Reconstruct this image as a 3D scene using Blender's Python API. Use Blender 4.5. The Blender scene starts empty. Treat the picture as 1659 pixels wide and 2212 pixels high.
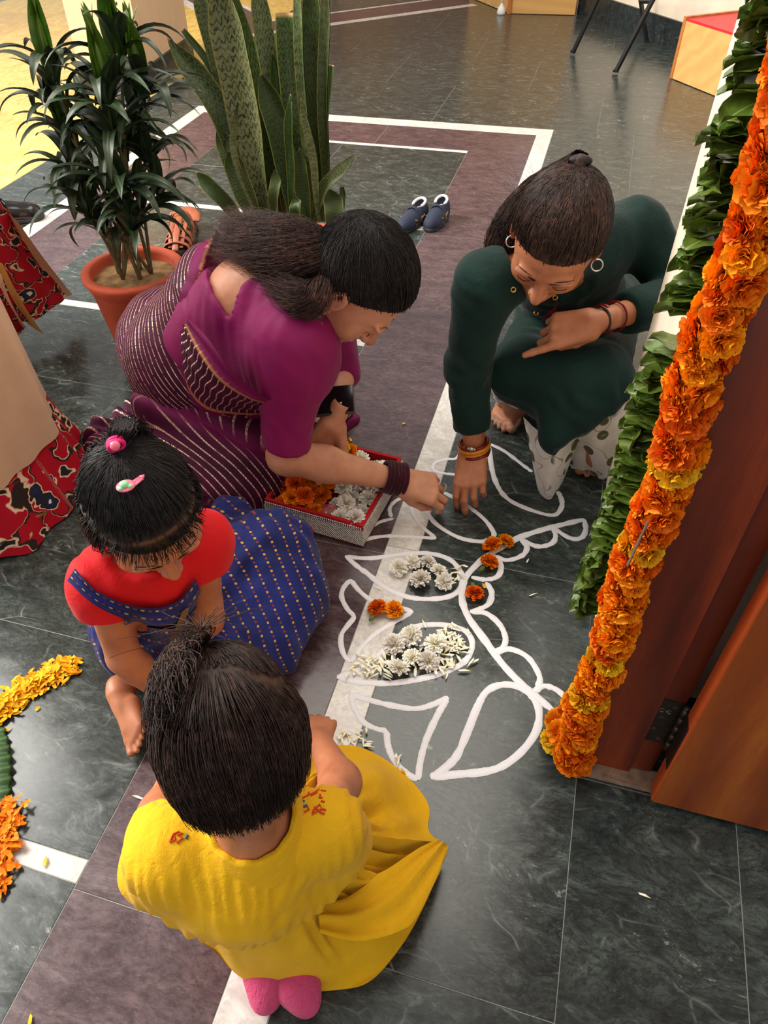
import bpy, math, random, time
import numpy as np
from mathutils import Matrix, Vector, Quaternion
random.seed(7); RNG = np.random.default_rng(7)
SC = bpy.context.scene; COL = SC.collection
T0 = time.time()
# ------------------------------------------------------------------ camera
W, HH = 1659, 2212
FPX = 1612.8; PPX, PPY = 766.7, 1106.0; CAMH = 1.25
RC = np.array([[0.95822895, 0.18199944, -0.22062072],
               [0.28504999, -0.67064153, 0.68482584],
               [-0.02331949, -0.71910788, -0.69450706]])   # rows: world X, Y, Z seen in camera axes (right, down, forward)
cam_data = bpy.data.cameras.new('camera'); cam = bpy.data.objects.new('camera', cam_data); COL.objects.link(cam)
mw = Matrix(((RC[0, 0], -RC[0, 1], -RC[0, 2], 0), (RC[1, 0], -RC[1, 1], -RC[1, 2], 0), (RC[2, 0], -RC[2, 1], -RC[2, 2], CAMH), (0, 0, 0, 1)))
cam.matrix_world = mw
cam_data.sensor_fit = 'VERTICAL'; cam_data.sensor_height = 36; cam_data.lens = 36 * FPX / HH
cam_data.shift_x = (W / 2 - PPX) / HH; cam_data.clip_start = 0.02
SC.camera = cam
# ------------------------------------------------------------------ world, light, exposure
SC.view_settings.view_transform = 'Standard'; SC.view_settings.look = 'None'
SC.view_settings.gamma = 1; SC.view_settings.use_curve_mapping = False
SC.view_settings.exposure = 0.24
SC.cycles.max_bounces = 5; SC.cycles.diffuse_bounces = 3; SC.cycles.glossy_bounces = 2; SC.cycles.transparent_max_bounces = 6
world = bpy.data.worlds.new('world'); SC.world = world; world.use_nodes = True
wn = world.node_tree.nodes['Background']; wn.inputs[0].default_value = (1.0, 0.985, 0.97, 1); wn.inputs[1].default_value = 0.58
def area(name, loc, target, sx, sy, power, color):
    l = bpy.data.lights.new(name, 'AREA'); l.shape = 'RECTANGLE'; l.size = sx; l.size_y = sy; l.energy = power; l.color = color
    o = bpy.data.objects.new(name, l); COL.objects.link(o); o.location = loc
    o.rotation_euler = (Vector(target) - Vector(loc)).to_track_quat('-Z', 'Y').to_euler(); return o
area('courtyard_skylight', (-5.4, 1.3, 3.5), (-1.2, 1.8, 0), 3.0, 5.0, 760, (1.0, 0.96, 0.90))
area('hall_ceiling_light', (-0.6, 2.6, 3.4), (-0.6, 2.4, 0), 1.6, 2.4, 55, (1.0, 0.93, 0.82))
# ------------------------------------------------------------------ helpers
def V(*a): return np.array(a, float)
def PX(x, y, z=0.0):
    d = RC @ np.array([(x - PPX) / FPX, (y - PPY) / FPX, 1.0])
    t = (z - CAMH) / d[2]
    return np.array([0, 0, CAMH]) + d * t
def PXD(x, y, depth):
    return np.array([0, 0, CAMH]) + RC @ np.array([(x - PPX) / FPX, (y - PPY) / FPX, 1.0]) * depth
def PROJ(p):
    c = RC.T @ (np.asarray(p, float) - np.array([0, 0, CAMH])); return np.array([c[0] / c[2] * FPX + PPX, c[1] / c[2] * FPX + PPY, c[2]])
def link(o, parent=None):
    COL.objects.link(o)
    if parent is not None: o.parent = parent
    return o
def mesh_data(name, v, f, smooth=False, mats=None, mi=None):
    me = bpy.data.meshes.new(name)
    v = np.asarray(v, float)
    me.from_pydata(v.tolist(), [], f.tolist() if isinstance(f, np.ndarray) else f)
    if smooth: me.polygons.foreach_set('use_smooth', np.ones(len(me.polygons), bool))
    if mats is not None:
        for m in (mats if isinstance(mats, (list, tuple)) else [mats]): me.materials.append(m)
    if mi is not None: me.polygons.foreach_set('material_index', np.asarray(mi, np.int32))
    me.update(); return me
def obj(name, v, f, mat=None, parent=None, smooth=False, mi=None, loc=None):
    o = bpy.data.objects.new(name, mesh_data(name, v, f, smooth, mat, mi)); link(o, parent)
    if loc is not None: o.location = loc
    return o
def obj_me(name, me, parent=None, loc=(0, 0, 0), rot=None, scale=None):
    o = bpy.data.objects.new(name, me); link(o, parent); o.location = loc
    if rot is not None: o.rotation_euler = rot
    if scale is not None: o.scale = scale if hasattr(scale, '__len__') else (scale,) * 3
    return o
def empty(name, loc=(0, 0, 0), rz=0):
    o = bpy.data.objects.new(name, None); COL.objects.link(o); o.location = loc; o.rotation_euler = (0, 0, rz); o.empty_display_size = .05; return o
def tag(o, label=None, cat=None, group=None, kind=None):
    for k, val in (('label', label), ('category', cat), ('group', group), ('kind', kind)):
        if val: o[k] = val
    return o
def attr(o, name, vals):
    a = o.data.attributes.new(name, 'FLOAT', 'POINT'); a.data.foreach_set('value', np.asarray(vals, np.float32))
def attr_col(o, name, vals):
    a = o.data.attributes.new(name, 'FLOAT_COLOR', 'POINT')
    vals = np.asarray(vals, np.float32)
    if vals.shape[1] == 3: vals = np.c_[vals, np.ones(len(vals), np.float32)]
    a.data.foreach_set('color', vals.ravel())
class MB:
    """collects shapes into one mesh"""
    def __init__(s): s.v = []; s.f = []; s.n = 0
    def add(s, v, f):
        v = np.asarray(v, float).reshape(-1, 3); s.v.append(v); n = s.n
        s.f.extend([tuple(int(i) + n for i in q) for q in f]); s.n += len(v); return s
    def box(s, c, size, rot=None, taper=1.0):
        c = np.asarray(c, float); h = np.asarray(size, float) / 2
        v = np.array([[x, y, z] for z in (-1, 1) for y in (-1, 1) for x in (-1, 1)], float) * h
        v[4:, :2] *= taper
        if rot is not None: v = v @ np.array(rot).T
        return s.add(v + c, [(0, 2, 3, 1), (4, 5, 7, 6), (0, 1, 5, 4), (2, 6, 7, 3), (0, 4, 6, 2), (1, 3, 7, 5)])
    def bbox(s, lo, hi): lo = np.asarray(lo, float); hi = np.asarray(hi, float); return s.box((lo + hi) / 2, hi - lo)
    def tube(s, pts, r, n=8, cap=True, flat=None):
        v, f = tube_vf(pts, r, n, cap, flat); return s.add(v, f)
    def prism(s, poly, z0, z1):
        p = np.asarray(poly, float); n = len(p)
        v = np.r_[np.c_[p, np.full(n, z0)], np.c_[p, np.full(n, z1)]]
        f = [tuple(range(n - 1, -1, -1)), tuple(range(n, 2 * n))] + [(i, (i + 1) % n, n + (i + 1) % n, n + i) for i in range(n)]
        return s.add(v, f)
    def lathe(s, prof, n=32, c=(0, 0, 0)):
        pr = np.asarray(prof, float); a = np.arange(n) * 2 * np.pi / n
        v = np.array([[r * np.cos(t), r * np.sin(t), z] for r, z in pr for t in a]) + np.asarray(c, float)
        f = [(i * n + j, i * n + (j + 1) % n, (i + 1) * n + (j + 1) % n, (i + 1) * n + j) for i in range(len(pr) - 1) for j in range(n)]
        return s.add(v, f)
    def ell(s, c, r, n=10, m=7, rot=None):
        v = [[0, 0, 1.]]; 
        for i in range(1, m):
            t = np.pi * i / m
            for j in range(n): a = 2 * np.pi * j / n; v.append([np.sin(t) * np.cos(a), np.sin(t) * np.sin(a), np.cos(t)])
        v.append([0, 0, -1.]); v = np.array(v) * np.asarray(r, float)
        if rot is not None: v = v @ np.array(rot).T
        f = [(0, 1 + j, 1 + (j + 1) % n) for j in range(n)]
        for i in range(m - 2): f += [(1 + i * n + j, 1 + (i + 1) * n + j, 1 + (i + 1) * n + (j + 1) % n, 1 + i * n + (j + 1) % n) for j in range(n)]
        L = len(v) - 1; b = 1 + (m - 2) * n; f += [(L, b + (j + 1) % n, b + j) for j in range(n)]
        return s.add(v + np.asarray(c, float), f)
    def build(s, name, mat, parent=None, smooth=False):
        return obj(name, np.concatenate(s.v), s.f, mat, parent, smooth)
    def data(s, name, mat, smooth=False): return mesh_data(name, np.concatenate(s.v), s.f, smooth, mat)
def frames(pts):
    p = np.asarray(pts, float); t = np.gradient(p, axis=0); t /= np.linalg.norm(t, axis=1)[:, None] + 1e-12
    u = np.cross(t[0], [0, 0, 1.]) if abs(t[0][2]) < .9 else np.cross(t[0], [1., 0, 0]); u /= np.linalg.norm(u)
    U = [u]
    for i in range(1, len(p)):
        u = U[-1] - t[i] * np.dot(U[-1], t[i]); u /= np.linalg.norm(u) + 1e-12; U.append(u)
    U = np.array(U); return t, U, np.cross(t, U)
def tube_vf(pts, r, n=8, cap=True, flat=None):
    p = np.asarray(pts, float); m = len(p); r = np.broadcast_to(np.asarray(r, float), (m,))
    t, U, B = frames(p); a = np.arange(n) * 2 * np.pi / n; fl = 1.0 if flat is None else flat
    v = (p[:, None] + r[:, None, None] * (U[:, None] * np.cos(a)[None, :, None] + fl * B[:, None] * np.sin(a)[None, :, None])).reshape(-1, 3)
    f = [(i * n + j, i * n + (j + 1) % n, (i + 1) * n + (j + 1) % n, (i + 1) * n + j) for i in range(m - 1) for j in range(n)]
    if cap: f += [tuple(range(n - 1, -1, -1)), tuple(range((m - 1) * n, m * n))]
    return v, f
def spline(pts, n=60, closed=False):
    p = np.asarray(pts, float); m = len(p)
    if closed: q = np.r_[p[-1:], p, p[:2]]; segs = m
    else: q = np.r_[2 * p[:1] - p[1:2], p, 2 * p[-1:] - p[-2:-1]]; segs = m - 1
    u = np.linspace(0, segs, n, endpoint=not closed); i = np.minimum(u.astype(int), segs - 1); t = (u - i)[:, None]
    a, b, c, d = q[i], q[i + 1], q[i + 2], q[i + 3]
    return .5 * (2 * b + (c - a) * t + (2 * a - 5 * b + 4 * c - d) * t ** 2 + (3 * b - a - 3 * c + d) * t ** 3)
def resample(p, n):
    p = np.asarray(p, float); d = np.r_[0, np.cumsum(np.linalg.norm(np.diff(p, axis=0), axis=1))]
    u = np.linspace(0, d[-1], n); return np.stack([np.interp(u, d, p[:, k]) for k in range(p.shape[1])], 1)
def grid_faces(m, n, closed_n=False):
    i, j = np.meshgrid(np.arange(m - 1), np.arange(n if closed_n else n - 1), indexing='ij'); j2 = (j + 1) % n
    return np.stack([i * n + j, i * n + j2, (i + 1) * n + j2, (i + 1) * n + j], -1).reshape(-1, 4)
def strands_vf(S, r0, r1, n=3):
    """S: (k, m, 3) polylines -> thin tubes"""
    S = np.asarray(S, float); k, m, _ = S.shape
    t = np.gradient(S, axis=1); t /= np.linalg.norm(t, axis=2, keepdims=True) + 1e-9
    ref = np.where(np.abs(t[..., 2:3]) < .8, np.array([0, 0, 1.]), np.array([1., 0, 0])); U = np.cross(t, ref); U /= np.linalg.norm(U, axis=2, keepdims=True) + 1e-9
    B = np.cross(t, U); a = np.arange(n) * 2 * np.pi / n
    rr = (r0 + (r1 - r0) * np.linspace(0, 1, m) ** 2)[None, :, None, None] * np.ones((k, 1, 1, 1))
    v = S[:, :, None] + rr * (U[:, :, None] * np.cos(a)[None, None, :, None] + B[:, :, None] * np.sin(a)[None, None, :, None])
    base = (np.arange(k) * m * n)[:, None, None]; i = np.arange(m - 1)[None, :, None] * n; j = np.arange(n)[None, None, :]; j2 = (j + 1) % n
    f = np.stack([base + i + j, base + i + j2, base + i + n + j2, base + i + n + j], -1).reshape(-1, 4)
    return v.reshape(-1, 3), f
# ---- smooth noise for geometry
def _hash(i, j, k, s):
    n = (i * 374761393 + j * 668265263 + k * 2147483647 + s * 974634777) & 0xFFFFFFFF
    n = ((n ^ (n >> 13)) * 1274126177) & 0xFFFFFFFF
    return ((n ^ (n >> 16)) & 0xFFFF) / 32767.5 - 1
def noise3(p, s=0):
    p = np.asarray(p, float); i = np.floor(p).astype(np.int64); f = p - i; f = f * f * (3 - 2 * f); r = 0
    for a in (0, 1):
        for b in (0, 1):
            for c in (0, 1):
                w = (f[..., 0] if a else 1 - f[..., 0]) * (f[..., 1] if b else 1 - f[..., 1]) * (f[..., 2] if c else 1 - f[..., 2])
                r = r + w * _hash(i[..., 0] + a, i[..., 1] + b, i[..., 2] + c, s)
    return r
def fbm(p, s=0, o=3): return sum(noise3(np.asarray(p) * 2 ** k, s + k) * .5 ** k for k in range(o))
def ss(e0, e1, x): t = np.clip((x - e0) / (e1 - e0), 0, 1); return t * t * (3 - 2 * t)
# ------------------------------------------------------------------ implicit surfaces
class Field:
    def __init__(s, lo, hi, h):
        s.lo = np.asarray(lo, float); s.h = h; s.n = np.ceil((np.asarray(hi, float) - s.lo) / h).astype(int) + 1
        s.F = np.full(s.n, 1.0, np.float32)
        s.ax = [s.lo[k] + h * np.arange(s.n[k]) for k in range(3)]
    def _sl(s, lo, hi):
        a = np.clip(np.floor((np.asarray(lo) - s.lo) / s.h).astype(int), 0, s.n); b = np.clip(np.ceil((np.asarray(hi) - s.lo) / s.h).astype(int) + 1, 0, s.n)
        return tuple(slice(x, y) for x, y in zip(a, b))
    def pts(s, sl): return np.stack(np.meshgrid(*[s.ax[k][sl[k]] for k in range(3)], indexing='ij'), -1)
    def _merge(s, sl, d, k, sub):
        A = s.F[sl]
        if A.size == 0: return
        if sub:
            d = -d; h = np.clip(.5 - .5 * (A - d) / k, 0, 1) if k else (d > A) * 1.0
            s.F[sl] = A * (1 - h) + d * h + k * h * (1 - h)
        else:
            if k: h = np.clip(.5 + .5 * (A - d) / k, 0, 1); s.F[sl] = A * (1 - h) + d * h - k * h * (1 - h)
            else: s.F[sl] = np.minimum(A, d)
    def rc(s, a, b, ra, rb, k=.01, sub=False):
        a = np.asarray(a, float); b = np.asarray(b, float); m = max(ra, rb) + k + 4 * s.h
        sl = s._sl(np.minimum(a, b) - m, np.maximum(a, b) + m); p = s.pts(sl)
        if p.size == 0: return s
        ab = b - a; t = np.clip(((p - a) @ ab) / (ab @ ab + 1e-12), 0, 1)
        d = np.linalg.norm(p - a - t[..., None] * ab, axis=-1) - (ra + (rb - ra) * t)
        s._merge(sl, d, k, sub); return s
    def chain(s, pts, rad, k=.01):
        for i in range(len(pts) - 1): s.rc(pts[i], pts[i + 1], rad[i], rad[i + 1], k)
        return s
    def ell(s, c, r, k=.01, rot=None, sub=False):
        c = np.asarray(c, float); r = np.asarray(r, float); m = r.max() + k + 4 * s.h
        sl = s._sl(c - m, c + m); p = s.pts(sl) - c
        if p.size == 0: return s
        if rot is not None: p = p @ np.asarray(rot)      # rot columns = local axes
        k0 = np.linalg.norm(p / r, axis=-1); k1 = np.linalg.norm(p / (r * r), axis=-1) + 1e-9
        s._merge(sl, np.where(k0 < .05, -r.min(), k0 * (k0 - 1) / k1), k, sub); return s
    def func(s, fn, k=.0, sub=False):
        sl = tuple(slice(0, x) for x in s.n); s._merge(sl, fn(s.pts(sl)), k, sub); return s
    def mesh(s):
        F = s.F; n = s.n; ins = F < 0
        c = np.zeros(n - 1, np.int8)
        for a in (0, 1):
            for b in (0, 1):
                for d in (0, 1): c += ins[a:n[0] - 1 + a, b:n[1] - 1 + b, d:n[2] - 1 + d]
        act = (c > 0) & (c < 8); idx = np.argwhere(act); ids = np.full(n - 1, -1, np.int64); ids[act] = np.arange(len(idx))
        acc = np.zeros((len(idx), 3)); cnt = np.zeros(len(idx))
        cor = [(a, b, d) for a in (0, 1) for b in (0, 1) for d in (0, 1)]
        for c0 in cor:
            for ax in range(3):
                if c0[ax]: continue
                c1 = list(c0); c1[ax] = 1
                f0 = F[idx[:, 0] + c0[0], idx[:, 1] + c0[1], idx[:, 2] + c0[2]]; f1 = F[idx[:, 0] + c1[0], idx[:, 1] + c1[1], idx[:, 2] + c1[2]]
                x = (f0 < 0) != (f1 < 0); t = np.where(x, f0 / (f0 - f1 + 1e-12), 0)
                q = np.tile(np.array(c0, float), (len(idx), 1)); q[:, ax] = t
                acc[x] += q[x]; cnt += x
        v = s.lo + s.h * (idx + acc / cnt[:, None])
        faces = []
        for ax in range(3):
            o1, o2 = [(1, 2), (2, 0), (0, 1)][ax]
            sl0 = [slice(1, -1)] * 3; sl1 = [slice(1, -1)] * 3
            sl0[ax] = slice(0, -1); sl1[ax] = slice(1, None)
            A = ins[tuple(sl0)]; B = ins[tuple(sl1)]; e = np.argwhere(A != B); 
            if len(e) == 0: continue
            flip = A[tuple(e.T)]; e = e.copy(); 
            for q in range(3):
                if q != ax: e[:, q] += 1
            def cell(d1, d2): g = e.copy(); g[:, o1] -= d1; g[:, o2] -= d2; return ids[g[:, 0], g[:, 1], g[:, 2]]
            Q = np.stack([cell(1, 1), cell(0, 1), cell(0, 0), cell(1, 0)], 1)
            Q[~flip] = Q[~flip][:, ::-1]; faces.append(Q)
        f = np.concatenate(faces); f = f[(f >= 0).all(1)]
        return v, f
def vnormals(v, f):
    f = np.asarray(f); n = np.zeros_like(v); fn = np.cross(v[f[:, 2]] - v[f[:, 0]], v[f[:, -1]] - v[f[:, 1]])
    for k in range(f.shape[1]): np.add.at(n, f[:, k], fn)
    return n / (np.linalg.norm(n, axis=1)[:, None] + 1e-12)
def relax(v, f, it=1, w=.5):
    f = np.asarray(f)
    for _ in range(it):
        a = np.zeros_like(v); c = np.zeros(len(v)); m = f.shape[1]
        for k in range(m):
            np.add.at(a, f[:, k], v[f[:, (k + 1) % m]] + v[f[:, k - 1]]); np.add.at(c, f[:, k], 2)
        v = v * (1 - w) + w * a / np.maximum(c, 1)[:, None]
    return v
def merge(*parts):
    vs, fs, n = [], [], 0
    for v, f in parts: vs.append(v); fs.append(np.asarray(f) + n); n += len(v)
    return np.concatenate(vs), np.concatenate(fs)
def basis(fwd, up):
    """columns: right(x), forward(y), up(z)"""
    y = np.asarray(fwd, float); y = y / np.linalg.norm(y); z = np.asarray(up, float); z = z - y * (z @ y); z /= np.linalg.norm(z)
    return np.stack([np.cross(y, z), y, z], 1)
# ------------------------------------------------------------------ node materials
class NM:
    def __init__(s, name):
        s.m = bpy.data.materials.new(name); s.m.use_nodes = True; s.nt = s.m.node_tree; s.b = s.nt.nodes['Principled BSDF']
    def n(s, t, **kw):
        nd = s.nt.nodes.new(t)
        for k, v in kw.items():
            if k.startswith('i_'):
                key = k[2:]; key = int(key) if key.isdigit() else key.replace('_', ' ')
                if isinstance(v, bpy.types.NodeSocket): s.nt.links.new(v, nd.inputs[key])
                else: nd.inputs[key].default_value = v
            else: setattr(nd, k, v)
        return nd
    def lk(s, a, b): s.nt.links.new(a, b)
    def set(s, **kw):
        for k, v in kw.items():
            i = s.b.inputs[k.replace('_', ' ')]
            if isinstance(v, bpy.types.NodeSocket): s.lk(v, i)
            else: i.default_value = (v + (1,)) if isinstance(v, tuple) and len(v) == 3 else v
        return s
    def coord(s, kind='Object', scale=(1, 1, 1), rot=(0, 0, 0), rnd=0.0):
        tc = s.n('ShaderNodeTexCoord'); mp = s.n('ShaderNodeMapping'); s.lk(tc.outputs[kind], mp.inputs[0])
        mp.inputs['Scale'].default_value = scale; mp.inputs['Rotation'].default_value = rot
        if rnd:
            oi = s.n('ShaderNodeObjectInfo'); mu = s.n('ShaderNodeVectorMath', operation='SCALE'); mu.inputs[0].default_value = (37.1, 61.7, 13.3)
            s.lk(oi.outputs['Random'], mu.inputs['Scale']); s.lk(mu.outputs[0], mp.inputs['Location'])
        return mp.outputs[0]
    def noise(s, vec=None, scale=5, detail=4, rough=.5, dist=0.0):
        nd = s.n('ShaderNodeTexNoise'); nd.inputs['Scale'].default_value = scale; nd.inputs['Detail'].default_value = detail
        nd.inputs['Roughness'].default_value = rough; nd.inputs['Distortion'].default_value = dist
        if vec is not None: s.lk(vec, nd.inputs['Vector'])
        return nd.outputs[0]
    def wave(s, vec, scale=5, dist=2, det=2, dscale=1, axis='X', prof='SIN'):
        nd = s.n('ShaderNodeTexWave', bands_direction=axis, wave_profile=prof); s.lk(vec, nd.inputs[0])
        nd.inputs['Scale'].default_value = scale; nd.inputs['Distortion'].default_value = dist; nd.inputs['Detail'].default_value = det; nd.inputs['Detail Scale'].default_value = dscale
        return nd.outputs['Fac']
    def voro(s, vec, scale=5, feature='F1', out='Distance', rnd=1.0):
        nd = s.n('ShaderNodeTexVoronoi', feature=feature); s.lk(vec, nd.inputs['Vector']); nd.inputs['Scale'].default_value = scale; nd.inputs['Randomness'].default_value = rnd
        return nd.outputs[out]
    def ramp(s, fac, stops, interp='LINEAR'):
        r = s.n('ShaderNodeValToRGB'); s.lk(fac, r.inputs[0]); e = r.color_ramp.elements; r.color_ramp.interpolation = interp
        while len(e) < len(stops): e.new(.5)
        for el, (p, c) in zip(e, stops):
            el.position = p; el.color = (c, c, c, 1) if isinstance(c, (int, float)) else (tuple(c) + (1,) if len(c) == 3 else c)
        return r.outputs[0]
    def mix(s, fac, a, b, mode='MIX'):
        nd = s.n('ShaderNodeMix', data_type='RGBA', blend_type=mode)
        for key, val in ((0, fac), (6, a), (7, b)):
            if isinstance(val, bpy.types.NodeSocket): s.lk(val, nd.inputs[key])
            else: nd.inputs[key].default_value = val if key == 0 else (tuple(val) + (1,) if len(val) == 3 else val)
        return nd.outputs[2]
    def math(s, op, a, b=0.0, c=None):
        nd = s.n('ShaderNodeMath', operation=op)
        for k, val in enumerate((a, b, c)):
            if val is None: continue
            if isinstance(val, bpy.types.NodeSocket): s.lk(val, nd.inputs[k])
            else: nd.inputs[k].default_value = val
        return nd.outputs[0]
    def attr(s, name, out='Fac'): return s.n('ShaderNodeAttribute', attribute_name=name).outputs[out]
    def bump(s, h, strength=.3, dist=.01):
        nd = s.n('ShaderNodeBump'); s.lk(h, nd.inputs['Height']); nd.inputs['Strength'].default_value = strength; nd.inputs['Distance'].default_value = dist
        s.lk(nd.outputs[0], s.b.inputs['Normal']); return s
    def rnd_hue(s, col, amt_v=.2, amt_h=.02):
        oi = s.n('ShaderNodeObjectInfo'); hs = s.n('ShaderNodeHueSaturation'); s.lk(col, hs.inputs['Color'])
        s.lk(s.math('MULTIPLY_ADD', oi.outputs['Random'], amt_v, 1 - amt_v / 2), hs.inputs['Value'])
        s.lk(s.math('MULTIPLY_ADD', oi.outputs['Random'], amt_h, .5 - amt_h / 2), hs.inputs['Hue']); return hs.outputs[0]
def srgb(r, g, b):
    f = lambda c: (c / 255 / 12.92) if c / 255 <= .04045 else ((c / 255 + .055) / 1.055) ** 2.4
    return (f(r), f(g), f(b))
def simple(name, col, rough=.5, metal=0.0, var=.15, scale=40, bump=0.0, spec=.5, bscale=None, sheen=0.0, **kw):
    m = NM(name); c = m.coord('Object'); nz = m.noise(c, scale, 4)
    dark = tuple(x * (1 - var) for x in col); lite = tuple(min(1, x * (1 + var)) for x in col)
    m.set(Base_Color=m.ramp(nz, [(.3, dark), (.7, lite)]), Roughness=rough, Metallic=metal)
    m.b.inputs['Specular IOR Level'].default_value = spec
    if sheen: m.b.inputs['Sheen Weight'].default_value = sheen
    if bump: m.bump(m.noise(c, bscale or scale * 2, 5), bump, .004)
    for k, v in kw.items(): m.b.inputs[k.replace('_', ' ')].default_value = v
    return m.m
# ================================================================== THE SETTING
def marble(name, base, dark, vein, light, scale=3.0, veins=.5, rough=.12, stretch=(1, 1, 1), rot=0.6, spots=True):
    m = NM(name); c = m.coord('Object', rnd=1.0, scale=stretch, rot=(0, 0, rot))
    w = m.noise(c, scale * .8, 3, .6); 
    warp = m.n('ShaderNodeVectorMath', operation='MULTIPLY_ADD'); wn_ = m.n('ShaderNodeTexNoise'); wn_.inputs['Scale'].default_value = scale * 1.4; m.lk(c, wn_.inputs['Vector'])
    m.lk(wn_.outputs['Color'], warp.inputs[0]); warp.inputs[1].default_value = (.16, .16, .16); m.lk(c, warp.inputs[2]); wc = warp.outputs[0]
    n1 = m.noise(wc, scale * 4.5, 7, .74, .25); col = m.ramp(n1, [(.32, dark), (.5, base), (.68, light)])
    n3 = m.noise(wc, scale * 22, 3, .75); col = m.mix(m.ramp(n3, [(.46, 0.0), (.62, .75)]), col, dark); n6 = m.noise(wc, scale * 34, 2, .7); col = m.mix(m.math('MULTIPLY', m.ramp(n6, [(.58, 0.0), (.68, .55)]), m.ramp(w, [(.42, .15), (.62, 1.0)])), col, light)
    v2 = m.voro(wc, scale * 5.5, 'DISTANCE_TO_EDGE'); k2 = m.ramp(v2, [(.0, .8), (.03, .0)]); col = m.mix(m.math('MULTIPLY', k2, m.ramp(w, [(.4, 0.0), (.6, .8)])), col, dark)
    v1 = m.voro(wc, scale * 1.9, 'DISTANCE_TO_EDGE'); k1 = m.ramp(v1, [(.0, 1.0), (.012, .25), (.03, 0.0)]); n2 = m.noise(c, scale * 2.2, 4, .6); k1 = m.math('MULTIPLY', k1, m.ramp(n2, [(.52, 0.0), (.72, veins * .7)])); col = m.mix(k1, col, vein)
    if spots:
        n4 = m.noise(wc, scale * 9, 4, .75); n5 = m.noise(c, scale * 1.2, 2); k4 = m.math('MULTIPLY', m.ramp(n4, [(.60, 0.0), (.68, .9)]), m.ramp(n5, [(.5, 0.0), (.68, .7)])); col = m.mix(k4, col, vein)
    m.set(Base_Color=m.rnd_hue(col, .18, .01), Roughness=m.ramp(n1, [(.3, rough * .8), (.7, rough * 1.5)])); m.b.inputs['Specular IOR Level'].default_value = .5
    m.bump(n3, .03, .002); return m.m
M_green = marble('green_marble', srgb(56, 63, 60), srgb(31, 36, 34), srgb(176, 184, 174), srgb(86, 95, 89), 3.4, .75, .20, (1, 1.9, 1), .7)
M_purple = marble('purple_marble', srgb(88, 69, 71), srgb(60, 45, 48), srgb(170, 142, 136), srgb(108, 86, 85), 2.6, .55, .20, (1, 2.2, 1), -.5, False)
M_white = marble('white_marble', srgb(214, 208, 200), srgb(188, 180, 172), srgb(240, 238, 232), srgb(232, 228, 220), 4.0, .3, .22, (1, 1, 1), 0, False)
M_yellow = marble('yellow_stone', srgb(214, 178, 96), srgb(190, 146, 66), srgb(238, 220, 160), srgb(232, 204, 130), 2.2, .5, .3, (2.5, 1, 1), 1.1, False)
M_grout = simple('grout', srgb(140, 140, 132), .8)
floor_o = MB().bbox((-9, -1.4, -.06), (3.5, 11, -.0007)).build('floor', M_grout); tag(floor_o, 'polished green marble floor with purple bands and white strips', kind='structure')
def tile(poly, mat, top=0.0, gap=.00045, th=.02):
    p = np.asarray(poly, float); c = p.mean(0)
    q = c + (p - c) * (1 - gap / np.maximum(np.abs(p - c), .02))
    e = .0009; n = len(q); s2 = c + (q - c) * (1 - e / np.maximum(np.abs(q - c), .02))
    v = np.r_[np.c_[q, np.full(n, top - th)], np.c_[q, np.full(n, top - e)], np.c_[s2, np.full(n, top)]] - np.array([c[0], c[1], 0])
    f = [(i, (i + 1) % n, n + (i + 1) % n, n + i) for i in range(n)] + [(n + i, n + (i + 1) % n, 2 * n + (i + 1) % n, 2 * n + i) for i in range(n)] + [tuple(range(2 * n, 3 * n))]
    return obj('tile', v, f, mat, floor_o, loc=(c[0], c[1], 0))
def rect(x0, y0, x1, y1, mat, **k): return tile([(x0, y0), (x1, y0), (x1, y1), (x0, y1)], mat, **k)
def grid(xs, ys, mat, stagger=0):
    for i in range(len(xs) - 1):
        for j in range(len(ys) - 1): rect(xs[i], ys[j], xs[i + 1], ys[j + 1], mat)
XW1, XW0, XP, XL = -.22, -.295, -.584, -1.815
YJ = [-1.2, -.53, .316, 1.147, 1.978, 2.81, 3.64]
grid([XW1, .168], YJ + [4.15], M_green)
grid([.168, .428, .86, 1.3], [-1.2, -.35, .695], M_green); rect(.168, .695, 1.3, 1.5, M_green)
grid([.168, .9, 1.7], [1.5, 2.4, 3.3, 4.15], M_green)
grid([XW0, XW1], YJ, M_white); tile([(XW0, 3.64), (XW1, 3.64), (XW1, 4.15), (XW0, 4.05)], M_white)
YP = [-1.2, -.55, .285, 1.12, 1.96, 2.80]
grid([XP, XW0], YP, M_purple); tile([(XP, 2.80), (XW0, 2.80), (XW0, 4.05), (XP, 3.757)], M_purple)
# far border of the frame
tile([(-1.2, 4.05), (XW0, 4.05), (XW1, 4.15), (-1.2, 4.15)], M_white); tile([(-2.1, 4.05), (-1.2, 4.05), (-1.2, 4.15), (-2.18, 4.15)], M_white)
tile([(-1.05, 3.757), (XP, 3.757), (XW0, 4.05), (-1.05, 4.05)], M_purple); tile([(XL, 3.757), (-1.05, 3.757), (-1.05, 4.05), (-2.1, 4.05)], M_purple)
for y0, y1 in ((.2, 1.5), (1.5, 2.8)): rect(-2.18, y0, -2.1, y1, M_white); rect(-2.1, y0, XL, y1, M_purple)
tile([(-2.18, 2.8), (-2.1, 2.8), (-2.1, 4.05), (-2.18, 4.15)], M_white); tile([(-2.1, 2.8), (XL, 2.8), (XL, 3.757), (-2.1, 4.05)], M_purple)
wl = [(.293, .331), (1.11, 1.147), (1.955, 1.992), (2.832, 2.868), (3.728, 3.757)]
for a, b in wl:
    rect(XL, a, -1.2, b, M_white); rect(-1.2, a, XP, b, M_white)
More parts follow.
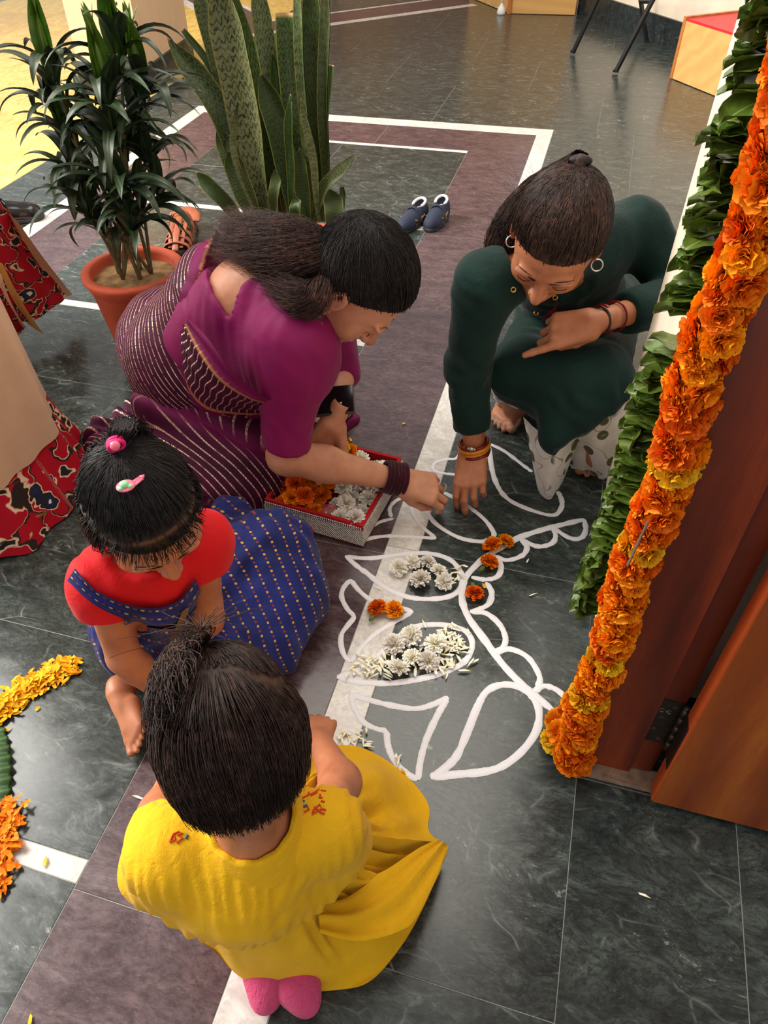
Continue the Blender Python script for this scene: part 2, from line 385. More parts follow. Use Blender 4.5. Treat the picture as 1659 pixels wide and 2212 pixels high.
for a, b in ((-1.2, .293), (.331, 1.11), (1.147, 1.955), (1.992, 2.832), (2.868, 3.728)):
    m_ = (a + b) / 2
    for y0, y1 in ((a, m_), (m_, b)): rect(XL, y0, -1.2, y1, M_green); rect(-1.2, y0, XP, y1, M_green)
grid([-2.53, -2.18], [0.0, .9, 1.8, 2.7, 3.6, 4.15], M_green)
grid([-5.2, -4.4, -3.5, -2.53], [0, .9, 1.75, 2.6, 3.5, 4.4, 5.3, 6.2, 7.1, 8.0], M_yellow)
for j, y0 in enumerate(np.arange(4.15, 9.0, .66)):
    xs = np.arange(-2.53 + (.42 if j % 2 else 0), 2.6, .84); xs = np.r_[-2.53, xs] if j % 2 else xs
    for i in range(len(xs) - 1): rect(xs[i], y0, xs[i + 1], y0 + .66, M_green)
# diamond inlay further back in the hall
A = V(-2.575, 5.69); u1 = V(1.461, 1.352) / np.hypot(1.461, 1.352); u2 = V(-u1[1], u1[0])
def dq(s0, s1, w0, w1, mat): # along u1 from s0..s1, inward by w
    tile([A + u1 * (s0 + w0) + u2 * w0, A + u1 * s1 + u2 * w0, A + u1 * s1 + u2 * w1, A + u1 * (s0 + w1) + u2 * w1], mat, top=.0004)
    tile([A + u2 * (s0 + w0) + u1 * w0, A + u2 * (s0 + w1) + u1 * w1, A + u2 * s1 + u1 * w1, A + u2 * s1 + u1 * w0], mat, top=.0004)
dq(0, 2.0, 0, .08, M_white); dq(0, 2.0, .08, .38, M_purple); dq(0, 2.0, .38, .42, M_white)
# ---- plaster, wood
M_cream = simple('cream_plaster', srgb(238, 220, 196), .75, var=.05, scale=12, bump=.05, bscale=90)
M_tan = simple('tan_plaster', srgb(218, 184, 146), .8, var=.05, scale=10, bump=.05, bscale=90)
M_skirt = marble('dark_skirting', srgb(40, 46, 46), srgb(24, 28, 28), srgb(150, 156, 150), srgb(62, 70, 68), 5, .5, .2)
M_render = simple('rough_mortar', srgb(150, 122, 100), .9, var=.35, scale=60, bump=.5)
def wood(name, c0, c1, c2, scale=8, rough=.3, axis='Z', coat=.3, freq=1.0):
    m = NM(name); sc_ = {'Z': (6, 6, .5), 'X': (.5, 6, 6), 'Y': (6, .5, 6)}[axis]
    c = m.coord('Object', scale=sc_, rnd=.6); n1 = m.noise(c, scale * .3, 6, .6, 1.2); g = m.noise(c, scale * 6, 4, .6)
    w = m.wave(c, scale * .12 * freq, 6, 3, 1.5, 'DIAGONAL'); f = m.math('ADD', m.math('MULTIPLY', n1, .6), m.math('MULTIPLY', w, .4))
    col = m.ramp(f, [(.25, c0), (.5, c1), (.75, c2)]); col = m.mix(m.ramp(g, [(.4, .0), (.7, .35)]), col, c0)
    m.set(Base_Color=col, Roughness=rough); m.b.inputs['Coat Weight'].default_value = coat; m.b.inputs['Coat Roughness'].default_value = .2
    m.bump(g, .06, .001); return m.m
M_maho = wood('mahogany', srgb(84, 27, 9), srgb(122, 44, 15), srgb(146, 58, 22), rough=.35)
M_leaf_door = wood('door_veneer', srgb(126, 54, 14), srgb(156, 74, 20), srgb(178, 94, 30), rough=.3, coat=.4)
M_edge = wood('door_edge', srgb(176, 66, 24), srgb(204, 84, 34), srgb(214, 98, 44), rough=.45, coat=.1)
M_ply = wood('light_veneer', srgb(212, 160, 92), srgb(219, 168, 99), srgb(225, 176, 107), rough=.4, axis='X', coat=.2)
M_trim = wood('orange_trim', srgb(160, 92, 36), srgb(184, 110, 48), srgb(196, 124, 60), rough=.4)
M_red = simple('red_laminate', srgb(196, 40, 48), .45, var=.06)
M_black = simple('black_metal', srgb(22, 21, 22), .4, spec=.5, var=.2)
M_hinge = simple('bronze_steel', srgb(74, 66, 58), .38, .75, var=.25, scale=120)
# right pier with door reveal
w = MB().bbox((.162, .842, .10), (1.6, 1.38, 3.0)).build('wall_right', M_cream); tag(w, 'cream plastered wall pier beside the doorway', kind='structure')
s = MB().bbox((.168, .842, 0), (1.6, 1.372, .098)).build('baseboard_right', M_skirt); tag(s, 'black stone skirting of the doorway pier', kind='structure')
MB().bbox((.155, .70, -.002), (.30, .735, .012)).build('mortar', M_render, s)
# door frame, leaf, hinge
dr = empty('door_1', (.28, .7, 0)); tag(dr, 'open mahogany door leaf hinged on its dark frame', kind='structure')
def dpart(name, mb, mat, parent=dr, smooth=False):
    o = mb.build(name, mat, parent, smooth); 
    if parent is dr: o.data.transform(Matrix.Translation((-.28, -.7, 0)))
    else:
        o.data.transform(Matrix.Translation((-.28, -.7, 0)))
    return o
dpart('frame_jamb', MB().bbox((.167, .722, .012), (.252, .84, 2.5)), M_maho)
dpart('frame_bead', MB().bbox((.1605, .716, .012), (.173, .842, 2.5)), M_maho)
dpart('rebate', MB().bbox((.252, .73, .016), (.287, .84, 2.5)), M_maho)
dl = dpart('door_leaf', MB().bbox((.2925, .678, .012), (1.1, .7115, 2.45)), M_leaf_door)
dpart('leaf_edge', MB().bbox((.2895, .680, .012), (.2926, .7105, 2.45)), M_edge, dl)
hz0, hz1 = .115, .235
hg = dpart('hinge', MB().bbox((.247, .7275, hz0), (.2865, .7302, hz1)).bbox((.2875, .683, hz0), (.2895, .712, hz1)), M_hinge)
mb = MB()
for k in range(5): mb.tube([(.2875, .7195, hz0 + (hz1 - hz0) * (k + .04) / 5), (.2875, .7195, hz0 + (hz1 - hz0) * (k + .96) / 5)], .0058, 12)
mb.ell((.2875, .7195, hz1 + .002), (.0055, .0055, .004)); dpart('knuckle', mb, M_hinge, hg, True)
M_brass = simple('screw_brass', srgb(120, 104, 84), .35, .8)
for sx, sz in ((.275, .222), (.262, .19), (.259, .155), (.272, .128)):
    mb = MB().tube([(sx, .7277, sz), (sx, .7264, sz)], .0042, 14)
    mb.box((sx, .7262, sz), (.006, .0004, .0009)).box((sx, .7262, sz), (.0009, .0004, .006)); dpart('screw', mb, M_brass, hg)
M_etch = simple('etched_mark', srgb(140, 130, 116), .4, .6)
mb = MB()
aC = np.linspace(.7, 2 * np.pi - .7, 12)
mb.tube([(.258 + .0042 * np.cos(a), .7268, .2075 + .0042 * np.sin(a)) for a in aC], .0005, 4); mb.tube([(.269 + .0042 * np.cos(a), .7268, .2065 + .0042 * np.sin(a)) for a in aC], .0005, 4); mb.tube([(.265, .7268, .2065), (.269, .7268, .2065)], .0005, 4)
dpart('ce_mark', mb, M_etch, hg)
# ---- column at the left
C0 = V(-2.577, 4.307); cu = V(-.10, .82); cu /= np.hypot(*cu); cw = V(-cu[1], cu[0])
def colprism(z0, z1, off):
    a = C0 - cu * off - cw * off; b = C0 + cu * (.8 + off) - cw * off; c = C0 + cu * (.8 + off) + cw * (.40 + off); d = C0 - cu * off + cw * (.40 + off)
    return MB().prism([a, b, c, d], z0, z1)
co = colprism(.13, 3.3, 0).build('wall_pillar', M_tan); tag(co, 'tan square pillar behind the tall potted plant', kind='structure')
sk = colprism(0, .128, .012).build('baseboard_pillar', M_skirt); tag(sk, 'black stone skirting round the tan pillar', kind='structure')
# ---- angled wall at the back right
B0 = V(-.326, 6.862); bd = V(.705, -.975); bd /= np.hypot(*bd); bn = V(-bd[1], bd[0])
if bn @ (V(0, 0) - B0) > 0: bn = -bn
def slab(z0, z1, t0, t1, s0, s1): return MB().prism([B0 + bd * s0 + bn * t0, B0 + bd * s1 + bn * t0, B0 + bd * s1 + bn * t1, B0 + bd * s0 + bn * t1], z0, z1)
wb = slab(.15, 3.2, .012, .2, .02, 3.0).build('wall_back', M_cream); tag(wb, 'cream plastered wall at the back of the hall', kind='structure')
bb = empty('baseboard_back', (B0[0], B0[1], 0)); tag(bb, 'dark green marble skirting along the back wall', kind='structure')
for k in range(6):
    o = slab(.0, .149, 0, .15, .005 + k * .42 + .001, .005 + (k + 1) * .42 - .001).build('skirting_tile', M_skirt, bb); o.data.transform(Matrix.Translation((-B0[0], -B0[1], 0)))
M_brownwall = simple('brown_panelling', srgb(120, 78, 46), .5, var=.15, scale=3)
wf = MB().bbox((-6, 9.2, 0), (-.9, 9.4, 3.2)).bbox((.0, 8.2, 0), (3, 8.4, 3.2)).build('wall_far', simple('ochre_wall', srgb(150, 112, 78), .8, var=.08, scale=3)); tag(wf, 'tan wall at the far end of the hall', kind='structure')
d2 = MB().bbox((-2.3, 9.14, 0), (-1.5, 9.2, 2.2)).build('door_2', M_brownwall); tag(d2, 'brown door in the far tan wall', kind='structure'); d3 = MB().bbox((-3.6, 9.14, 0), (-3.0, 9.2, 2.2)).build('door_3', M_brownwall); tag(d3, 'narrow brown door in the far tan wall', kind='structure')
# ---- wooden cabinets and red-topped box
def cabinet(name, pts, h, label, trim_i=0):
    e = empty(name, (pts[0][0], pts[0][1], 0)); p = np.asarray(pts) - np.asarray(pts[0])
    MB().prism(p, .004, h).build('body', M_ply, e); MB().box((0, 0, h / 2 + .002), (.03, .03, h)).build('corner_trim', M_trim, e)
    tag(e, label, 'cabinet'); return e
p0 = V(-.823, 6.781)
cabinet('wooden_cabinet', [p0, V(-.335, 6.80), V(-.335, 7.35), V(-1.23, 7.35)], .95, 'light wooden cabinet at the far end beside the skirting')
b0 = V(.352, 5.194); bh = .30
e = empty('wooden_box', (b0[0], b0[1], 0)); q = [V(0, 0), bd * .62, bd * .62 + bn * .41, bn * .41]
MB().prism(q, .004, bh - .012).build('side_panel', M_ply, e)
MB().prism([x * .995 + V(.002, .002) for x in q], bh - .012, bh).build('red_top', M_red, e)
MB().prism([bn * .412 - bd * .022, -bn * .003 - bd * .022, -bn * .003, bn * .412], .002, bh + .008).build('edge_strip', M_trim, e)
tag(e, 'light wooden box seat with red top near the easel', 'box')
# ---- easel legs
e = empty('easel', (.03, 5.5, 0)); P_ = lambda x, y, z: np.array(PX(x, y, z)) - V(.03, 5.5, 0)
def bar(name, a, b, wdt=.022):
    MB().tube([a, b], wdt * .8, 4, flat=.8).build(name, M_black, e)
def foot(a): MB().box(np.asarray(a) + V(0, 0, .006), (.034, .03, .012)).build('rubber_foot', M_black, e)
la = PX(1238, 113, .01) - V(.03, 5.5, 0); lb = PX(1330, 155, .01) - V(.03, 5.5, 0); lc = PX(1397, 90, .01) - V(.03, 5.5, 0); ld = PX(1500, 75, .01) - V(.03, 5.5, 0)
ta = PX(1290, 0, .31) - V(.03, 5.5, 0); tb = PX(1410, 0, .37) - V(.03, 5.5, 0); tc = PX(1384, 0, .235) - V(.03, 5.5, 0); td = PX(1489, 0, .215) - V(.03, 5.5, 0)
ext = lambda a, b, k: a + (b - a) * k
for a, b, k in ((la, ta, 4.2), (lb, tb, 3.6), (lc, tc, 5.2), (ld, td, 5.2)): bar('leg', a, ext(a, b, k)); foot(a)
bar('crossbar', ext(lc, tc, .97), ext(lb, tb, .99)); bar('crossbar', ext(la, ta, 1.5), ext(lb, tb, 1.35))
tag(e, 'black metal easel standing by the back wall', 'easel')
# ---- small white thing by the cabinet
M_whitep = simple('white_plastic', srgb(236, 234, 230), .35, var=.03)
c = PX(1082, 31)
e = empty('soap_pump', (c[0], c[1], 0))
MB().lathe([(0, 0), (.03, 0), (.032, .012), (.026, .045), (.012, .058), (.009, .07), (0, .07)], 16).build('bottle', M_whitep, e, True)
MB().tube([(0, 0, .068), (0, 0, .095), (.012, -.004, .105), (.03, -.01, .100)], [.006, .006, .008, .005], 8).build('nozzle', M_whitep, e, True)
tag(e, 'tiny white pump nozzle on the floor at the cabinet corner', 'pump')
# ================================================================== PEOPLE: shared builders
def skin_mat(name, base, deep, lip):
    m = NM(name); c = m.coord('Object'); n1 = m.noise(c, 18, 4, .6); n2 = m.noise(c, 160, 3, .6)
    col = m.ramp(n1, [(.3, deep), (.65, base)]); col = m.mix(m.attr('tint'), col, lip); col = m.mix(m.attr('nail'), col, m.attr('nailcol', 'Color'))
    m.set(Base_Color=col, Roughness=m.ramp(n2, [(.3, .42), (.7, .56)])); 
    m.bump(n2, .08, .0015); return m.m
M_skinA = skin_mat('skin_warm', srgb(206, 144, 112), srgb(180, 118, 86), srgb(172, 84, 78))
M_skinB = skin_mat('skin_tan', srgb(194, 126, 88), srgb(162, 98, 66), srgb(160, 76, 66))
M_skinC = skin_mat('skin_brown', srgb(188, 120, 84), srgb(158, 94, 62), srgb(150, 70, 60))
def hair_mat(name, c0, c1, c2):
    m = NM(name); c = m.coord('Object', rnd=0); n = m.noise(c, 90, 3, .6); n2 = m.noise(c, 12, 2)
    col = m.ramp(m.math('ADD', m.math('MULTIPLY', n, .6), m.math('MULTIPLY', n2, .4)), [(.35, c0), (.5, c1), (.66, c2)])
    col = m.mix(m.attr('part'), col, srgb(146, 100, 76))
    m.set(Base_Color=col, Roughness=.5); m.b.inputs['Specular IOR Level'].default_value = .28; return m.m
M_hairB = hair_mat('black_hair', srgb(14, 11, 11), srgb(24, 19, 19), srgb(40, 32, 32))
M_hairBr = hair_mat('brown_hair', srgb(30, 19, 16), srgb(50, 33, 27), srgb(84, 58, 48))
M_hairCurl = hair_mat('curly_brown_hair', srgb(34, 22, 20), srgb(66, 44, 38), srgb(118, 82, 70))
# ---- head in its own frame: +y face, +z crown, +x the person's right... mirrored parts are symmetric
CR_C = V(0, -.012, .03); CR_R = V(.076, .096, .088)
HL_Y = [-.13, -.06, -.02, .01, .04, .07, .10]; HL_Z = [-.085, -.075, -.035, .022, .050, .070, .080]
def head_field(child=0.0, h=.003, neck=(0, -.045, -.165)):
    F = Field((-.1, -.125, -.19), (.1, .13, .13), h)
    F.ell(CR_C, CR_R, .01); fz = -.02 if not child else -.012
    F.ell((0, .03, fz), (.064 + .004 * child, .060, .085 - .012 * child), .03)
    F.ell((0, .045, -.083 + .014 * child), (.040, .040, .034), .035)
    for s in (-1, 1):
        F.ell((s * .036, .058, -.036 + .004 * child), (.027 + .006 * child, .024, .026 + .004 * child), .02)
        F.ell((s * .032, .102, .004), (.018, .016, .011), .012, sub=True)
        F.ell((s * .032, .076, .002), (.0155, .0135, .0125), .004)
        F.ell((s * .030, .084, .0215), (.026, .011, .0065), .012)
    ns = 1 - .28 * child
    F.rc((0, .084, .008), (0, .098 + .014 * ns, -.032), .0085, .0105, .014)
    for s in (-1, 1): F.ell((s * .0105, .099, -.036), (.0085, .010, .0075), .006)
    F.ell((0, .088, -.0615), (.022, .011, .0055), .004); F.ell((0, .0865, -.0715), (.018, .011, .0065), .004)
    F.ell((0, .078, -.099 + .012 * child), (.018, .016, .014), .02)
    for s in (-1, 1):
        R = basis((s * .35, 1, 0), (0, -.2, 1))
        F.ell((s * .079, -.006, -.006), (.0085, .019, .031), .004, rot=R); F.ell((s * .087, -.002, -.002), (.006, .0105, .018), .004, rot=R, sub=True)
        F.ell((s * .0785, .004, -.033), (.006, .008, .009), .004)
    F.rc((0, -.02, -.05), neck, .053 - .008 * child, .054 - .008 * child, .03)
    return F
def head_mesh(M, child=0.0, neck=(0, -.045, -.165)):
    v, f = head_field(child, .003, neck).mesh(); v = relax(v, f, 1, .4)
    lip = np.exp(-(((v[:, 0] / .021) ** 2 + ((v[:, 1] - .095) / .014) ** 2 + ((v[:, 2] + .0665) / .0085) ** 2)) ** 2)
    ear = .35 * np.exp(-(((np.abs(v[:, 0]) - .085) / .012) ** 2 + (v[:, 1] / .022) ** 2 + ((v[:, 2] + .005) / .03) ** 2))
    eye = .30 * np.exp(-((((np.abs(v[:, 0]) - .032) / .02) ** 2 + ((v[:, 1] - .088) / .02) ** 2 + ((v[:, 2] - .002) / .009) ** 2)) ** 2)
    return xf(M, v), f, np.clip(np.maximum(lip * .9, ear) + eye, 0, 1)
def xf(M, v): return v @ M[:3, :3].T + M[:3, 3]
def mat4(c, B, s=1.0):
    M = np.eye(4); M[:3, :3] = B * s; M[:3, 3] = c; return M
def scalp(d, off=0.0):
    d = d / np.linalg.norm(d, axis=-1, keepdims=True); R = CR_R + (off[..., None] if isinstance(off, np.ndarray) else off)
    return CR_C + d / np.linalg.norm(d / R, axis=-1, keepdims=True)
def slerp(a, b, t):
    a = a / np.linalg.norm(a, axis=-1, keepdims=True); b = b / np.linalg.norm(b, axis=-1, keepdims=True)
    om = np.arccos(np.clip((a * b).sum(-1, keepdims=True), -1, 1)); so = np.sin(om) + 1e-6
    return np.sin((1 - t) * om) / so * a + np.sin(t * om) / so * b
def hairline(p): return p[..., 2] - np.interp(p[..., 1], HL_Y, HL_Z)
def root_dirs(n, fn=None):
    d = RNG.normal(size=(n * 6, 3)); d /= np.linalg.norm(d, axis=1)[:, None]; p = scalp(d)
    k = hairline(p) > -.007 * RNG.random(len(p)) ** 2
    if fn is not None: k &= fn(p)
    return d[k][:n]
def cap_mesh(M, off=.007, extra=None, h=.004, cut=True):
    F = Field((-.13, -.16, -.22), (.13, .13, .16), h); F.ell(CR_C, CR_R + off, .0)
    if extra: extra(F)
    if cut:
        def face(p): return np.where(p[..., 1] > -.02, np.interp(p[..., 1], HL_Y, HL_Z) - .004 - p[..., 2], -1.0) * .7
        F.F = np.maximum(F.F, face(F.pts(tuple(slice(0, x) for x in F.n))).astype(np.float32))
        F.F = np.maximum(F.F, (-.095 - F.pts(tuple(slice(0, x) for x in F.n))[..., 2]).astype(np.float32))
    v, f = F.mesh(); return v, f
def jitter(S, amp, freq, seed):
    w = np.linspace(0, 1, S.shape[1])[None, :, None]; off = RNG.uniform(0, 50, (len(S), 1, 3))
    q = S * freq; q = q + off * .15
    n = np.stack([noise3(q, seed), noise3(q + 9.1, seed + 1), noise3(q + 17.7, seed + 2)], -1)
    return S + amp * n * np.sqrt(w)
def hair_obj(parent, cap, S_list, mat, M, name='hair', part=None, r0=.0008, r1=.0003):
    parts = []; pv = []
    if cap is not None:
        v, f = cap; parts.append((xf(M, v), f)); pv.append(part(v) if part is not None else np.zeros(len(v)))
    for S in S_list:
        v, f = strands_vf(S, r0, r1); parts.append((xf(M, v), f)); pv.append(np.zeros(len(v)))
    v, f = merge(*parts); o = obj(name, v, f, mat, parent, True); attr(o, 'part', np.concatenate(pv)); return o
# ---- hand in its own frame: wrist at 0, fingers +y, back of hand +z; s=+1 thumb on +x
def hand_mesh(M, s=1, curl=((25, 35, 20),) * 4, thumb=(0, 0, 0), spread=1.0, scale=1.0, nailcol=None, pinch=0.0, h=.0022):
    F = Field((-.085, -.045, -.11), (.085, .21, .05), h)
    xs = [.030, .0105, -.010, -.029]; yb = [.088, .092, .087, .078]; L = [.070, .079, .072, .056]; R0 = [.0092, .0094, .0089, .0079]; nails = []
    F.rc((0, -.03, 0), (0, .012, -.002), .024, .025, .02)
    for i in range(4):
        F.rc((s * xs[i] * .62, .015, -.003), (s * xs[i], yb[i], 0), .0145, .0105, .014)
        p = V(s * xs[i], yb[i], 0); ang = 0; fan = s * xs[i] * 2.2 * spread; seg = (.45, .31, .24); r = R0[i]; pts = [p]; dirs = []
        for q in range(3):
            ang += math.radians(curl[i][q]); d = V(math.sin(fan) * math.cos(ang), math.cos(fan) * math.cos(ang), -math.sin(ang)); p = p + d * L[i] * seg[q]; pts.append(p); dirs.append(d)
        rr = [r, r * .92, r * .86, r * .72]
        for q in range(3): F.rc(pts[q], pts[q + 1], rr[q], rr[q + 1], .003)
        up = np.cross(V(s * 0 + 1, 0, 0), dirs[2]); nails.append((pts[3] + up * r * .5 - dirs[2] * .003, dirs[2], up))
    t0 = V(s * .020, .018, -.008); t1 = V(s * (.044 - thumb[0]), .046, -.016 - thumb[1]); t2 = V(s * (.056 - 2.0 * thumb[0]), .074, -.026 - 2.2 * thumb[1]); t3 = V(s * (.058 - 3.0 * thumb[0]), .098 + thumb[2], -.032 - 3.2 * thumb[1])
    F.rc(t0, t1, .016, .0125, .012); F.rc(t1, t2, .0115, .0098, .004); F.rc(t2, t3, .0098, .0078, .003)
    v, f = F.mesh(); v = relax(v, f, 1, .35)
    dn = t3 - t2; dn /= np.linalg.norm(dn); un = np.cross(V(1, 0, 0), dn); nails.append((t3 + un * .005 - dn * .002, dn, un))
    n = vnormals(v, f); nv = np.zeros(len(v))
    for c, d, u in nails:
        q = v - c; nv = np.maximum(nv, ((np.abs(q @ d) < .0065) & (np.linalg.norm(q - np.outer(q @ d, d), axis=1) < .006) & (n @ u > .3)) * 1.0)
    v = v + n * (nv * .0004)[:, None]
    M2 = M.copy(); M2[:3, :3] = M[:3, :3] * scale
    return xf(M2, v), f, nv
def foot_mesh(M, s=1, scale=1.0, h=.003, shin=True):
    """heel at 0, toes +y, sole z=0; s=+1 big toe on +x"""
    F = Field((-.07, -.05, -.01), (.07, .25, .16), h)
    F.rc((0, -.005, .028), (0, .06, .034), .030, .028, .02); F.rc((0, .0, .03), (0, -.005, .14 if shin else .06), .028, .034 if shin else .026, .03)
    F.rc((0, .03, .06), (s * .008, .13, .026), .03, .020, .03)
    for i, (x, y, r, l) in enumerate(((.028, .165, .0145, .045), (.008, .175, .0095, .038), (-.008, .168, .009, .034), (-.022, .158, .0085, .029), (-.034, .146, .008, .024))):
        F.rc((s * x * .55, .07, .026), (s * x, y, .016), .022, r + .003, .018)
        F.rc((s * x, y, .015), (s * x, y + l * .8, r + .001), r, r * .9, .003)
    F.F = np.maximum(F.F, -(F.pts(tuple(slice(0, x) for x in F.n))[..., 2] - .001).astype(np.float32))
    v, f = F.mesh(); n = vnormals(v, f); nv = np.zeros(len(v))
    for (x, y, r, l) in ((.028, .165, .0145, .045), (.008, .175, .0095, .038), (-.008, .168, .009, .034), (-.022, .158, .0085, .029), (-.034, .146, .008, .024)):
        q = v - V(s * x, y + l * .85, r * 1.9); nv = np.maximum(nv, ((np.abs(q[:, 0]) < r * .62) & (np.abs(q[:, 1]) < r * .6) & (n[:, 2] > .35)) * 1.0)
    M2 = M.copy(); M2[:3, :3] = M[:3, :3] * scale
    return xf(M2, v), f, nv
def body_obj(parts, mat, label, nailcol=(.8, .5, .4)):
    """parts: (v, f, tint, nail)"""
    v, f = merge(*[(p[0], p[1]) for p in parts]); o = obj('person', v, f, mat, None, True)
    attr(o, 'tint', np.concatenate([p[2] if p[2] is not None else np.zeros(len(p[0])) for p in parts]))
    attr(o, 'nail', np.concatenate([p[3] if p[3] is not None else np.zeros(len(p[0])) for p in parts]))
    attr_col(o, 'nailcol', np.tile(np.array(nailcol), (len(v), 1)))
    tag(o, label, 'person'); return o
def cut_faces(v, f, inside):
    f = np.asarray(f); keep = ~inside[f].all(1); return v, f[keep]
def compact(v, f):
    u, inv = np.unique(f, return_inverse=True); return v[u], inv.reshape(f.shape)
def in_poly(p, poly):
    poly = np.asarray(poly); x, y = p[:, 0], p[:, 1]; c = np.zeros(len(p), bool); j = len(poly) - 1
    for i in range(len(poly)):
        xi, yi = poly[i]; xj, yj = poly[j]
        c ^= ((yi > y) != (yj > y)) & (x < (xj - xi) * (y - yi) / (yj - yi + 1e-12) + xi); j = i
    return c
def folds(v, n, dirs, seed=0):
    d = 0
    for (D, wl, amp, rough) in dirs:
        D = np.asarray(D, float); D = D / np.linalg.norm(D); ph = v @ D / wl + rough * fbm(v * 9, seed, 2)
        s = np.sin(2 * np.pi * ph); d = d + amp * np.sign(s) * np.abs(s) ** 1.3 * (.55 + .45 * noise3(v * 7 + 3.3, seed + 5))
    return d
def field_for(h, pts, m):
    p = np.asarray(pts); lo = p.min(0) - m; hi = p.max(0) + m; lo[2] = max(lo[2], -.02); return Field(lo, hi, h)
def floor_clip(F, z=.002):
    zz = F.ax[2][None, None, :]; F.F = np.maximum(F.F, (z - zz).astype(np.float32) * np.ones(F.n, np.float32))
def eyebrows(parent, M, mat, child=0):
    mb = []
    for s in (-1, 1):
        S = []
        for k in range(60):
            t = RNG.uniform(0, 1); x = .012 + .036 * t; z = .020 + .008 * math.sin(t * 2.4) + RNG.normal(0, .0016); y = .0955 - .0125 * t * t - .0035 * (z > .026)
            p = V(s * x, y, z); q = p + V(s * .006, -.002, .0018); S.append(np.linspace(p, q, 4) + V(0, .001, 0))
        mb.append(strands_vf(np.array(S), .00045, .0002))
        a = np.linspace(-1, 1, 14); lash = np.stack([s * (.032 + .0155 * a), .0905 - .006 * np.abs(a) ** 2, -.0075 - .0035 * (1 - a ** 2)], 1); mb.append(strands_vf(lash[None], .0009, .0009))
    v, f = merge(*mb); return tag(obj('eyebrow_hairs', xf(M, v), f, mat, parent), kind='stuff')
def ring(name, c, axis, R, r, mat, parent, n=36, sq=1.0, m=8):
    a = np.asarray(axis, float); a /= np.linalg.norm(a); u = np.cross(a, [0, 0, 1.]) if abs(a[2]) < .9 else np.cross(a, [1., 0, 0]); u /= np.linalg.norm(u); w = np.cross(a, u)
    t = np.arange(n) * 2 * np.pi / n; ctr = np.asarray(c) + R * (np.outer(np.cos(t), u) + sq * np.outer(np.sin(t), w)); rad = (ctr - np.asarray(c)) / np.linalg.norm(ctr - np.asarray(c), axis=1)[:, None]
    q = np.arange(m) * 2 * np.pi / m; v = (ctr[:, None] + r * (rad[:, None] * np.cos(q)[None, :, None] + a * np.sin(q)[None, :, None])).reshape(-1, 3)
    f = [(i * m + j, ((i + 1) % n) * m + j, ((i + 1) % n) * m + (j + 1) % m, i * m + (j + 1) % m) for i in range(n) for j in range(m)]
    return obj(name, v, f, mat, parent, True)
# ---- cloth materials
def cloth(name, col, rough=.75, var=.12, bump=.12, sheen=.25, weave=900, trans=0.0):
    m = NM(name); c = m.coord('Object'); n1 = m.noise(c, 9, 4, .6); w = m.noise(c, weave, 2, .5); n3 = m.noise(c, 38, 5, .6, .8)
    d = tuple(x * (1 - var) for x in col); l = tuple(min(1, x * (1 + var)) for x in col)
    m.set(Base_Color=m.ramp(n1, [(.3, d), (.7, l)]), Roughness=rough); m.b.inputs['Sheen Weight'].default_value = sheen * .2; m.b.inputs['Sheen Roughness'].default_value = .4; m.b.inputs['Specular IOR Level'].default_value = .25
    m.bump(m.math('ADD', m.math('MULTIPLY', w, .15), n3), bump * 1.6, .012); return m
def poly_sd(p, poly):
    """signed distance (negative inside) of 2-D points to a polygon"""
    poly = np.asarray(poly, float); sh = p.shape[:-1]; q = p.reshape(-1, 2); d = np.full(len(q), 1e9)
    for i in range(len(poly)):
        a = poly[i - 1]; b = poly[i]; ab = b - a; t = np.clip(((q - a) @ ab) / (ab @ ab + 1e-12), 0, 1); d = np.minimum(d, np.linalg.norm(q - a - t[:, None] * ab, axis=1))
    return np.where(in_poly(q, poly), -d, d).reshape(sh)
def plane_axes(n, ax):
    n = np.asarray(n, float); n = n / np.linalg.norm(n); ax = np.asarray(ax, float); ax = ax - n * (ax @ n); ax /= np.linalg.norm(ax); return n, ax, np.cross(n, ax)
def cut_prism(F, c, n, ax, poly3, z0, keep_inside=False, z1=1.0):
    """remove from F the prism over poly3 (projected along n), between heights z0..z1 along n"""
    n, ax, ay = plane_axes(n, ax); poly = [((q - c) @ ax, (q - c) @ ay) for q in poly3]
    sl = tuple(slice(0, x) for x in F.n); P = F.pts(sl) - c; m = F.F < .03
    d = np.full(F.F.shape, 1.0); pp = P[m]; hgt = pp @ n
    sd = poly_sd(np.stack([pp @ ax, pp @ ay], -1), poly); sd = np.maximum(sd, np.maximum(z0 - hgt, hgt - z1)); 
    if keep_inside: sd = -sd
    d[m] = sd; F.F = np.where(m, np.maximum(F.F, -d), F.F).astype(np.float32); return lambda v: poly_sd(np.stack([(v - c) @ ax, (v - c) @ ay], -1), poly)

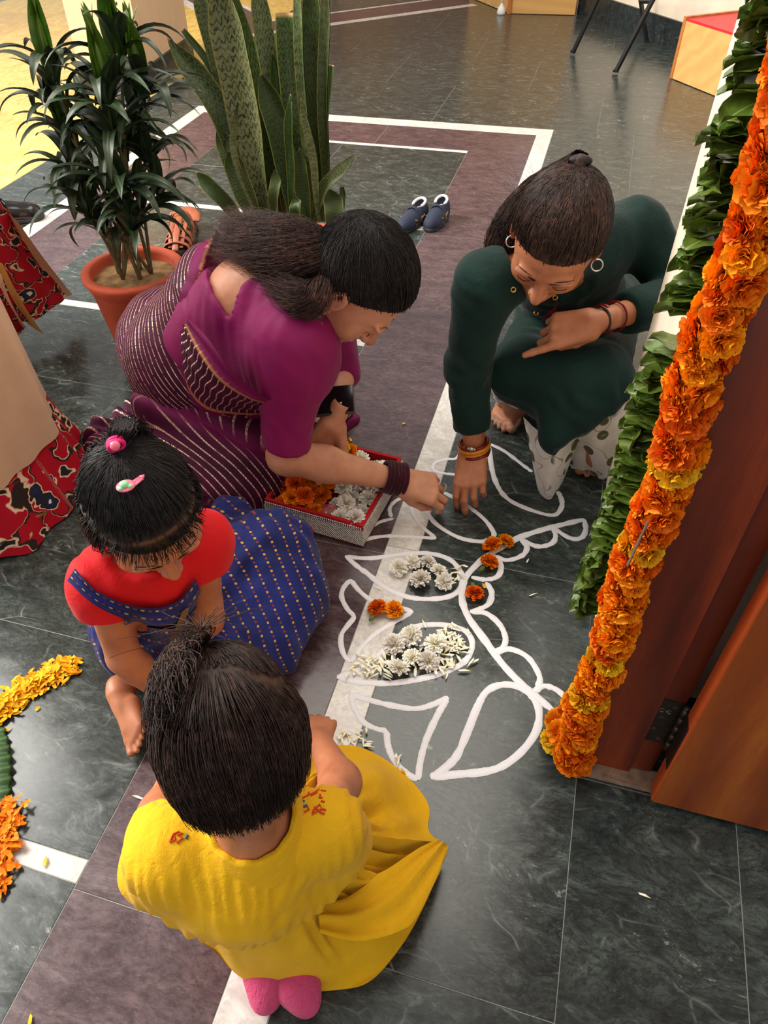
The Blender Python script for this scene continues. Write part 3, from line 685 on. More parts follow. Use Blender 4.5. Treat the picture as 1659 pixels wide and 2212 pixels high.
def hit(vs, px, py, z, lift=.0015, tol=.006):
    """point of a surface (vertex cloud) met along a line of sight, lifted a little off it"""
    p = PX(px, py, z); d = p - V(0, 0, CAMH); d /= np.linalg.norm(d); q = vs - V(0, 0, CAMH); t = q @ d; off = np.linalg.norm(q - t[:, None] * d, axis=1); c_ = np.where(off < tol)[0]
    if not len(c_): return p
    return V(0, 0, CAMH) + d * (t[c_].min() - lift)
def drape(name, vs, top, bot, mat, parent, rows=12, cols=40, lift=.004, z=.33, amp=.0015, sd=0, st=3, al=22, relax_it=3):
    T, Bm = spline(np.asarray(top, float), cols), spline(np.asarray(bot, float), cols); k = np.linspace(0, 1, rows)[:, None, None]; Q = (T[None] * (1 - k) + Bm[None] * k).reshape(-1, 2)
    v = np.array([hit(vs, a, b, z, lift, .009) for a, b in Q]); f = grid_faces(rows, cols); d0 = np.linalg.norm(v - V(0, 0, CAMH), axis=1)
    v = relax(v, f, relax_it, .5); kk = np.repeat(np.linspace(0, 1, rows), cols); uu = np.tile(np.linspace(0, 1, cols), rows)
    dv = V(0, 0, CAMH) - v; dv /= np.linalg.norm(dv, axis=1)[:, None]; v = v + dv * (amp * np.sin(kk * 17 + sd + 2 * np.sin(uu * 5)) + amp)[:, None]
    o = obj(name, np.r_[v, v - dv * .003], np.r_[f, f[:, ::-1] + len(v)], mat, parent, True); attr(o, 'st', np.tile(kk * st, 2)); attr(o, 'al', np.tile(uu * al, 2)); return o
# ================================================================== WOMAN IN THE MAGENTA SAREE
def woman_purple():
    hc = PX(768, 612, .555); fwd = V(.50, -.06, -.85); up = V(.84, -.02, .54); B = basis(fwd, up); MH = mat4(hc, B, 1.06)
    # joints
    pel = PX(372, 800, .19); mid = PX(455, 730, .34); ub = PX(545, 655, .47); nk = PX(640, 632, .53)
    shR = PX(632, 735, .47); elR = PX(618, 985, .20); wrR = PX(858, 1036, .105)
    shL = PX(690, 600, .46); elL = PX(735, 800, .25); wrL = PX(722, 905, .215)
    knR = PX(545, 990, .10); knL = PX(700, 850, .12)
    F = field_for(.007, [pel, ub, shR, elR, wrR, shL, elL, wrL, knR, knL], .17)
    F.ell(pel, (.09, .09, .08), .04); F.rc(pel, mid, .08, .085, .04); F.rc(mid, ub, .085, .10, .05); F.rc(shR, shL, .058, .058, .05); F.rc(ub, nk, .07, .052, .05)
    F.rc(nk, xf(MH, V(0, -.03, -.1)[None])[0], .052, .05, .03)
    F.rc(shR, elR, .05, .041, .03); F.rc(elR, elR + .35 * (wrR - elR), .041, .040, .02); F.rc(elR + .35 * (wrR - elR), wrR, .040, .024, .02)
    F.rc(shL, elL, .048, .038, .03); F.rc(elL, wrL, .038, .024, .02)
    F.rc(pel, knR - V(0, 0, .03), .07, .04, .03); F.rc(pel, knL - V(0, 0, .03), .07, .04, .03); floor_clip(F)
    v, f = F.mesh(); v = relax(v, f, 2, .5)
    hv, hf, ht = head_mesh(MH)
    d = wrR - elR; d /= np.linalg.norm(d)
    HR = mat4(wrR, basis(V(.97, .10, -.20), V(.18, -.45, .85)))
    h1 = hand_mesh(HR, s=1, curl=((38, 42, 20), (42, 44, 22), (52, 52, 30), (58, 58, 34)), thumb=(.010, .006, -.004))
    HL = mat4(wrL, basis(V(-.35, -.35, -.75), V(-.5, .8, .1)))
    h2 = hand_mesh(HL, s=1, curl=((20, 30, 20), (24, 34, 20), (28, 40, 24), (30, 40, 24)), thumb=(.004, .004, 0))
    o = body_obj([(v, f, None, None), (hv, hf, ht, None), (h1[0], h1[1], None, None), (h2[0], h2[1], None, h2[2])], M_skinA,
                 'woman in magenta sequinned saree bending over a red flower box', srgb(196, 20, 40))
    # ---------------- blouse
    mg = cloth('magenta_blouse_cloth', srgb(130, 12, 82), .6, .1, .1, .3); M_bl = mg.m
    F = field_for(.0045, [pel, mid, ub, shR, elR, shL], .14)
    F.rc(mid, ub, .118, .112, .06); F.rc(shR, shL, .07, .066, .06); F.rc(ub, nk + V(-.03, 0, -.02), .085, .052, .05)
    cuff = shR + .90 * (elR - shR); F.rc(shR, cuff, .066, .054, .04); F.rc(shL, elL, .06, .05, .04)
    F.rc(PX(640, 770, .42), PX(560, 760, .38), .09, .10, .05)
    a = elR - shR; a /= np.linalg.norm(a)
    P = F.pts(tuple(slice(0, x) for x in F.n)); near = np.linalg.norm(P - elR, axis=-1) < .14
    F.F = np.where(near, np.maximum(F.F, ((P - cuff) @ a)), F.F).astype(np.float32)
    nsd = cut_prism(F, PX(515, 605, .53), V(-.35, -.1, .93), V(1, 0, 0), [PX(*q) for q in ((470, 540, .52), (456, 585, .52), (468, 645, .52), (482, 664, .52), (552, 632, .53), (640, 606, .55), (700, 560, .57), (600, 500, .55), (500, 520, .53))], -.07)
    v, f = F.mesh(); v = relax(v, f, 2, .5); edge_ = np.abs(nsd(v)) < .010; v = np.where(edge_[:, None], relax(v, f, 9, .5), v); n = vnormals(v, f)
    v = v + n * (folds(v, n, [(V(.8, -.5, .3), .032, .0013, .7), (V(1, .6, .2), .05, .0012, .9)], 3) + .003 * fbm(v * 14, 6, 2))[:, None]
    obj('blouse', v, f, M_bl, o, True)
    # skin under the neckline follows the blouse
    # ---------------- saree: hips, lap, train and shoulder drape
    m = NM('sequinned_saree_cloth'); c_ = m.coord('Object'); st = m.attr('st'); al = m.attr('al')
    base = m.ramp(m.noise(c_, 14, 3), [(.3, srgb(54, 4, 34)), (.7, srgb(76, 8, 47))])
    fr = m.math('FRACT', st); line = m.ramp(m.math('ABSOLUTE', m.math('SUBTRACT', fr, .5)), [(.0, 1.0), (.07, 1.0), (.10, 0.0)])
    tick = m.math('FRACT', m.math('MULTIPLY', al, 1.0)); dash = m.ramp(m.math('ABSOLUTE', m.math('SUBTRACT', tick, .5)), [(.40, 1.0), (.47, 0.0)])
    nz = m.noise(c_, 26, 4, .7); dash = m.math('MULTIPLY', dash, m.ramp(nz, [(.36, .25), (.5, 1.0)])); seq = m.math('MULTIPLY', line, dash)
    plain = m.attr('plain'); seq = m.math('MULTIPLY', seq, m.math('SUBTRACT', 1.0, m.math('MINIMUM', plain, 1.0)))
    thin = m.ramp(m.math('ABSOLUTE', m.math('SUBTRACT', m.math('FRACT', m.math('MULTIPLY', st, 3.0)), .5)), [(.0, 1.0), (.12, .0)])
    base = m.mix(m.math('MULTIPLY', thin, .5), base, srgb(58, 8, 38)); base = m.mix(plain, base, srgb(112, 12, 72))
    gold = m.ramp(m.noise(c_, 400, 2), [(.4, srgb(190, 140, 110)), (.6, srgb(244, 214, 196))])
    m.set(Base_Color=m.mix(m.attr('gold'), m.mix(seq, base, gold), srgb(176, 116, 72)), Roughness=m.ramp(seq, [(0, .65), (1, .28)]), Metallic=m.math('MULTIPLY', seq, .55))
    m.b.inputs['Specular IOR Level'].default_value = .2; m.bump(m.math('ADD', seq, m.math('MULTIPLY', m.noise(c_, 500, 2), .3)), .25, .002); M_sa = m.m
    def finish(name, v, f, st, al, plain=None, gold=None, parent=o, mat=M_sa):
        q = obj(name, v, f, mat, parent, True); attr(q, 'st', st); attr(q, 'al', al); attr(q, 'plain', np.zeros(len(v)) if plain is None else plain); attr(q, 'gold', np.zeros(len(v)) if gold is None else gold); return q
    F = field_for(.007, [PX(230, 700, .2), PX(260, 990, .0), PX(600, 1090, .0), PX(760, 880, .05), PX(400, 640, .3)], .10)
    F.ell(PX(396, 742, .21), (.175, .165, .155), .05)
    F.rc(PX(400, 850, .18), PX(530, 985, .085), .135, .095, .08); F.rc(PX(440, 770, .18), PX(690, 850, .09), .13, .085, .08)
    F.ell(PX(520, 915, .06), (.24, .20, .10), .08); F.ell(PX(480, 1010, .04), (.21, .14, .08), .06); F.ell(PX(540, 950, .09), (.12, .11, .10), .05); F.ell(PX(600, 900, .06), (.10, .10, .08), .05)
    F.ell(PX(380, 1010, .06), (.13, .11, .075), .05); F.ell(PX(440, 1040, .04), (.14, .10, .065), .05); F.rc(PX(545, 1035, .045), PX(400, 1035, .05), .065, .07, .06); F.rc(PX(370, 1000, .06), PX(222, 968, .03), .075, .042, .05)
    F.rc(PX(700, 880, .03), PX(748, 905, .012), .05, .02, .04); floor_clip(F, .003)
    v, f = F.mesh(); v = relax(v, f, 3, .5); n = vnormals(v, f)
    # stripe coordinates: rings round the torso on the hips, long lines towards the knees on the lap
    sa = ub - pel; sa /= np.linalg.norm(sa); w0 = PX(330, 868, .2)
    D = PX(575, 1075, .03) - PX(345, 890, .16); D[2] = 0; D /= np.linalg.norm(D); Nn = V(-D[1], D[0], 0)
    ring_c = (v - pel) @ sa; lap_c = (v - w0) @ Nn; side = (v - w0) @ np.cross(sa, V(0, 0, 1.)) 
    pr = np.stack([PROJ(p)[:2] for p in (w0, PX(440, 890, .25))]) # waist fold line, kept as a plane through the body
    pn = np.cross(PX(440, 905, .25) - w0, V(.1, -.6, .8)); pn /= np.linalg.norm(pn); wl_ = (v - w0) @ pn
    if ((pel - w0) @ pn) > 0: wl_ = -wl_
    lap = wl_ > 0
    S = np.where(lap, lap_c / .0140 + .25 * fbm(v * 6, 4, 2), ring_c / .0128 + .35 * fbm(v * 5, 8, 2)); A_ = np.where(lap, (v - w0) @ D, side) / .0065
    fo = np.where(lap, folds(v, n, [(Nn, .06, .0028, .35), (Nn + .3 * D, .13, .005, .3)], 2), folds(v, n, [(sa, .11, .003, .8)], 5)) - .012 * np.exp(-(wl_ / .012) ** 2)
    v = v + n * fo[:, None]; v[:, 2] = np.maximum(v[:, 2], .002)
    hem = ss(.032, .018, v[:, 2]); pl = np.clip(np.exp(-(wl_ / .02) ** 2) * 1.0 + .9 * hem, 0, 1)
    finish('saree', v, f, S, A_, pl)
    # shoulder drape: thick shell over the left/back of the torso
    F = field_for(.006, [pel, mid, ub, shL, nk], .2)
    F.rc(PX(400, 770, .25), PX(500, 640, .43), .150, .118, .06); F.rc(PX(500, 640, .43), PX(590, 572, .47), .118, .080, .06); F.rc(PX(430, 800, .24), PX(540, 800, .28), .135, .115, .06)
    e3 = [PX(*q) for q in ((478, 545, .52), (455, 600, .50), (420, 660, .46), (398, 720, .42), (388, 780, .38), (400, 840, .34), (440, 880, .30), (500, 893, .26), (560, 880, .24), (640, 860, .2))]
    sdf = cut_prism(F, PX(430, 740, .38), V(0, -.72, .69), V(1., 0, 0), e3 + [PX(900, 700, .4), PX(900, 400, .4), PX(520, 400, .5)], -.16)
    v, f = F.mesh(); v = relax(v, f, 1, .4); n = vnormals(v, f); dist = np.where(n @ V(0, -.72, .69) > -.3, np.abs(sdf(v)), 1)
    ringc = (v - pel) @ sa; S = ringc / .0128 + .35 * fbm(v * 5, 8, 2); A_ = side2 = ((v - pel) @ np.cross(sa, V(0, 0, 1.))) / .0065
    vv = v + n * folds(v, n, [(sa, .10, .003, .8)], 9)[:, None]
    gold = ((dist < .005) & (n @ V(0, -.72, .69) > .45)) * 1.0; pl = ss(.040, .032, dist)
    finish('shoulder_drape', vv, f, S, A_, pl, gold)
    # folded pallu hanging across the ribs inside the edge (dark, sequinned) with its magenta border
    top = [PX(*q) for q in ((412, 690, .50), (452, 735, .49), (500, 800, .45), (560, 850, .40), (608, 872, .36))]
    bot = [PX(*q) for q in ((392, 740, .44), (402, 830, .40), (440, 880, .34), (500, 893, .30), (575, 895, .28))]
    T, Bm = spline(top, 40), spline(bot, 40); k = np.linspace(0, 1, 26)[:, None, None]
    G = T[None] * (1 - k) + Bm[None] * k; bulge = np.sin(np.pi * k) * .022; G = G + bulge * V(.1, -.7, .7); G = G + (.005 * np.sin(k * 22 + np.linspace(0, 3, 40)[None, :, None]))* V(0, -.7, .7)
    v = G.reshape(-1, 3); vb = v - V(0, -.7, .7) * .004; f = grid_faces(26, 40); v2 = np.r_[v, vb]; f2 = np.r_[f, f[:, ::-1] + len(v)]
    kk = np.tile(np.repeat(np.linspace(0, 1, 26), 40), 2); uu = np.tile(np.tile(np.linspace(0, 1, 40), 26), 2)
    finish('pallu', v2, f2, uu * 17, kk * 16, ss(.30, .22, kk), ((kk > .955) | ((kk > .26) & (kk < .30))) * 1.0)
    # train on the floor towards the left
    edge = [PX(*q) for q in ((180, 955), (200, 930), (250, 915), (300, 880), (330, 900), (330, 990), (300, 1030), (240, 1020), (190, 985))]
    heap('saree_train', edge, .055, M_sa, o, st=.017, dirs=V(.3, 1, 0))
    tip = [PX(*q) for q in ((690, 900), (735, 880), (778, 905), (745, 935), (700, 940))]; heap('saree_corner', tip, .03, M_sa, o, st=.5, dirs=V(1, 0, 0), plain=.8)
    bord = [PX(*q) for q in ((520, 1062), (590, 1020), (640, 1000), (640, 1040), (600, 1085), (540, 1108), (480, 1105), (440, 1085))]; heap('saree_border', bord, .045, M_sa, o, st=.02, dirs=V(-.5, 1, 0), plain=.8)
    # ---------------- velvet bangles, ring, earring
    M_velvet = cloth('maroon_velvet', srgb(60, 6, 26), .9, .3, .3, 1.0, 300).m
    for k in range(6):
        ring('bangle', wrR + d * (-.030 + .0085 * k) + V(0, .002, .001 * (k % 2)), d + V(.05 * math.sin(k * 2), 0, .05), .0345 + .0008 * (k % 3), .0046, M_velvet, o, 28)
    M_silver = simple('silver', srgb(190, 186, 178), .3, .9, var=.2)
    fr_ = xf(HR, V(-.012, .108, -.01)[None])[0]; ring('finger_ring', fr_, HR[:3, 1] + HR[:3, 2] * -.7, .0105, .0016, M_silver, o, 20)
    M_ear = simple('oxidised_silver', srgb(120, 110, 100), .4, .8, var=.4, scale=200)
    ec = xf(MH, V(.086, .004, -.052)[None])[0]; mb = MB().ell(ec, (.009, .009, .011)); mb.ell(ec - V(0, 0, .014), (.012, .012, .005)); mb.ell(xf(MH, V(.087, .004, -.037)[None])[0], (.006, .006, .006)); mb.build('earring', M_ear, o, True)
    eyebrows(o, MH, M_hairB)
    # ---------------- hair: smooth over the crown to a clip, loose curls over the back
    G = V(.10, -.85, .50); dr_ = root_dirs(2600); m_ = 14; t = np.linspace(0, 1, m_)[None, :, None]
    Gd = G / np.linalg.norm(G) + RNG.normal(0, .16, (len(dr_), 1, 3)) * V(.5, .3, 1.0); path = slerp(dr_[:, None], Gd * np.ones((1, m_, 1)), t ** .9)
    S1 = scalp(path, .009 + .003 * RNG.random((len(dr_), 1)) * np.ones((1, m_))); S1 = jitter(S1, .003, 40, 3)
    hair_obj(o, cap_mesh(MH, .008), [S1], M_hairB, MH)
    # loose mass (world space), curls
    ctr = spline([PX(*q) for q in ((738, 528, .63), (705, 545, .62), (650, 545, .61), (590, 535, .60), (530, 520, .585), (488, 508, .57))], 26)
    ctr2 = spline([PX(*q) for q in ((735, 560, .60), (705, 610, .585), (672, 650, .565), (640, 640, .565), (590, 600, .565), (540, 570, .56))], 26)
    SL = []
    for c_, nst, rad, sd in ((ctr, 3000, .066, 1), (ctr2, 1300, .032, 2)):
        tt, U, Bv = frames(c_)
        a = RNG.uniform(0, 2 * np.pi, nst); r = np.sqrt(RNG.random(nst)) ** .8 * rad * RNG.uniform(.8, 1.15, nst); L = RNG.uniform(.6, 1.0, nst)
        k = np.linspace(0, 1, 26)[None, :] * L[:, None]; idx = k * 25; i0 = np.clip(idx.astype(int), 0, 24); fr = (idx - i0)[..., None]
        lerp = lambda A: A[i0] * (1 - fr) + A[i0 + 1] * fr
        grow = (.35 + .65 * np.minimum(1, k * 2.2))[..., None]
        ph = RNG.uniform(0, 6.28, (nst, 1)); fq = RNG.uniform(9, 22, (nst, 1)); ca = RNG.uniform(.003, .011, (nst, 1)) * np.minimum(1, k * 3)
        X = lerp(c_) + grow * (lerp(U) * (r * np.cos(a))[:, None, None] + lerp(Bv) * (r * np.sin(a))[:, None, None] * .8)
        X = X + (ca * np.sin(fq * k + ph))[..., None] * lerp(U) + (ca * np.cos(fq * k + ph))[..., None] * lerp(Bv)
        SL.append(X)
    F = field_for(.006, np.r_[ctr, ctr2], .07); F.chain(ctr[::5], np.linspace(.024, .028, 6), .02); F.chain(ctr2[::5], np.full(6, .013), .02); cv, cf = F.mesh(); cn = vnormals(cv, cf); cv = cv + cn * (.006 * noise3(cv * 90, 3))[:, None]
    hair_obj(o, (cv, cf), SL, M_hairCurl, np.eye(4), 'loose_curls', None, .0005, .00025)
    M_goldp = simple('gold_clip', srgb(196, 156, 110), .3, .8)
    cc = PX(735, 532, .635); mb = MB()
    for a_, b_ in (((0, 0), (.018, .004)), ((.018, .004), (.016, .018)), ((.016, .018), (.004, .016)), ((.004, .016), (.002, .030)), ((.002, .030), (.014, .032)), ((0, 0), (-.006, .012))): mb.tube([cc + V(a_[0], a_[1] * .5, a_[1]), cc + V(b_[0], b_[1] * .5, b_[1])], .0016, 6)
    mb.build('hair_clip', M_goldp, o)
    # ---------------- phone in the left hand (its own thing)
    M_ph = simple('phone_glass', srgb(10, 10, 12), .12, var=.1); M_phf = simple('phone_case', srgb(60, 54, 50), .35, .2)
    pc = PX(694, 868, .25); Rb = basis(V(.75, .25, .05), V(-.05, -.45, .9))
    e = empty('smartphone', pc); 
    mb = MB().box((0, 0, 0), (.074, .152, .008), Rb); q = mb.build('case', M_phf, e); bv = q.modifiers.new('b', 'BEVEL'); bv.width = .003; bv.segments = 2
    MB().box(Rb @ V(0, 0, .0046), (.068, .146, .0012), Rb).build('screen', M_ph, e)
    mb = MB().box(Rb @ V(.016, .045, .0054), (.003, .003, .0004), Rb).box(Rb @ V(.010, .045, .0054), (.003, .0045, .0004), Rb); mb.build('screen_digits', M_whitep, e)
    tag(e, 'black smartphone held by the woman in the magenta saree', 'phone')
    return o
def heap(name, outline, hgt, mat, parent, st=.02, dirs=V(1, 0, 0), plain=0.0, n=70, rings=16, seed=3, uvs=None):
    """low cloth heap with a traced outline on the floor"""
    E = spline(np.asarray(outline), n, True); c = E.mean(0); c[2] = 0
    k = np.linspace(0, 1, rings)[:, None, None]; G = c + (E[None] - c) * (k ** .8)
    prof = (1 - k[..., 0] ** 3.0) * hgt + .004; G[..., 2] = prof
    v = np.r_[G.reshape(-1, 3)]; D = np.asarray(dirs, float); D = D / np.linalg.norm(D); rel = np.repeat(np.linspace(0, 1, rings), n)
    v[:, 2] += (hgt * .35 * np.sin(2 * np.pi * ((v @ D) / .05 + .6 * fbm(v * 12, seed, 2))) + hgt * .3 * noise3(v * 16, seed)) * np.sqrt(np.clip(1 - rel ** 4, 0, 1)) * .8
    v[:, 2] = np.maximum(v[:, 2], .002); f = grid_faces(rings, n, True)
    o = obj(name, v, f[:, ::-1], mat, parent, True)
    N = V(D[0], D[1], 0); attr(o, 'st', v @ N / st); attr(o, 'al', v @ V(-D[1], D[0], 0) / .011); attr(o, 'plain', np.full(len(v), plain)); attr(o, 'gold', np.zeros(len(v))); return o
woman_purple()
# ================================================================== WOMAN IN THE DARK GREEN KURTA
def woman_green():
    hc = PX(1203, 512, .635); fwd = V(-.13, -.72, -.69); up = V(.12, -.6, .8); B = basis(fwd, up); MH = mat4(hc, B, 1.02)
    shR = PX(1050, 612, .52); elR = PX(1008, 795, .33); wrR = PX(1024, 968, .125)
    shL = PX(1372, 492, .53); elL = PX(1478, 640, .40); wrL = PX(1290, 694, .445)
    ch = PX(1215, 560, .47); ab = PX(1235, 660, .28); pel = PX(1265, 640, .16); nk = PX(1205, 565, .54)
    hipR = pel + V(-.08, 0, 0); hipL = pel + V(.08, .02, 0)
    knR = PX(1125, 800, .29); knL = PX(1285, 822, .30); anR = PX(1112, 880, .07); anL = PX(1292, 985, .07)
    F = field_for(.007, [shR, elR, wrR, shL, elL, wrL, pel, knR, knL, anR, anL, nk], .1)
    F.ell(pel, (.14, .12, .11), .05); F.rc(pel, ab, .11, .10, .05); F.rc(ab, ch, .10, .10, .05); F.rc(shR, shL, .045, .045, .06); F.rc(ch, nk, .09, .05, .05); F.rc(nk, xf(MH, V(0, -.04, -.13)[None])[0], .05, .048, .03)
    for a, b, c in ((shR, elR, wrR), (shL, elL, wrL)):
        F.rc(a, b, .045, .036, .03); q = b + .35 * (c - b); F.rc(b, q, .036, .034, .02); F.rc(q, c, .034, .0225, .02)
    for h, k, a in ((hipR, knR, anR), (hipL, knL, anL)): F.rc(h, k, .075, .05, .03); F.rc(k, a, .05, .033, .03)
    floor_clip(F); v, f = F.mesh(); v = relax(v, f, 2, .5)
    hv, hf, ht = head_mesh(MH)
    HR = mat4(wrR, basis(V(.07, -.72, -.55), V(-.12, -.55, .72)))
    h1 = hand_mesh(HR, s=1, curl=((22, 30, 18), (20, 26, 16), (30, 34, 18), (36, 40, 20)), thumb=(.012, .005, .01), spread=.5, scale=1.0)
    HL = mat4(wrL, basis(V(-.90, -.30, -.22), V(.10, -.62, .76)))
    h2 = hand_mesh(HL, s=-1, curl=((4, 8, 6), (46, 80, 40), (54, 84, 44), (58, 86, 44)), thumb=(.018, .010, -.01), spread=.5)
    fR = foot_mesh(mat4(PX(1118, 872, 0) , basis(V(-.12, -1, 0), V(0, 0, 1))), s=1, scale=.93)
    fL = foot_mesh(mat4(PX(1300, 932, 0), basis(V(-.06, -1, 0), V(0, 0, 1))), s=-1, scale=.95)
    fR = foot_mesh(mat4(PX(1118, 850, 0), basis(V(-.10, -1, 0), V(0, 0, 1))), s=-1, scale=.93)
    fL = foot_mesh(mat4(PX(1300, 935, 0), basis(V(-.10, -1, 0), V(0, 0, 1))), s=1, scale=.95)
    o = body_obj([(v, f, None, None), (hv, hf, ht, None), (h1[0], h1[1], None, None), (h2[0], h2[1], None, None), (fR[0], fR[1], None, fR[2]), (fL[0], fL[1], None, fL[2])], M_skinB,
                 'woman in dark green kurta squatting beside the floor drawing', srgb(150, 120, 104))
    # ---------------- kurta
    M_k = cloth('dark_green_cotton', srgb(9, 40, 35), .8, .22, .18, .5, 700).m
    F = field_for(.006, [shR, elR, wrR, shL, elL, pel, knR, knL, nk, PX(1190, 960, .2)], .12)
    F.rc(pel, ab, .13, .125, .06); F.rc(ab, ch, .125, .12, .06); F.rc(shR, shL, .064, .060, .08); F.rc(ch, nk, .10, .055, .05)
    cuR = elR + .72 * (wrR - elR); pass
    cuL = elL + .62 * (wrL - elL); pass
    F.rc(shR, elR, .062, .050, .025); F.rc(elR, cuR, .049, .042, .02); F.rc(shL, elL, .064, .054, .025); F.rc(elL, cuL, .053, .050, .015)
    sl = tuple(slice(0, x) for x in F.n); P = F.pts(sl)
    for c, e, w in ((cuR, elR, wrR), (cuL, elL, wrL)):
        a = (w - e) / np.linalg.norm(w - e); F.F = np.where(np.linalg.norm(P - w, axis=-1) < .10, np.maximum(F.F, (P - c) @ a), F.F).astype(np.float32)
    # skirt of the kurta over the knees, hanging in front
    F.rc(hipR, knR, .09, .062, .03); F.rc(hipL, knL, .09, .066, .03); F.rc(knR, knL, .058, .066, .05)
    F.rc(PX(1205, 830, .29), PX(1195, 940, .20), .06, .03, .05); F.rc(knL, PX(1330, 880, .19), .065, .045, .05); F.rc(PX(1250, 850, .27), PX(1215, 950, .19), .065, .03, .05); F.rc(PX(1270, 850, .27), PX(1290, 905, .18), .07, .045, .05); F.rc(knR + V(.02, 0, 0), PX(1165, 880, .21), .055, .03, .04)
    # pointed hem, trimmed with a traced edge seen from the front
    hemp = [PX(*q) for q in ((1060, 790, .30), (1075, 800, .30), (1112, 830, .28), (1120, 880, .25), (1140, 930, .22), (1172, 968, .20), (1190, 975, .20), (1240, 948, .21), (1300, 915, .21), (1345, 880, .22), (1400, 850, .22), (1500, 800, .2), (1500, 1150, .1), (1000, 1150, .1), (1060, 850, .2))]
    near = ~((np.linalg.norm(P - elR, axis=-1) < .17) | (np.linalg.norm(P - wrR, axis=-1) < .19)); old = F.F.copy()
    cut_prism(F, PX(1200, 900, .25), V(0, -.72, .69), V(1, 0, 0), hemp, -.9); F.F = np.where(near, F.F, old)
    # V neck
    cut_prism(F, PX(1180, 640, .5), V(-.05, -.80, .6), V(1, 0, 0), [PX(*q) for q in ((1095, 560, .52), (1120, 610, .50), (1150, 662, .48), (1166, 672, .48), (1186, 660, .48), (1225, 615, .50), (1250, 560, .53), (1180, 500, .55))], -.09)
    floor_clip(F, .03); v, f = F.mesh(); v = relax(v, f, 2, .4); n = vnormals(v, f)
    armR = (wrR - elR) / np.linalg.norm(wrR - elR); da = np.linalg.norm(v - elR, axis=1)
    v = v + n * (folds(v, n, [(V(.5, -.3, .8), .05, .0018, .8), (V(1, .2, .1), .07, .0025, .7)], 13) + .004 * np.exp(-(da / .06) ** 2) * np.sin((v - elR) @ armR / .0045 * .6) + .004 * fbm(v * 10, 3, 2))[:, None]
    k = obj('kurta', v, f, M_k, o, True)
    # ---------------- embroidered white trousers
    m = NM('white_embroidered_cotton'); c = m.coord('Object'); base = m.ramp(m.noise(c, 20, 3), [(.3, srgb(214, 206, 196)), (.7, srgb(238, 233, 226))])
    n1 = m.noise(c, 15, 1, .4, .3); vine = m.ramp(m.math('ABSOLUTE', m.math('SUBTRACT', n1, .5)), [(.0, 1.0), (.006, 1.0), (.012, 0.0)])
    vd = m.n('ShaderNodeTexVoronoi'); m.lk(m.coord('Object', scale=(1, .55, .8), rot=(.4, .2, .6)), vd.inputs['Vector']); vd.inputs['Scale'].default_value = 24
    leaf = m.ramp(vd.outputs['Distance'], [(.30, 1.0), (.35, 0.0)]); pick = m.ramp(m.noise(c, 16, 1), [(.42, 0.0), (.46, 1.0)])
    lc = m.ramp(m.n('ShaderNodeSeparateColor').outputs[0], [(0, srgb(70, 82, 56)), (1, srgb(150, 120, 70))]) if False else m.mix(m.noise(c, 40, 1), srgb(56, 78, 60), srgb(120, 104, 60))
    col = m.mix(m.math('MULTIPLY', vine, .75), base, srgb(132, 112, 76)); col = m.mix(m.math('MULTIPLY', leaf, pick), col, lc)
    m.set(Base_Color=col, Roughness=.85); m.bump(m.math('ADD', m.math('MULTIPLY', leaf, .6), m.noise(c, 600, 2)), .2, .002); M_tr = m.m
    def cuff(top, bot, r0, r1, fl, name='trouser_leg', n=60, mrows=24, pinch=None):
        top = np.asarray(top); bot = np.asarray(bot); ax = bot - top; L = np.linalg.norm(ax); ax = ax / L; u = V(1., 0, 0); u -= ax * (u @ ax); u /= np.linalg.norm(u); w = np.cross(ax, u)
        t = np.linspace(0, 1, mrows)[:, None]; a = np.linspace(0, 2 * np.pi, n, endpoint=False)[None, :]
        R = r0 + (r1 - r0) * t ** 1.3; R = R * (1 + .10 * t * np.sin(a * 5 + 1) + .05 * t * np.sin(a * 9)) + .0022 * (t > .9) * np.sin(a * 40)
        G = top + ax * (t * L)[..., None] + (R * np.cos(a))[..., None] * u + (R * np.sin(a) * fl)[..., None] * w
        v = G.reshape(-1, 3); v[:, 2] = np.maximum(v[:, 2], .004); f = grid_faces(mrows, n, True); v2 = np.r_[v, v - vnormals(v, f) * .0015]
        return obj(name, v2, np.r_[f, f[:, ::-1] + len(v)], M_tr, o, True)
    cuff(knR + V(.0, .03, -.03), PX(1118, 850, .055), .075, .060, .9)
    cuff(knL + V(0, .02, -.03), PX(1303, 972, .05), .08, .088, .9)
    # loose front panel of the right trouser leg trailing on the floor
    top = [PX(*q) for q in ((1130, 900, .17), (1170, 935, .18), (1215, 940, .18), (1262, 915, .17))]; bot = [PX(*q) for q in ((1160, 1050, .012), (1168, 1068, .006), (1190, 1078, .004), (1216, 1040, .01))]
    T, Bm = spline(top, 26), spline(bot, 26); kk = np.linspace(0, 1, 26)[:, None, None]; G = T[None] * (1 - kk) + Bm[None] * kk
    G = G + (np.sin(np.pi * kk) * .02 + .004 * np.sin(np.linspace(0, 14, 26))[None, :, None] * kk + .0025 * np.sin(np.linspace(0, 60, 26))[None, :, None] * (kk > .93)) * V(0, -.75, .66)
    v = G.reshape(-1, 3); f = grid_faces(26, 26); obj('trouser_hem', np.r_[v, v + V(0, .0012, -.001)], np.r_[f, f[:, ::-1] + len(v)], M_tr, o, True)
    # ---------------- buttons, tassel, bangles, earring, nose stud, toe ring
    M_gold = simple('gold', srgb(206, 160, 80), .28, .9, var=.2)
    def on_kurta(px, py, z):   # nearest kurta vertex to the sight point
        p = PX(px, py, z); d = p - V(0, 0, CAMH); d /= np.linalg.norm(d); q = v_k - V(0, 0, CAMH); t = q @ d; off = np.linalg.norm(q - t[:, None] * d, axis=1); c_ = np.where(off < .006)[0]
        return v_k[c_[np.argmin(t[c_])]] if len(c_) else p
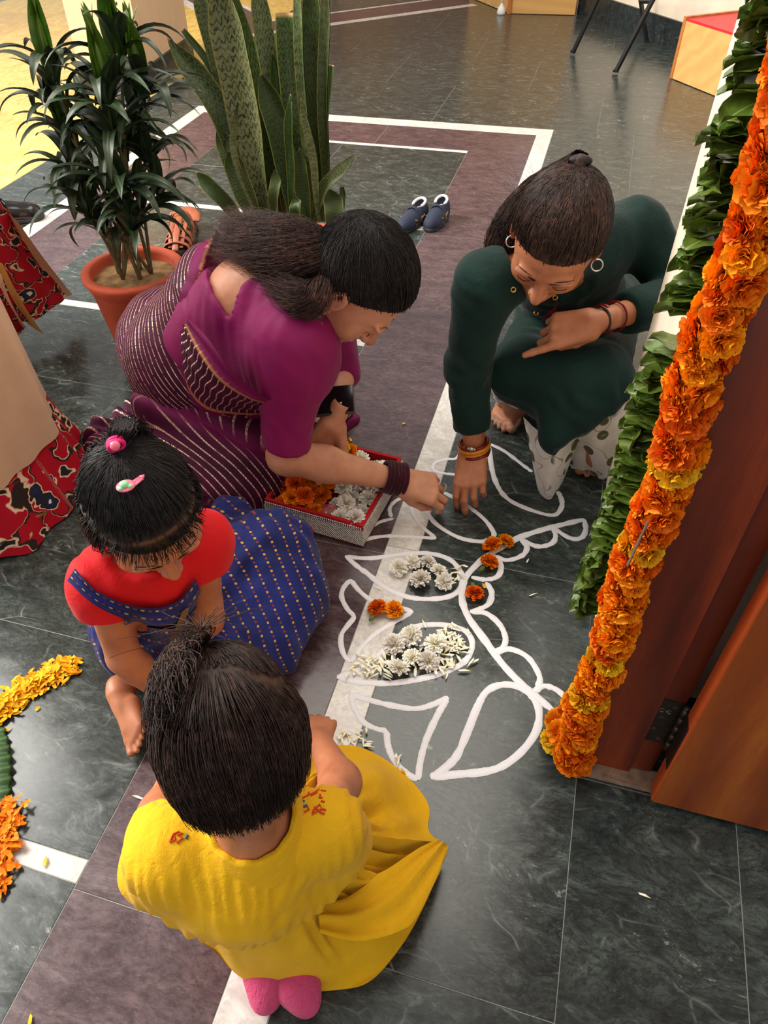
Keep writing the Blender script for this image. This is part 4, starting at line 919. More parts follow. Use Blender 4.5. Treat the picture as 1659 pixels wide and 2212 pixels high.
    v_k = np.array([vv.co for vv in k.data.vertices])
    for px, py in ((1113, 632), (1203, 648), (1155, 680), (1242, 606)):
        p = on_kurta(px, py, .48); ring('button', p + V(0, -.004, .003), V(0, -.75, .65), .0046, .0017, M_gold, o, 18)
    M_tas = cloth('maroon_thread', srgb(132, 30, 58), .8, .3).m; p = on_kurta(1203, 652, .48) + V(0, -.006, .002); S = []
    for i in range(46):
        e_ = p + V(RNG.normal(-.008, .009), RNG.normal(-.012, .004), -.045 + RNG.normal(0, .004)); S.append(spline([p, p + V(0, -.004, -.012), (p + V(0, -.004, -.012)) * .4 + e_ * .6, e_], 8))
    vv, ff = strands_vf(np.array(S), .0008, .0008); tag(obj('tassel', vv, ff, M_tas, o), kind='stuff')
    d = (wrR - elR) / np.linalg.norm(wrR - elR); M_br = simple('red_glass_bangle', srgb(120, 8, 16), .15, .1, var=.2); M_or = simple('orange_bangle', srgb(206, 130, 20), .3, var=.2); M_dk = simple('dark_bangle', srgb(24, 8, 10), .2)
    bc = wrR + d * .006
    for i, (mm, rr) in enumerate(((M_br, .0034), (M_or, .0052), (M_or, .0045), (M_br, .0038), (M_br, .0032))): ring('bangle', bc + d * (-.022 + .0085 * i) + V(.001 * (i % 2), 0, 0), d + V(.08, 0, .05 * (i - 2)), .0335 + .001 * (i % 2), rr, mm, o)
    st_ = bc + d * (-.018) + V(0, -.036, .012); MB().ell(st_, (.006, .004, .006)).ell(st_ + V(.007, .001, 0), (.003, .003, .003)).ell(st_ - V(.007, -.001, 0), (.003, .003, .003)).build('bangle_stone', M_silver2, o, True)
    d2 = (wrL - elL) / np.linalg.norm(wrL - elL)
    for t_, mm, rr in ((.000, M_dk, .0028), (-.012, M_br, .0022), (-.016, M_br, .0022), (-.055, M_br, .0024)): ring('bangle', wrL + d2 * (t_ - .002), d2 + V(.05, .1, 0), .031, rr, mm, o)
    ec = xf(MH, V(-.084, .002, -.045)[None])[0]; ring('earring', ec + V(.004, 0, -.012), V(.2, -.9, .3), .011, .0016, M_silver2, o); 
    ec = xf(MH, V(.084, .002, -.045)[None])[0]; ring('earring', ec + V(.004, 0, -.012), V(.2, -.9, .3), .011, .0016, M_silver2, o)
    MB().ell(xf(MH, V(.0155, .104, -.032)[None])[0], (.0022, .0022, .0022)).build('nose_stud', M_gold, o, True)
    tr = xf(mat4(PX(1300, 935, 0), basis(V(-.10, -1, 0), V(0, 0, 1)), .95), V(.008, .185, .012)[None])[0]; ring('toe_ring', tr, V(-.1, -1, 0), .0112, .0018, M_silver2, o, 20); MB().ell(tr + V(0, 0, .0125), (.0055, .0055, .003)).build('toe_ring_stone', M_silver2, o, True)
    eyebrows(o, MH, M_hairB)
    # ---------------- hair drawn back to a clip, tail falling beside the neck
    G = V(.05, -.72, .72); dr_ = root_dirs(3200); m_ = 14; t = np.linspace(0, 1, m_)[None, :, None]
    Gd = G / np.linalg.norm(G) + RNG.normal(0, .13, (len(dr_), 1, 3)); path = slerp(dr_[:, None], Gd * np.ones((1, m_, 1)), t ** .9)
    S1 = jitter(scalp(path, .008 + .003 * RNG.random((len(dr_), 1)) * np.ones((1, m_))), .0025, 40, 3)
    hair_obj(o, cap_mesh(MH, .007), [S1], M_hairBr, MH)
    g0 = xf(MH, scalp(V(.05, -.80, .62)[None], .012))[0]
    ctr = spline([g0, PX(1150, 420, .66), PX(1092, 500, .60), PX(1082, 545, .56), PX(1098, 575, .54)], 24); tt, U, Bv = frames(ctr); SL = []
    nst = 1400; a = RNG.uniform(0, 6.28, nst); prof = np.interp(np.linspace(0, 1, 24), [0, .35, .6, .85, 1], [.022, .034, .034, .030, .012]); r = np.sqrt(RNG.random(nst)); L = RNG.uniform(.75, 1, nst); kk = np.linspace(0, 1, 24)[None] * L[:, None] * 22.99; i0 = kk.astype(int); fr = (kk - i0)[..., None]
    lerp = lambda A: A[i0] * (1 - fr) + A[i0 + 1] * fr; pr = lerp(prof[:, None])
    X = lerp(ctr) + pr * (lerp(U) * (r * np.cos(a))[:, None, None] + lerp(Bv) * (r * np.sin(a))[:, None, None]); X = jitter(X, .006, 30, 5)
    F = field_for(.005, ctr, .05); F.chain(ctr[::3], prof[::3] * .7, .015); cv, cf = F.mesh()
    hair_obj(o, (cv, cf), [X], M_hairBr, np.eye(4), 'ponytail', None, .0007, .0003)
    MB().ell(g0 + V(.0, 0, .004), (.022, .013, .010), 14, 9).build('hair_tie', M_hairB, o, True)
    fl = []
    for i in range(70):
        p = xf(MH, scalp((V(.9, .1, .3) + RNG.normal(0, .35, 3))[None], .008))[0]; q = p + V(-.05, .01, .02) + RNG.normal(0, .025, 3); fl.append(spline([p, (p + q) / 2 + RNG.normal(0, .012, 3), q], 10))
    vv, ff = strands_vf(np.array(fl), .00022, .00015); tag(obj('flyaway_hair', vv, ff, M_hairBr, o), kind='stuff')
M_silver2 = simple('pale_silver', srgb(206, 204, 198), .25, .9, var=.2)
woman_green()
# ================================================================== GIRL IN RED AND BLUE
def part_curve(P3): 
    C = spline(np.asarray(P3, float), 80); C = scalp(C - CR_C, .006)
    fn = lambda v: .9 * np.exp(-(np.min(np.linalg.norm(v[:, None] - C[None], axis=2), 1) / .0035) ** 2)
    return fn
def off_part(d, fn): return d[fn(scalp(d, .006)) < .12]
def girl_blue():
    hc = PX(312, 1102, .50); fwd = V(.60, -.52, -.57); up = V(.25, -.35, .9); B = basis(fwd, up); MH = mat4(hc, B, .93)
    shR = PX(222, 1262, .355); elR = PX(268, 1418, .20); wrR = PX(352, 1492, .095)
    shL = PX(432, 1172, .355); elL = PX(445, 1302, .21); wrL = PX(458, 1400, .11)
    ch = PX(318, 1240, .31); pel = PX(330, 1330, .09); nk = PX(312, 1190, .385)
    hipR = PX(330, 1370, .08); hipL = PX(410, 1290, .08); knL = PX(585, 1200, .115); anL = PX(600, 1380, .05); knR = PX(470, 1420, .08); anR = PX(345, 1490, .04)
    F = field_for(.006, [shR, elR, wrR, shL, elL, wrL, pel, hipL, knL, anL, knR, anR, nk], .08)
    F.ell(pel, (.10, .09, .08), .03); F.rc(pel, ch, .075, .072, .04); F.rc(shR, shL, .036, .036, .04); F.rc(ch, nk, .06, .036, .03); F.rc(nk, xf(MH, V(0, -.03, -.1)[None])[0], .036, .036, .02)
    for a, b, c in ((shR, elR, wrR), (shL, elL, wrL)): F.rc(a, b, .034, .029, .02); q = b + .3 * (c - b); F.rc(b, q, .029, .029, .01); F.rc(q, c, .029, .020, .01)
    F.rc(hipL, knL, .05, .04, .03); F.rc(knL, anL, .04, .025, .02); F.rc(hipR, knR, .05, .04, .03); F.rc(knR, anR, .04, .026, .02)
    floor_clip(F); v, f = F.mesh(); v = relax(v, f, 2, .5); hv, hf, ht = head_mesh(MH, 1.0)
    h1 = hand_mesh(mat4(wrR, basis(V(.75, -.05, -.45), V(.1, -.5, .85))), s=1, scale=.66); h2 = hand_mesh(mat4(wrL, basis(V(-.1, -.7, -.55), V(-.3, -.4, .8))), s=-1, scale=.66)
    fr = foot_mesh(mat4(PX(288, 1488, .03), basis(V(.55, -.80, -.06), V(-.5, -.35, .6))), s=1, scale=.62, shin=False)
    o = body_obj([(v, f, None, None), (hv, hf, ht, None), (h1[0], h1[1], None, None), (h2[0], h2[1], None, None), (fr[0], fr[1], None, None)], M_skinC, 'small girl in red blouse and blue skirt sitting cross-legged')
    M_rd = cloth('red_cotton', srgb(206, 14, 22), .75, .1, .15, .4).m
    F = field_for(.005, [pel, ch, shR, shL, nk], .10)
    F.rc(pel + V(0, 0, .02), ch, .098, .090, .04); F.rc(shR, shL, .050, .050, .05); F.rc(ch, nk - V(0, 0, .02), .075, .05, .04)
    for a, b in ((shR, elR), (shL, elL)): F.rc(a, a + .30 * (b - a), .055, .053, .02)
    sl = tuple(slice(0, x) for x in F.n); P = F.pts(sl)
    for a, b in ((shR, elR), (shL, elL)):
        d = (b - a) / np.linalg.norm(b - a); tt_ = np.clip((P - a) @ d, 0, .2); F.F = np.where(np.linalg.norm(P - a - tt_[..., None] * d, axis=-1) < .066, np.maximum(F.F, (P - a) @ d - .045), F.F).astype(np.float32)
    F.ell(nk + V(.02, -.02, .03), (.055, .055, .035), .01, sub=True)
    v, f = F.mesh(); v = relax(v, f, 2, .4); n = vnormals(v, f); v = v + n * (folds(v, n, [(V(.7, .7, 0), .05, .0015, .8)], 21) + .003 * fbm(v * 15, 3, 2))[:, None]; obj('red_blouse', v, f, M_rd, o, True); vbl = v
    # blue printed cloth
    m = NM('blue_dotted_cotton'); c = m.coord('Object'); st = m.attr('st'); al = m.attr('al'); base = m.ramp(m.noise(c, 14, 3), [(.3, srgb(18, 24, 78)), (.7, srgb(30, 40, 112))])
    ln = m.ramp(m.math('ABSOLUTE', m.math('SUBTRACT', m.math('FRACT', st), .5)), [(.0, 1.0), (.075, 1.0), (.10, 0.0)]); tk = m.ramp(m.math('ABSOLUTE', m.math('SUBTRACT', m.math('FRACT', al), .5)), [(.20, 1.0), (.27, 0.0)])
    alt = m.ramp(m.math('FRACT', m.math('MULTIPLY', al, .5)), [(.0, srgb(196, 160, 60)), (.5, srgb(196, 160, 60)), (.51, srgb(130, 52, 40)), (1, srgb(130, 52, 40))])
    k = m.math('MULTIPLY', ln, tk); m.set(Base_Color=m.mix(k, base, alt), Roughness=.75); m.b.inputs['Sheen Weight'].default_value = .1; m.b.inputs['Specular IOR Level'].default_value = .2
    m.bump(m.math('ADD', m.math('MULTIPLY', m.noise(c, 700, 2), .3), m.noise(c, 60, 4)), .3, .004); M_bu = m.m
    F = field_for(.006, [pel, hipL, knL, anL, knR, PX(650, 1300, .05), PX(560, 1110, .1)], .13)
    F.ell(pel, (.13, .12, .10), .04); F.rc(hipL, knL, .095, .085, .05); F.rc(knL, PX(618, 1280, .075), .085, .075, .05); F.rc(PX(618, 1290, .07), PX(585, 1395, .045), .078, .06, .05); F.rc(hipL, PX(500, 1130, .09), .08, .06, .05); F.rc(hipR, knR, .085, .065, .05); F.rc(knR, PX(560, 1400, .05), .06, .055, .05); F.rc(knR, PX(400, 1450, .05), .06, .045, .04); F.ell(PX(520, 1310, .06), (.10, .09, .075), .05)
    floor_clip(F, .003); v, f = F.mesh(); v = relax(v, f, 3, .5); n = vnormals(v, f)
    D = (knL - hipL); D[2] = 0; D /= np.linalg.norm(D); N = V(-D[1], D[0], 0); kn_ = knL
    # stripes fan round the thigh, then run down towards the hem
    th = np.arctan2((v - hipL) @ N, (v - hipL) @ D); S = ((v - hipL) @ D) / .026 + .5 * fbm(v * 6, 5, 2) + .8 * th; A_ = ((v - hipL) @ N + v[:, 2]) / .0125
    v = v + n * (folds(v, n, [(D, .055, .0045, .5), (N, .09, .004, .7), (V(.4, -.9, .2), .035, .0025, .6)], 31))[:, None]; v[:, 2] = np.maximum(v[:, 2], .002)
    sk = obj('blue_skirt', v, f, M_bu, o, True); attr(sk, 'st', S); attr(sk, 'al', A_)
    drape('blue_sash', vbl, ((160, 1222), (205, 1272), (268, 1302), (330, 1312), (385, 1295), (425, 1245)), ((140, 1252), (198, 1304), (262, 1336), (340, 1355), (400, 1338), (440, 1285)), M_bu, o, lift=.006, st=2.4, al=20)
    drape('sash_front', np.r_[vbl, v], ((262, 1332), (320, 1350), (380, 1350), (436, 1290)), ((290, 1410), (350, 1445), (410, 1440), (452, 1390)), M_bu, o, z=.22, lift=.008, st=4, al=16, sd=2)
    M_gz = simple('gold_zari', srgb(150, 120, 70), .4, .5, var=.5, scale=300)
    drape('zari_patch', np.r_[vbl, v], ((394, 1318), (403, 1312), (412, 1306)), ((358, 1398), (372, 1402), (386, 1400)), M_gz, o, rows=16, cols=8, z=.24, lift=.014)
    heap('pink_hem', [PX(*q_) for q_ in ((650, 1140), (668, 1112), (688, 1140), (672, 1160), (655, 1165))], .02, cloth('pink_satin', srgb(190, 14, 76), .5, .1).m, o)
    # hair: fringe, top knot at the back of the crown, loose sides
    G = V(.0, -.55, .85); m_ = 14; t = np.linspace(0, 1, m_)[None, :, None]
    top = lambda p: (p[:, 1] < np.interp(p[:, 0], [-.075, -.058, -.02, .02, .058, .075], [-.03, .03, .055, .058, .03, -.03])) & (p[:, 2] > .05) & (p[:, 1] > -.085)
    PCF = part_curve([V(-.075, -.03, .05), V(-.058, .03, .066), V(-.02, .055, .085), V(.02, .058, .085), V(.058, .03, .066), V(.075, -.03, .05)]); d1 = off_part(root_dirs(1500, top), PCF); path = slerp(d1[:, None], (G / np.linalg.norm(G) + RNG.normal(0, .06, (len(d1), 1, 3))) * np.ones((1, m_, 1)), t ** .9); S1 = jitter(scalp(path, .010 + .003 * RNG.random((len(d1), 1)) * np.ones((1, m_))), .003, 40, 1)
    d2 = off_part(root_dirs(2400, lambda p: ~top(p)), PCF); p2 = scalp(d2); az = np.arctan2(d2[:, 0], d2[:, 1]); 
    low = np.stack([np.sin(az) * 1.0, np.cos(az) * 1.0, np.full(len(az), -.55)], 1); low[np.cos(az) > .55, 2] = .27
    path = slerp(d2[:, None], low[:, None] * np.ones((1, m_, 1)), t); S2 = scalp(path, (.008 + .010 * t[..., 0]) * np.ones((len(d2), 1)) + .005 * RNG.random((len(d2), 1)))
    hang = np.maximum(0, t - .55) * RNG.uniform(.03, .09, (len(d2), 1, 1)) * np.where(np.cos(az) > .5, .25, 1)[:, None, None]; S2 = S2 + hang * V(0, -.15, -1.0); S2 = jitter(S2, .010, 22, 7)
    def bulk(F_): F_.rc((0, -.03, .02), (0, -.045, -.05), .075, .066, .02)
    pc = [V(-.058, .055, .055), V(-.05, .03, .075), V(-.02, .045, .095), V(.02, .045, .095), V(.05, .02, .08), V(.058, -.03, .07)]
    hair_obj(o, cap_mesh(MH, .009, bulk), [S1, S2], M_hairB, MH, 'hair', PCF)
    g0 = scalp(G[None], .012)[0]; S3 = []
    for i in range(420):
        dd_ = [scalp((V(-.05 - .30 * q_, -.55 - .25 * q_, .85 - .45 * q_) + RNG.normal(0, .03 + .09 * q_, 3))[None], .012 + .030 * math.sin(math.pi * min(1, .15 + q_)))[0] for q_ in (0, .33, .66, 1)]; S3.append(spline([g0] + dd_[1:], m_))
    hair_obj(o, None, [np.array(S3)], M_hairB, MH, 'topknot')
    M_pk = simple('pink_plastic', srgb(236, 110, 134), .35, var=.08); M_hp = simple('hot_pink_band', srgb(220, 24, 112), .6, var=.2); M_mint = simple('mint_bead', srgb(150, 216, 160), .35, var=.05)
    g = xf(MH, scalp(V(.02, -.50, .88)[None], .022))[0]; Bq = basis(B @ V(.2, .9, .2), B @ V(0, -.4, .9))
    for i in range(3): ring('hair_band', g + Bq[:, 1] * (.003 * i - .012), Bq[:, 1] + RNG.normal(0, .15, 3), .010, .0032, M_hp, o, 20)
    MB().ell(g + Bq[:, 2] * .012, (.007, .007, .007)).build('bead', M_pk, o, True)
    cp = PX(272, 1052, .612); ct = PX(300, 1030, .612); dd = (ct - cp) / np.linalg.norm(ct - cp); sdv = np.cross(dd, V(0, 0, 1))
    mb = MB().tube([cp, ct + sdv * .002], .0026, 8, flat=.6).tube([cp + sdv * .007, ct + sdv * .006], .0026, 8, flat=.6).tube([ct + sdv * .002, ct + dd * .004 + sdv * .004, ct + sdv * .006], .0026, 8); clip = mb.build('hair_clip', M_pk, o, True)
    MB().ell(cp + V(0, 0, .002), (.0125, .0125, .003), 16, 6).build('clip_disc', M_pk, clip, True); MB().ell(cp + V(0, -.002, .006), (.0065, .0065, .005)).ell(cp + V(.007, -.001, .004), (.004, .004, .003)).ell(cp + V(-.002, -.008, .004), (.004, .004, .003)).build('clip_bead', M_mint, clip, True)
    d = (wrR - elR) / np.linalg.norm(wrR - elR); M_bg = simple('pink_bangle', srgb(232, 110, 176), .3, var=.05); ring('bangle', wrR - d * .012, d, .0262, .0042, M_bg, o)
    M_bd = simple('blue_bead', srgb(60, 70, 190), .4); M_rb = simple('red_bead', srgb(210, 50, 80), .4); mb = MB(); bc = PX(328, 1512, .095)
    for i in range(6): mb.ell(bc + V(.006 * math.cos(i), .006 * math.sin(i), .004 * (i % 2)), (.0045, .0045, .0045), 8, 6)
    mb.build('bangle_charm', M_bd, o, True); MB().ell(bc + V(.004, -.008, 0), (.005, .004, .004)).build('charm_tip', M_rb, o, True)
    eyebrows(o, MH, M_hairB)
# ================================================================== GIRL IN THE YELLOW DRESS
def girl_yellow():
    hc = PX(505, 1588, .455); fwd = V(-.35, .80, -.52); up = V(-.30, .42, .85); B = basis(fwd, up); MH = mat4(hc, B, .88)
    nk = PX(548, 1782, .345); ch = PX(525, 1875, .25); pel = PX(575, 1950, .09); shL = PX(372, 1842, .305); shR = PX(700, 1790, .305); elL = PX(345, 1760, .20); elR = PX(735, 1690, .19); wrL = PX(395, 1640, .15); wrR = PX(690, 1600, .14)
    knL = PX(470, 1780, .12); knR = PX(720, 1720, .10); anL = PX(600, 2110, .04)
    F = field_for(.006, [nk, pel, shL, shR, elL, elR, wrL, wrR, knL, knR, PX(640, 2150, .02)], .08)
    F.ell(pel, (.06, .06, .05), .03); F.rc(pel, ch, .06, .065, .04); F.rc(shL, shR, .038, .038, .05); F.rc(ch, nk, .06, .036, .04); F.rc(nk, xf(MH, V(0, -.03, -.1)[None])[0], .038, .038, .03)
    for a, b, c in ((shL, elL, wrL), (shR, elR, wrR)): F.rc(a, b, .034, .029, .02); F.rc(b, c, .029, .02, .02)
    for k_ in (knL, knR): F.rc(pel, k_ - V(0, 0, .03), .045, .04, .03)
    floor_clip(F); v, f = F.mesh(); v = relax(v, f, 2, .5); hv, hf, ht = head_mesh(MH, 1.0, tuple(B.T @ (nk - hc) / .88))
    h1 = hand_mesh(mat4(wrL, basis(V(.2, .8, -.4), V(0, .3, .9))), s=1, scale=.64); h2 = hand_mesh(mat4(wrR, basis(V(-.2, .8, -.4), V(0, .3, .9))), s=-1, scale=.64)
    o = body_obj([(v, f, None, None), (hv, hf, ht, None), (h1[0], h1[1], None, None), (h2[0], h2[1], None, None)], M_skinC, 'small girl in yellow dress kneeling with her back turned')
    M_y = cloth('yellow_cotton', srgb(226, 172, 14), .8, .08, .22, .4, 800).m
    F = field_for(.005, [nk, ch, pel, shL, shR, elL, elR], .10)
    F.rc(PX(560, 1920, .15), ch, .080, .082, .05); F.rc(PX(450, 1890, .19), PX(650, 1850, .19), .072, .078, .04); F.rc(shL, shR, .048, .048, .05); F.rc(ch, nk - V(0, 0, .022), .075, .046, .04)
    F.rc(shL, PX(335, 1885, .23), .046, .044, .03); F.rc(shR, PX(735, 1810, .23), .046, .048, .03); F.rc(shL, PX(345, 1800, .26), .044, .040, .03)
    zc_ = F.ax[2][None, None, :]; xc_ = F.ax[0][:, None, None]; F.F = np.maximum(F.F, (.186 - zc_) + 0 * F.F).astype(np.float32); F.ell(nk + V(0, .004, .026), (.047, .044, .030), .005, sub=True)
    v, f = F.mesh(); v = relax(v, f, 2, .4); n = vnormals(v, f)
    axs = (shR - shL) / np.linalg.norm(shR - shL); sx_ = (v - ch) @ axs; gz = np.exp(-((v[:, 2] - .315) / .030) ** 2) + 1.2 * np.exp(-((v[:, 2] - .195) / .030) ** 2); gath = .0022 * np.sin(2 * np.pi * (sx_ / .017 + .7 * fbm(v * 16, 2, 2))) * gz
    yk = (v[:, 2] < .30); v = v + n * (gath + .6 * folds(v, n, [(V(1, -.15, .1), .034, .0030, .5), (V(.8, .3, -.3), .025, .0016, .7), (V(.5, -.6, .6), .05, .002, .8)], 41) * np.where(yk, 1, .25) + .004 * fbm(v * 9, 3, 2))[:, None]
    bod = obj('dress_bodice', v, f, M_y, o, True); vb = v
    # stand collar round the neck
    a = np.linspace(0, 2 * np.pi, 60); cu = nk + V(0, .002, .002)
    rows = []
    for r_, z_ in ((.070, -.020), (.063, .002), (.057, .020), (.054, .027), (.049, .024)): rows.append(np.stack([cu[0] + r_ * np.cos(a), cu[1] + r_ * np.sin(a), cu[2] + z_ + .012 * np.sin(a) + .0015 * np.sin(a * 13)], 1))
    G = np.array(rows)[:, :-1]; obj('collar', G.reshape(-1, 3), grid_faces(5, 59, True), M_y, o, True)
    # skirt: gathered at the waist, spread on the floor to a traced outline
    out = [PX(*q) for q in ((430, 2020, .10), (470, 2060, .08), (520, 2110, .05), (600, 2140, .02), (720, 2138, .006), (800, 2120), (870, 2040), (915, 1960), (945, 1890), (968, 1830), (945, 1815, .03), (925, 1790, .02), (925, 1740), (880, 1680), (820, 1635), (760, 1612), (700, 1612, .02), (640, 1640, .05), (560, 1700, .08), (450, 1800, .10), (400, 1930, .12))]
    ns, nr = 300, 44; E = spline(out, ns, True); wc = V(-.262, .320, .203)
    th = np.unwrap(np.arctan2(E[:, 1] - wc[1], E[:, 0] - wc[0])); Wst = np.stack([wc[0] + .080 * np.cos(th), wc[1] + .072 * np.sin(th), np.full(ns, wc[2])], 1)
    k_ = np.linspace(0, 1, nr)[:, None]; rr = k_; G = Wst[None] * (1 - rr[..., None]) + E[None] * rr[..., None]
    L = np.linalg.norm((E - Wst)[:, :2], axis=1)[None]; zz = wc[2] * (1 - k_) ** 1.6 + E[None, :, 2] * k_ + .055 * np.sin(np.pi * k_) * np.clip(L / .25, .3, 1.2)
    g = np.arange(ns) / ns * 2 * np.pi; fold = np.sin(g[None] * 34 + 2.2 * np.sin(g[None] * 3)) * .012 * np.exp(-((k_ - .30) / .22) ** 2) + np.sin(g[None] * 13 + 1.7 * np.sin(g[None] * 2 + 2 * k_)) * .013 * np.sin(np.pi * k_ ** .8) + .014 * np.sin(g[None] * 6 + 3 * k_) * np.sin(np.pi * k_)
    G[..., 2] = zz + fold; v = G.reshape(-1, 3); v[:, 2] += .013 * fbm(v * 13, 8, 3) * np.repeat(np.sin(np.pi * np.linspace(0, 1, nr)), ns); v[:, 2] = np.maximum(v[:, 2], .003)
    f = grid_faces(nr, ns, True); vn = v.copy(); vn[:, 2] = np.maximum(vn[:, 2] - .003, .0015); obj('dress_skirt', np.r_[v, vn], np.r_[f, f[:, ::-1] + len(v)], M_y, o, True)
    # sash tie with knotted tip trailing to the right
    tie = spline([PX(690, 1985, .16), PX(770, 1985, .14), PX(850, 1945, .11), PX(910, 1880, .075), PX(955, 1826, .045)], 40); wdt = np.interp(np.linspace(0, 1, 40), [0, .5, .85, 1], [.018, .040, .022, .010])
    t_, U, Bv = frames(tie); q = np.linspace(-1, 1, 12); G = tie[:, None] + (wdt[:, None] * q[None])[..., None] * U[:, None] + (.006 * np.cos(q * 7)[None] + .01 * (1 - q[None] ** 2))[..., None] * V(0, 0, 1)
    v = G.reshape(-1, 3); v[:, 2] = np.maximum(v[:, 2], .006); f = grid_faces(40, 12); obj('dress_tie', np.r_[v, v - V(0, 0, .003)], np.r_[f[:, ::-1], f + len(v)], M_y, o, True)
    # embroidery on both shoulders, laid on the bodice
    M_e1 = cloth('red_embroidery', srgb(214, 62, 26), .7, .1).m; M_e2 = cloth('blue_embroidery', srgb(58, 96, 124), .7, .1).m
    def onb(px, py, z=.32):
        p = PX(px, py, z); d = p - V(0, 0, CAMH); d /= np.linalg.norm(d); q = vb - V(0, 0, CAMH); t = q @ d; off = np.linalg.norm(q - t[:, None] * d, axis=1); c_ = np.where(off < .005)[0]
        return (vb[c_[np.argmin(t[c_])]] if len(c_) else p) - d * .0012
    def stitch(lines, mat, r=.0011):
        mb = MB()
        for ln in lines: mb.tube([onb(*q) for q in ln], r, 5)
        tag(mb.build('embroidery', mat, o), kind='stuff')
    reds = [[(690, 1698), (672, 1706), (652, 1716)], [(690, 1700), (700, 1702)]] + [[(x, y), (x + 4, y + 3)] for x, y in ((688, 1708), (690, 1716), (693, 1724), (695, 1732), (697, 1740), (698, 1748))] + [[(672, 1746), (684, 1734), (694, 1744), (678, 1752), (672, 1746)], [(676, 1740), (690, 1748)], [(655, 1738), (664, 1730), (668, 1742), (657, 1746)], [(660, 1712), (668, 1702)], [(674, 1712), (682, 1704)]]
    blues = [[(646, 1722), (652, 1735), (648, 1746)], [(652, 1724), (660, 1722)], [(650, 1752), (656, 1758)], [(645, 1738), (656, 1734)]]
    stitch(reds, M_e1); stitch(blues, M_e2, .0016)
    stitch([[(362, 1812), (372, 1800), (384, 1788)], [(366, 1814), (378, 1806), (374, 1796), (366, 1804)], [(380, 1802), (390, 1794)], [(384, 1812), (392, 1804), (386, 1800)]], M_e1); stitch([[(396, 1806), (402, 1798)], [(400, 1800), (408, 1796)]], M_e2, .0016)
    # pink socks
    M_sock = cloth('pink_wool', srgb(206, 74, 116), .9, .12, .5, .6, 500).m
    for i, (q0, q1, q2) in enumerate((((560, 2070, .030), (578, 2118, .027), (572, 2160, .022)), ((622, 2085, .032), (645, 2130, .028), (662, 2166, .022)))):
        F = field_for(.004, [PX(*q0), PX(*q1), PX(*q2)], .05); F.rc(PX(*q0), PX(*q1), .029, .029, .02); F.rc(PX(*q1), PX(*q2), .029, .019, .02); floor_clip(F, .002); v, f = F.mesh(); obj('sock', relax(v, f, 2, .5), f, M_sock, o, True)
    # hair: bob with fountain tuft near the front of the crown
    G = V(-.10, .28, .95); m_ = 16; t = np.linspace(0, 1, m_)[None, :, None]; Gn = G / np.linalg.norm(G)
    topf = lambda p: (p[:, 1] > np.interp(p[:, 0], [-.08, -.045, 0, .05, .066, .085], [.01, -.035, -.052, -.045, -.03, .02])) & (p[:, 2] > .045)
    PCF = part_curve([V(.085, .02, .055), V(.066, -.03, .072), V(.05, -.045, .085), V(.0, -.052, .09), V(-.045, -.035, .085), V(-.08, .01, .06)]); d1 = off_part(root_dirs(1500, topf), PCF); path = slerp(d1[:, None], (Gn + RNG.normal(0, .06, (len(d1), 1, 3))) * np.ones((1, m_, 1)), t ** .9); S1 = jitter(scalp(path, .011 + .003 * RNG.random((len(d1), 1)) * np.ones((1, m_))), .003, 40, 1)
    d2 = off_part(root_dirs(4200, lambda p: ~topf(p) & (p[:, 1] < .03)), PCF); az = np.arctan2(d2[:, 0], d2[:, 1]); low = np.stack([np.sin(az), np.cos(az), np.full(len(az), -.62)], 1)
    path = slerp(d2[:, None], low[:, None] * np.ones((1, m_, 1)), t); S2 = scalp(path, (.010 + .012 * np.sin(np.pi * np.minimum(t[..., 0] * .8, 1))) * np.ones((len(d2), 1)) + .006 * RNG.random((len(d2), 1)))
    S2 = S2 + np.maximum(0, t - .6) * RNG.uniform(.07, .12, (len(d2), 1, 1)) * V(0, .10, -1.0); S2 = jitter(S2, .006, 24, 7)
    def bulk(F_): F_.rc((0, -.025, .02), (0, -.030, -.035), .080, .064, .02)
    hair_obj(o, cap_mesh(MH, .011, bulk, cut=True), [S1, S2], M_hairBr, MH, 'hair', PCF)
    g0 = scalp(G[None], .012)[0]; S3 = []
    for i in range(700):
        fl_ = i > 640
        if fl_: e_ = g0 + V(RNG.normal(0, .05), RNG.normal(.0, .04), .035); S3.append(spline([g0, g0 + V(0, 0, .02), (g0 + e_) / 2 + V(0, 0, .014), e_], m_))
        else:
            dd_ = [scalp((V(-.10 - .42 * q_, .28 - .75 * q_, .95 - .55 * q_) + RNG.normal(0, .04 + .17 * q_, 3))[None], .012 + .026 * math.sin(math.pi * min(1, .12 + q_ * .9)))[0] for q_ in (0, .33, .66, 1)]; S3.append(spline([g0] + dd_[1:], m_))
    hair_obj(o, None, [jitter(np.array(S3), .004, 30, 4)], M_hairBr, MH, 'fountain_tuft')
    M_pk = simple('peach_plastic', srgb(226, 150, 136), .4, var=.08); M_bf = cloth('brown_fluff', srgb(150, 104, 60), .9, .3).m
    cp = PX(478, 1418, .545); ct = PX(528, 1436, .542); dd = ct - cp; sd = np.cross(dd / np.linalg.norm(dd), V(0, 0, 1))
    c1 = MB().tube([cp, ct], .0022, 8).tube([cp + sd * .002, (cp + ct) / 2 + sd * .008, ct + sd * .006], .0022, 8).build('hair_clip', M_pk, o, True)
    mb = MB()
    for i in range(7): mb.ell(ct + V(.007 * math.cos(i * 1.1), .007 * math.sin(i * 1.1), .002), (.0055, .0055, .0045), 8, 6)
    mb.build('clip_flower', M_bf, c1, True)
girl_blue(); girl_yellow()
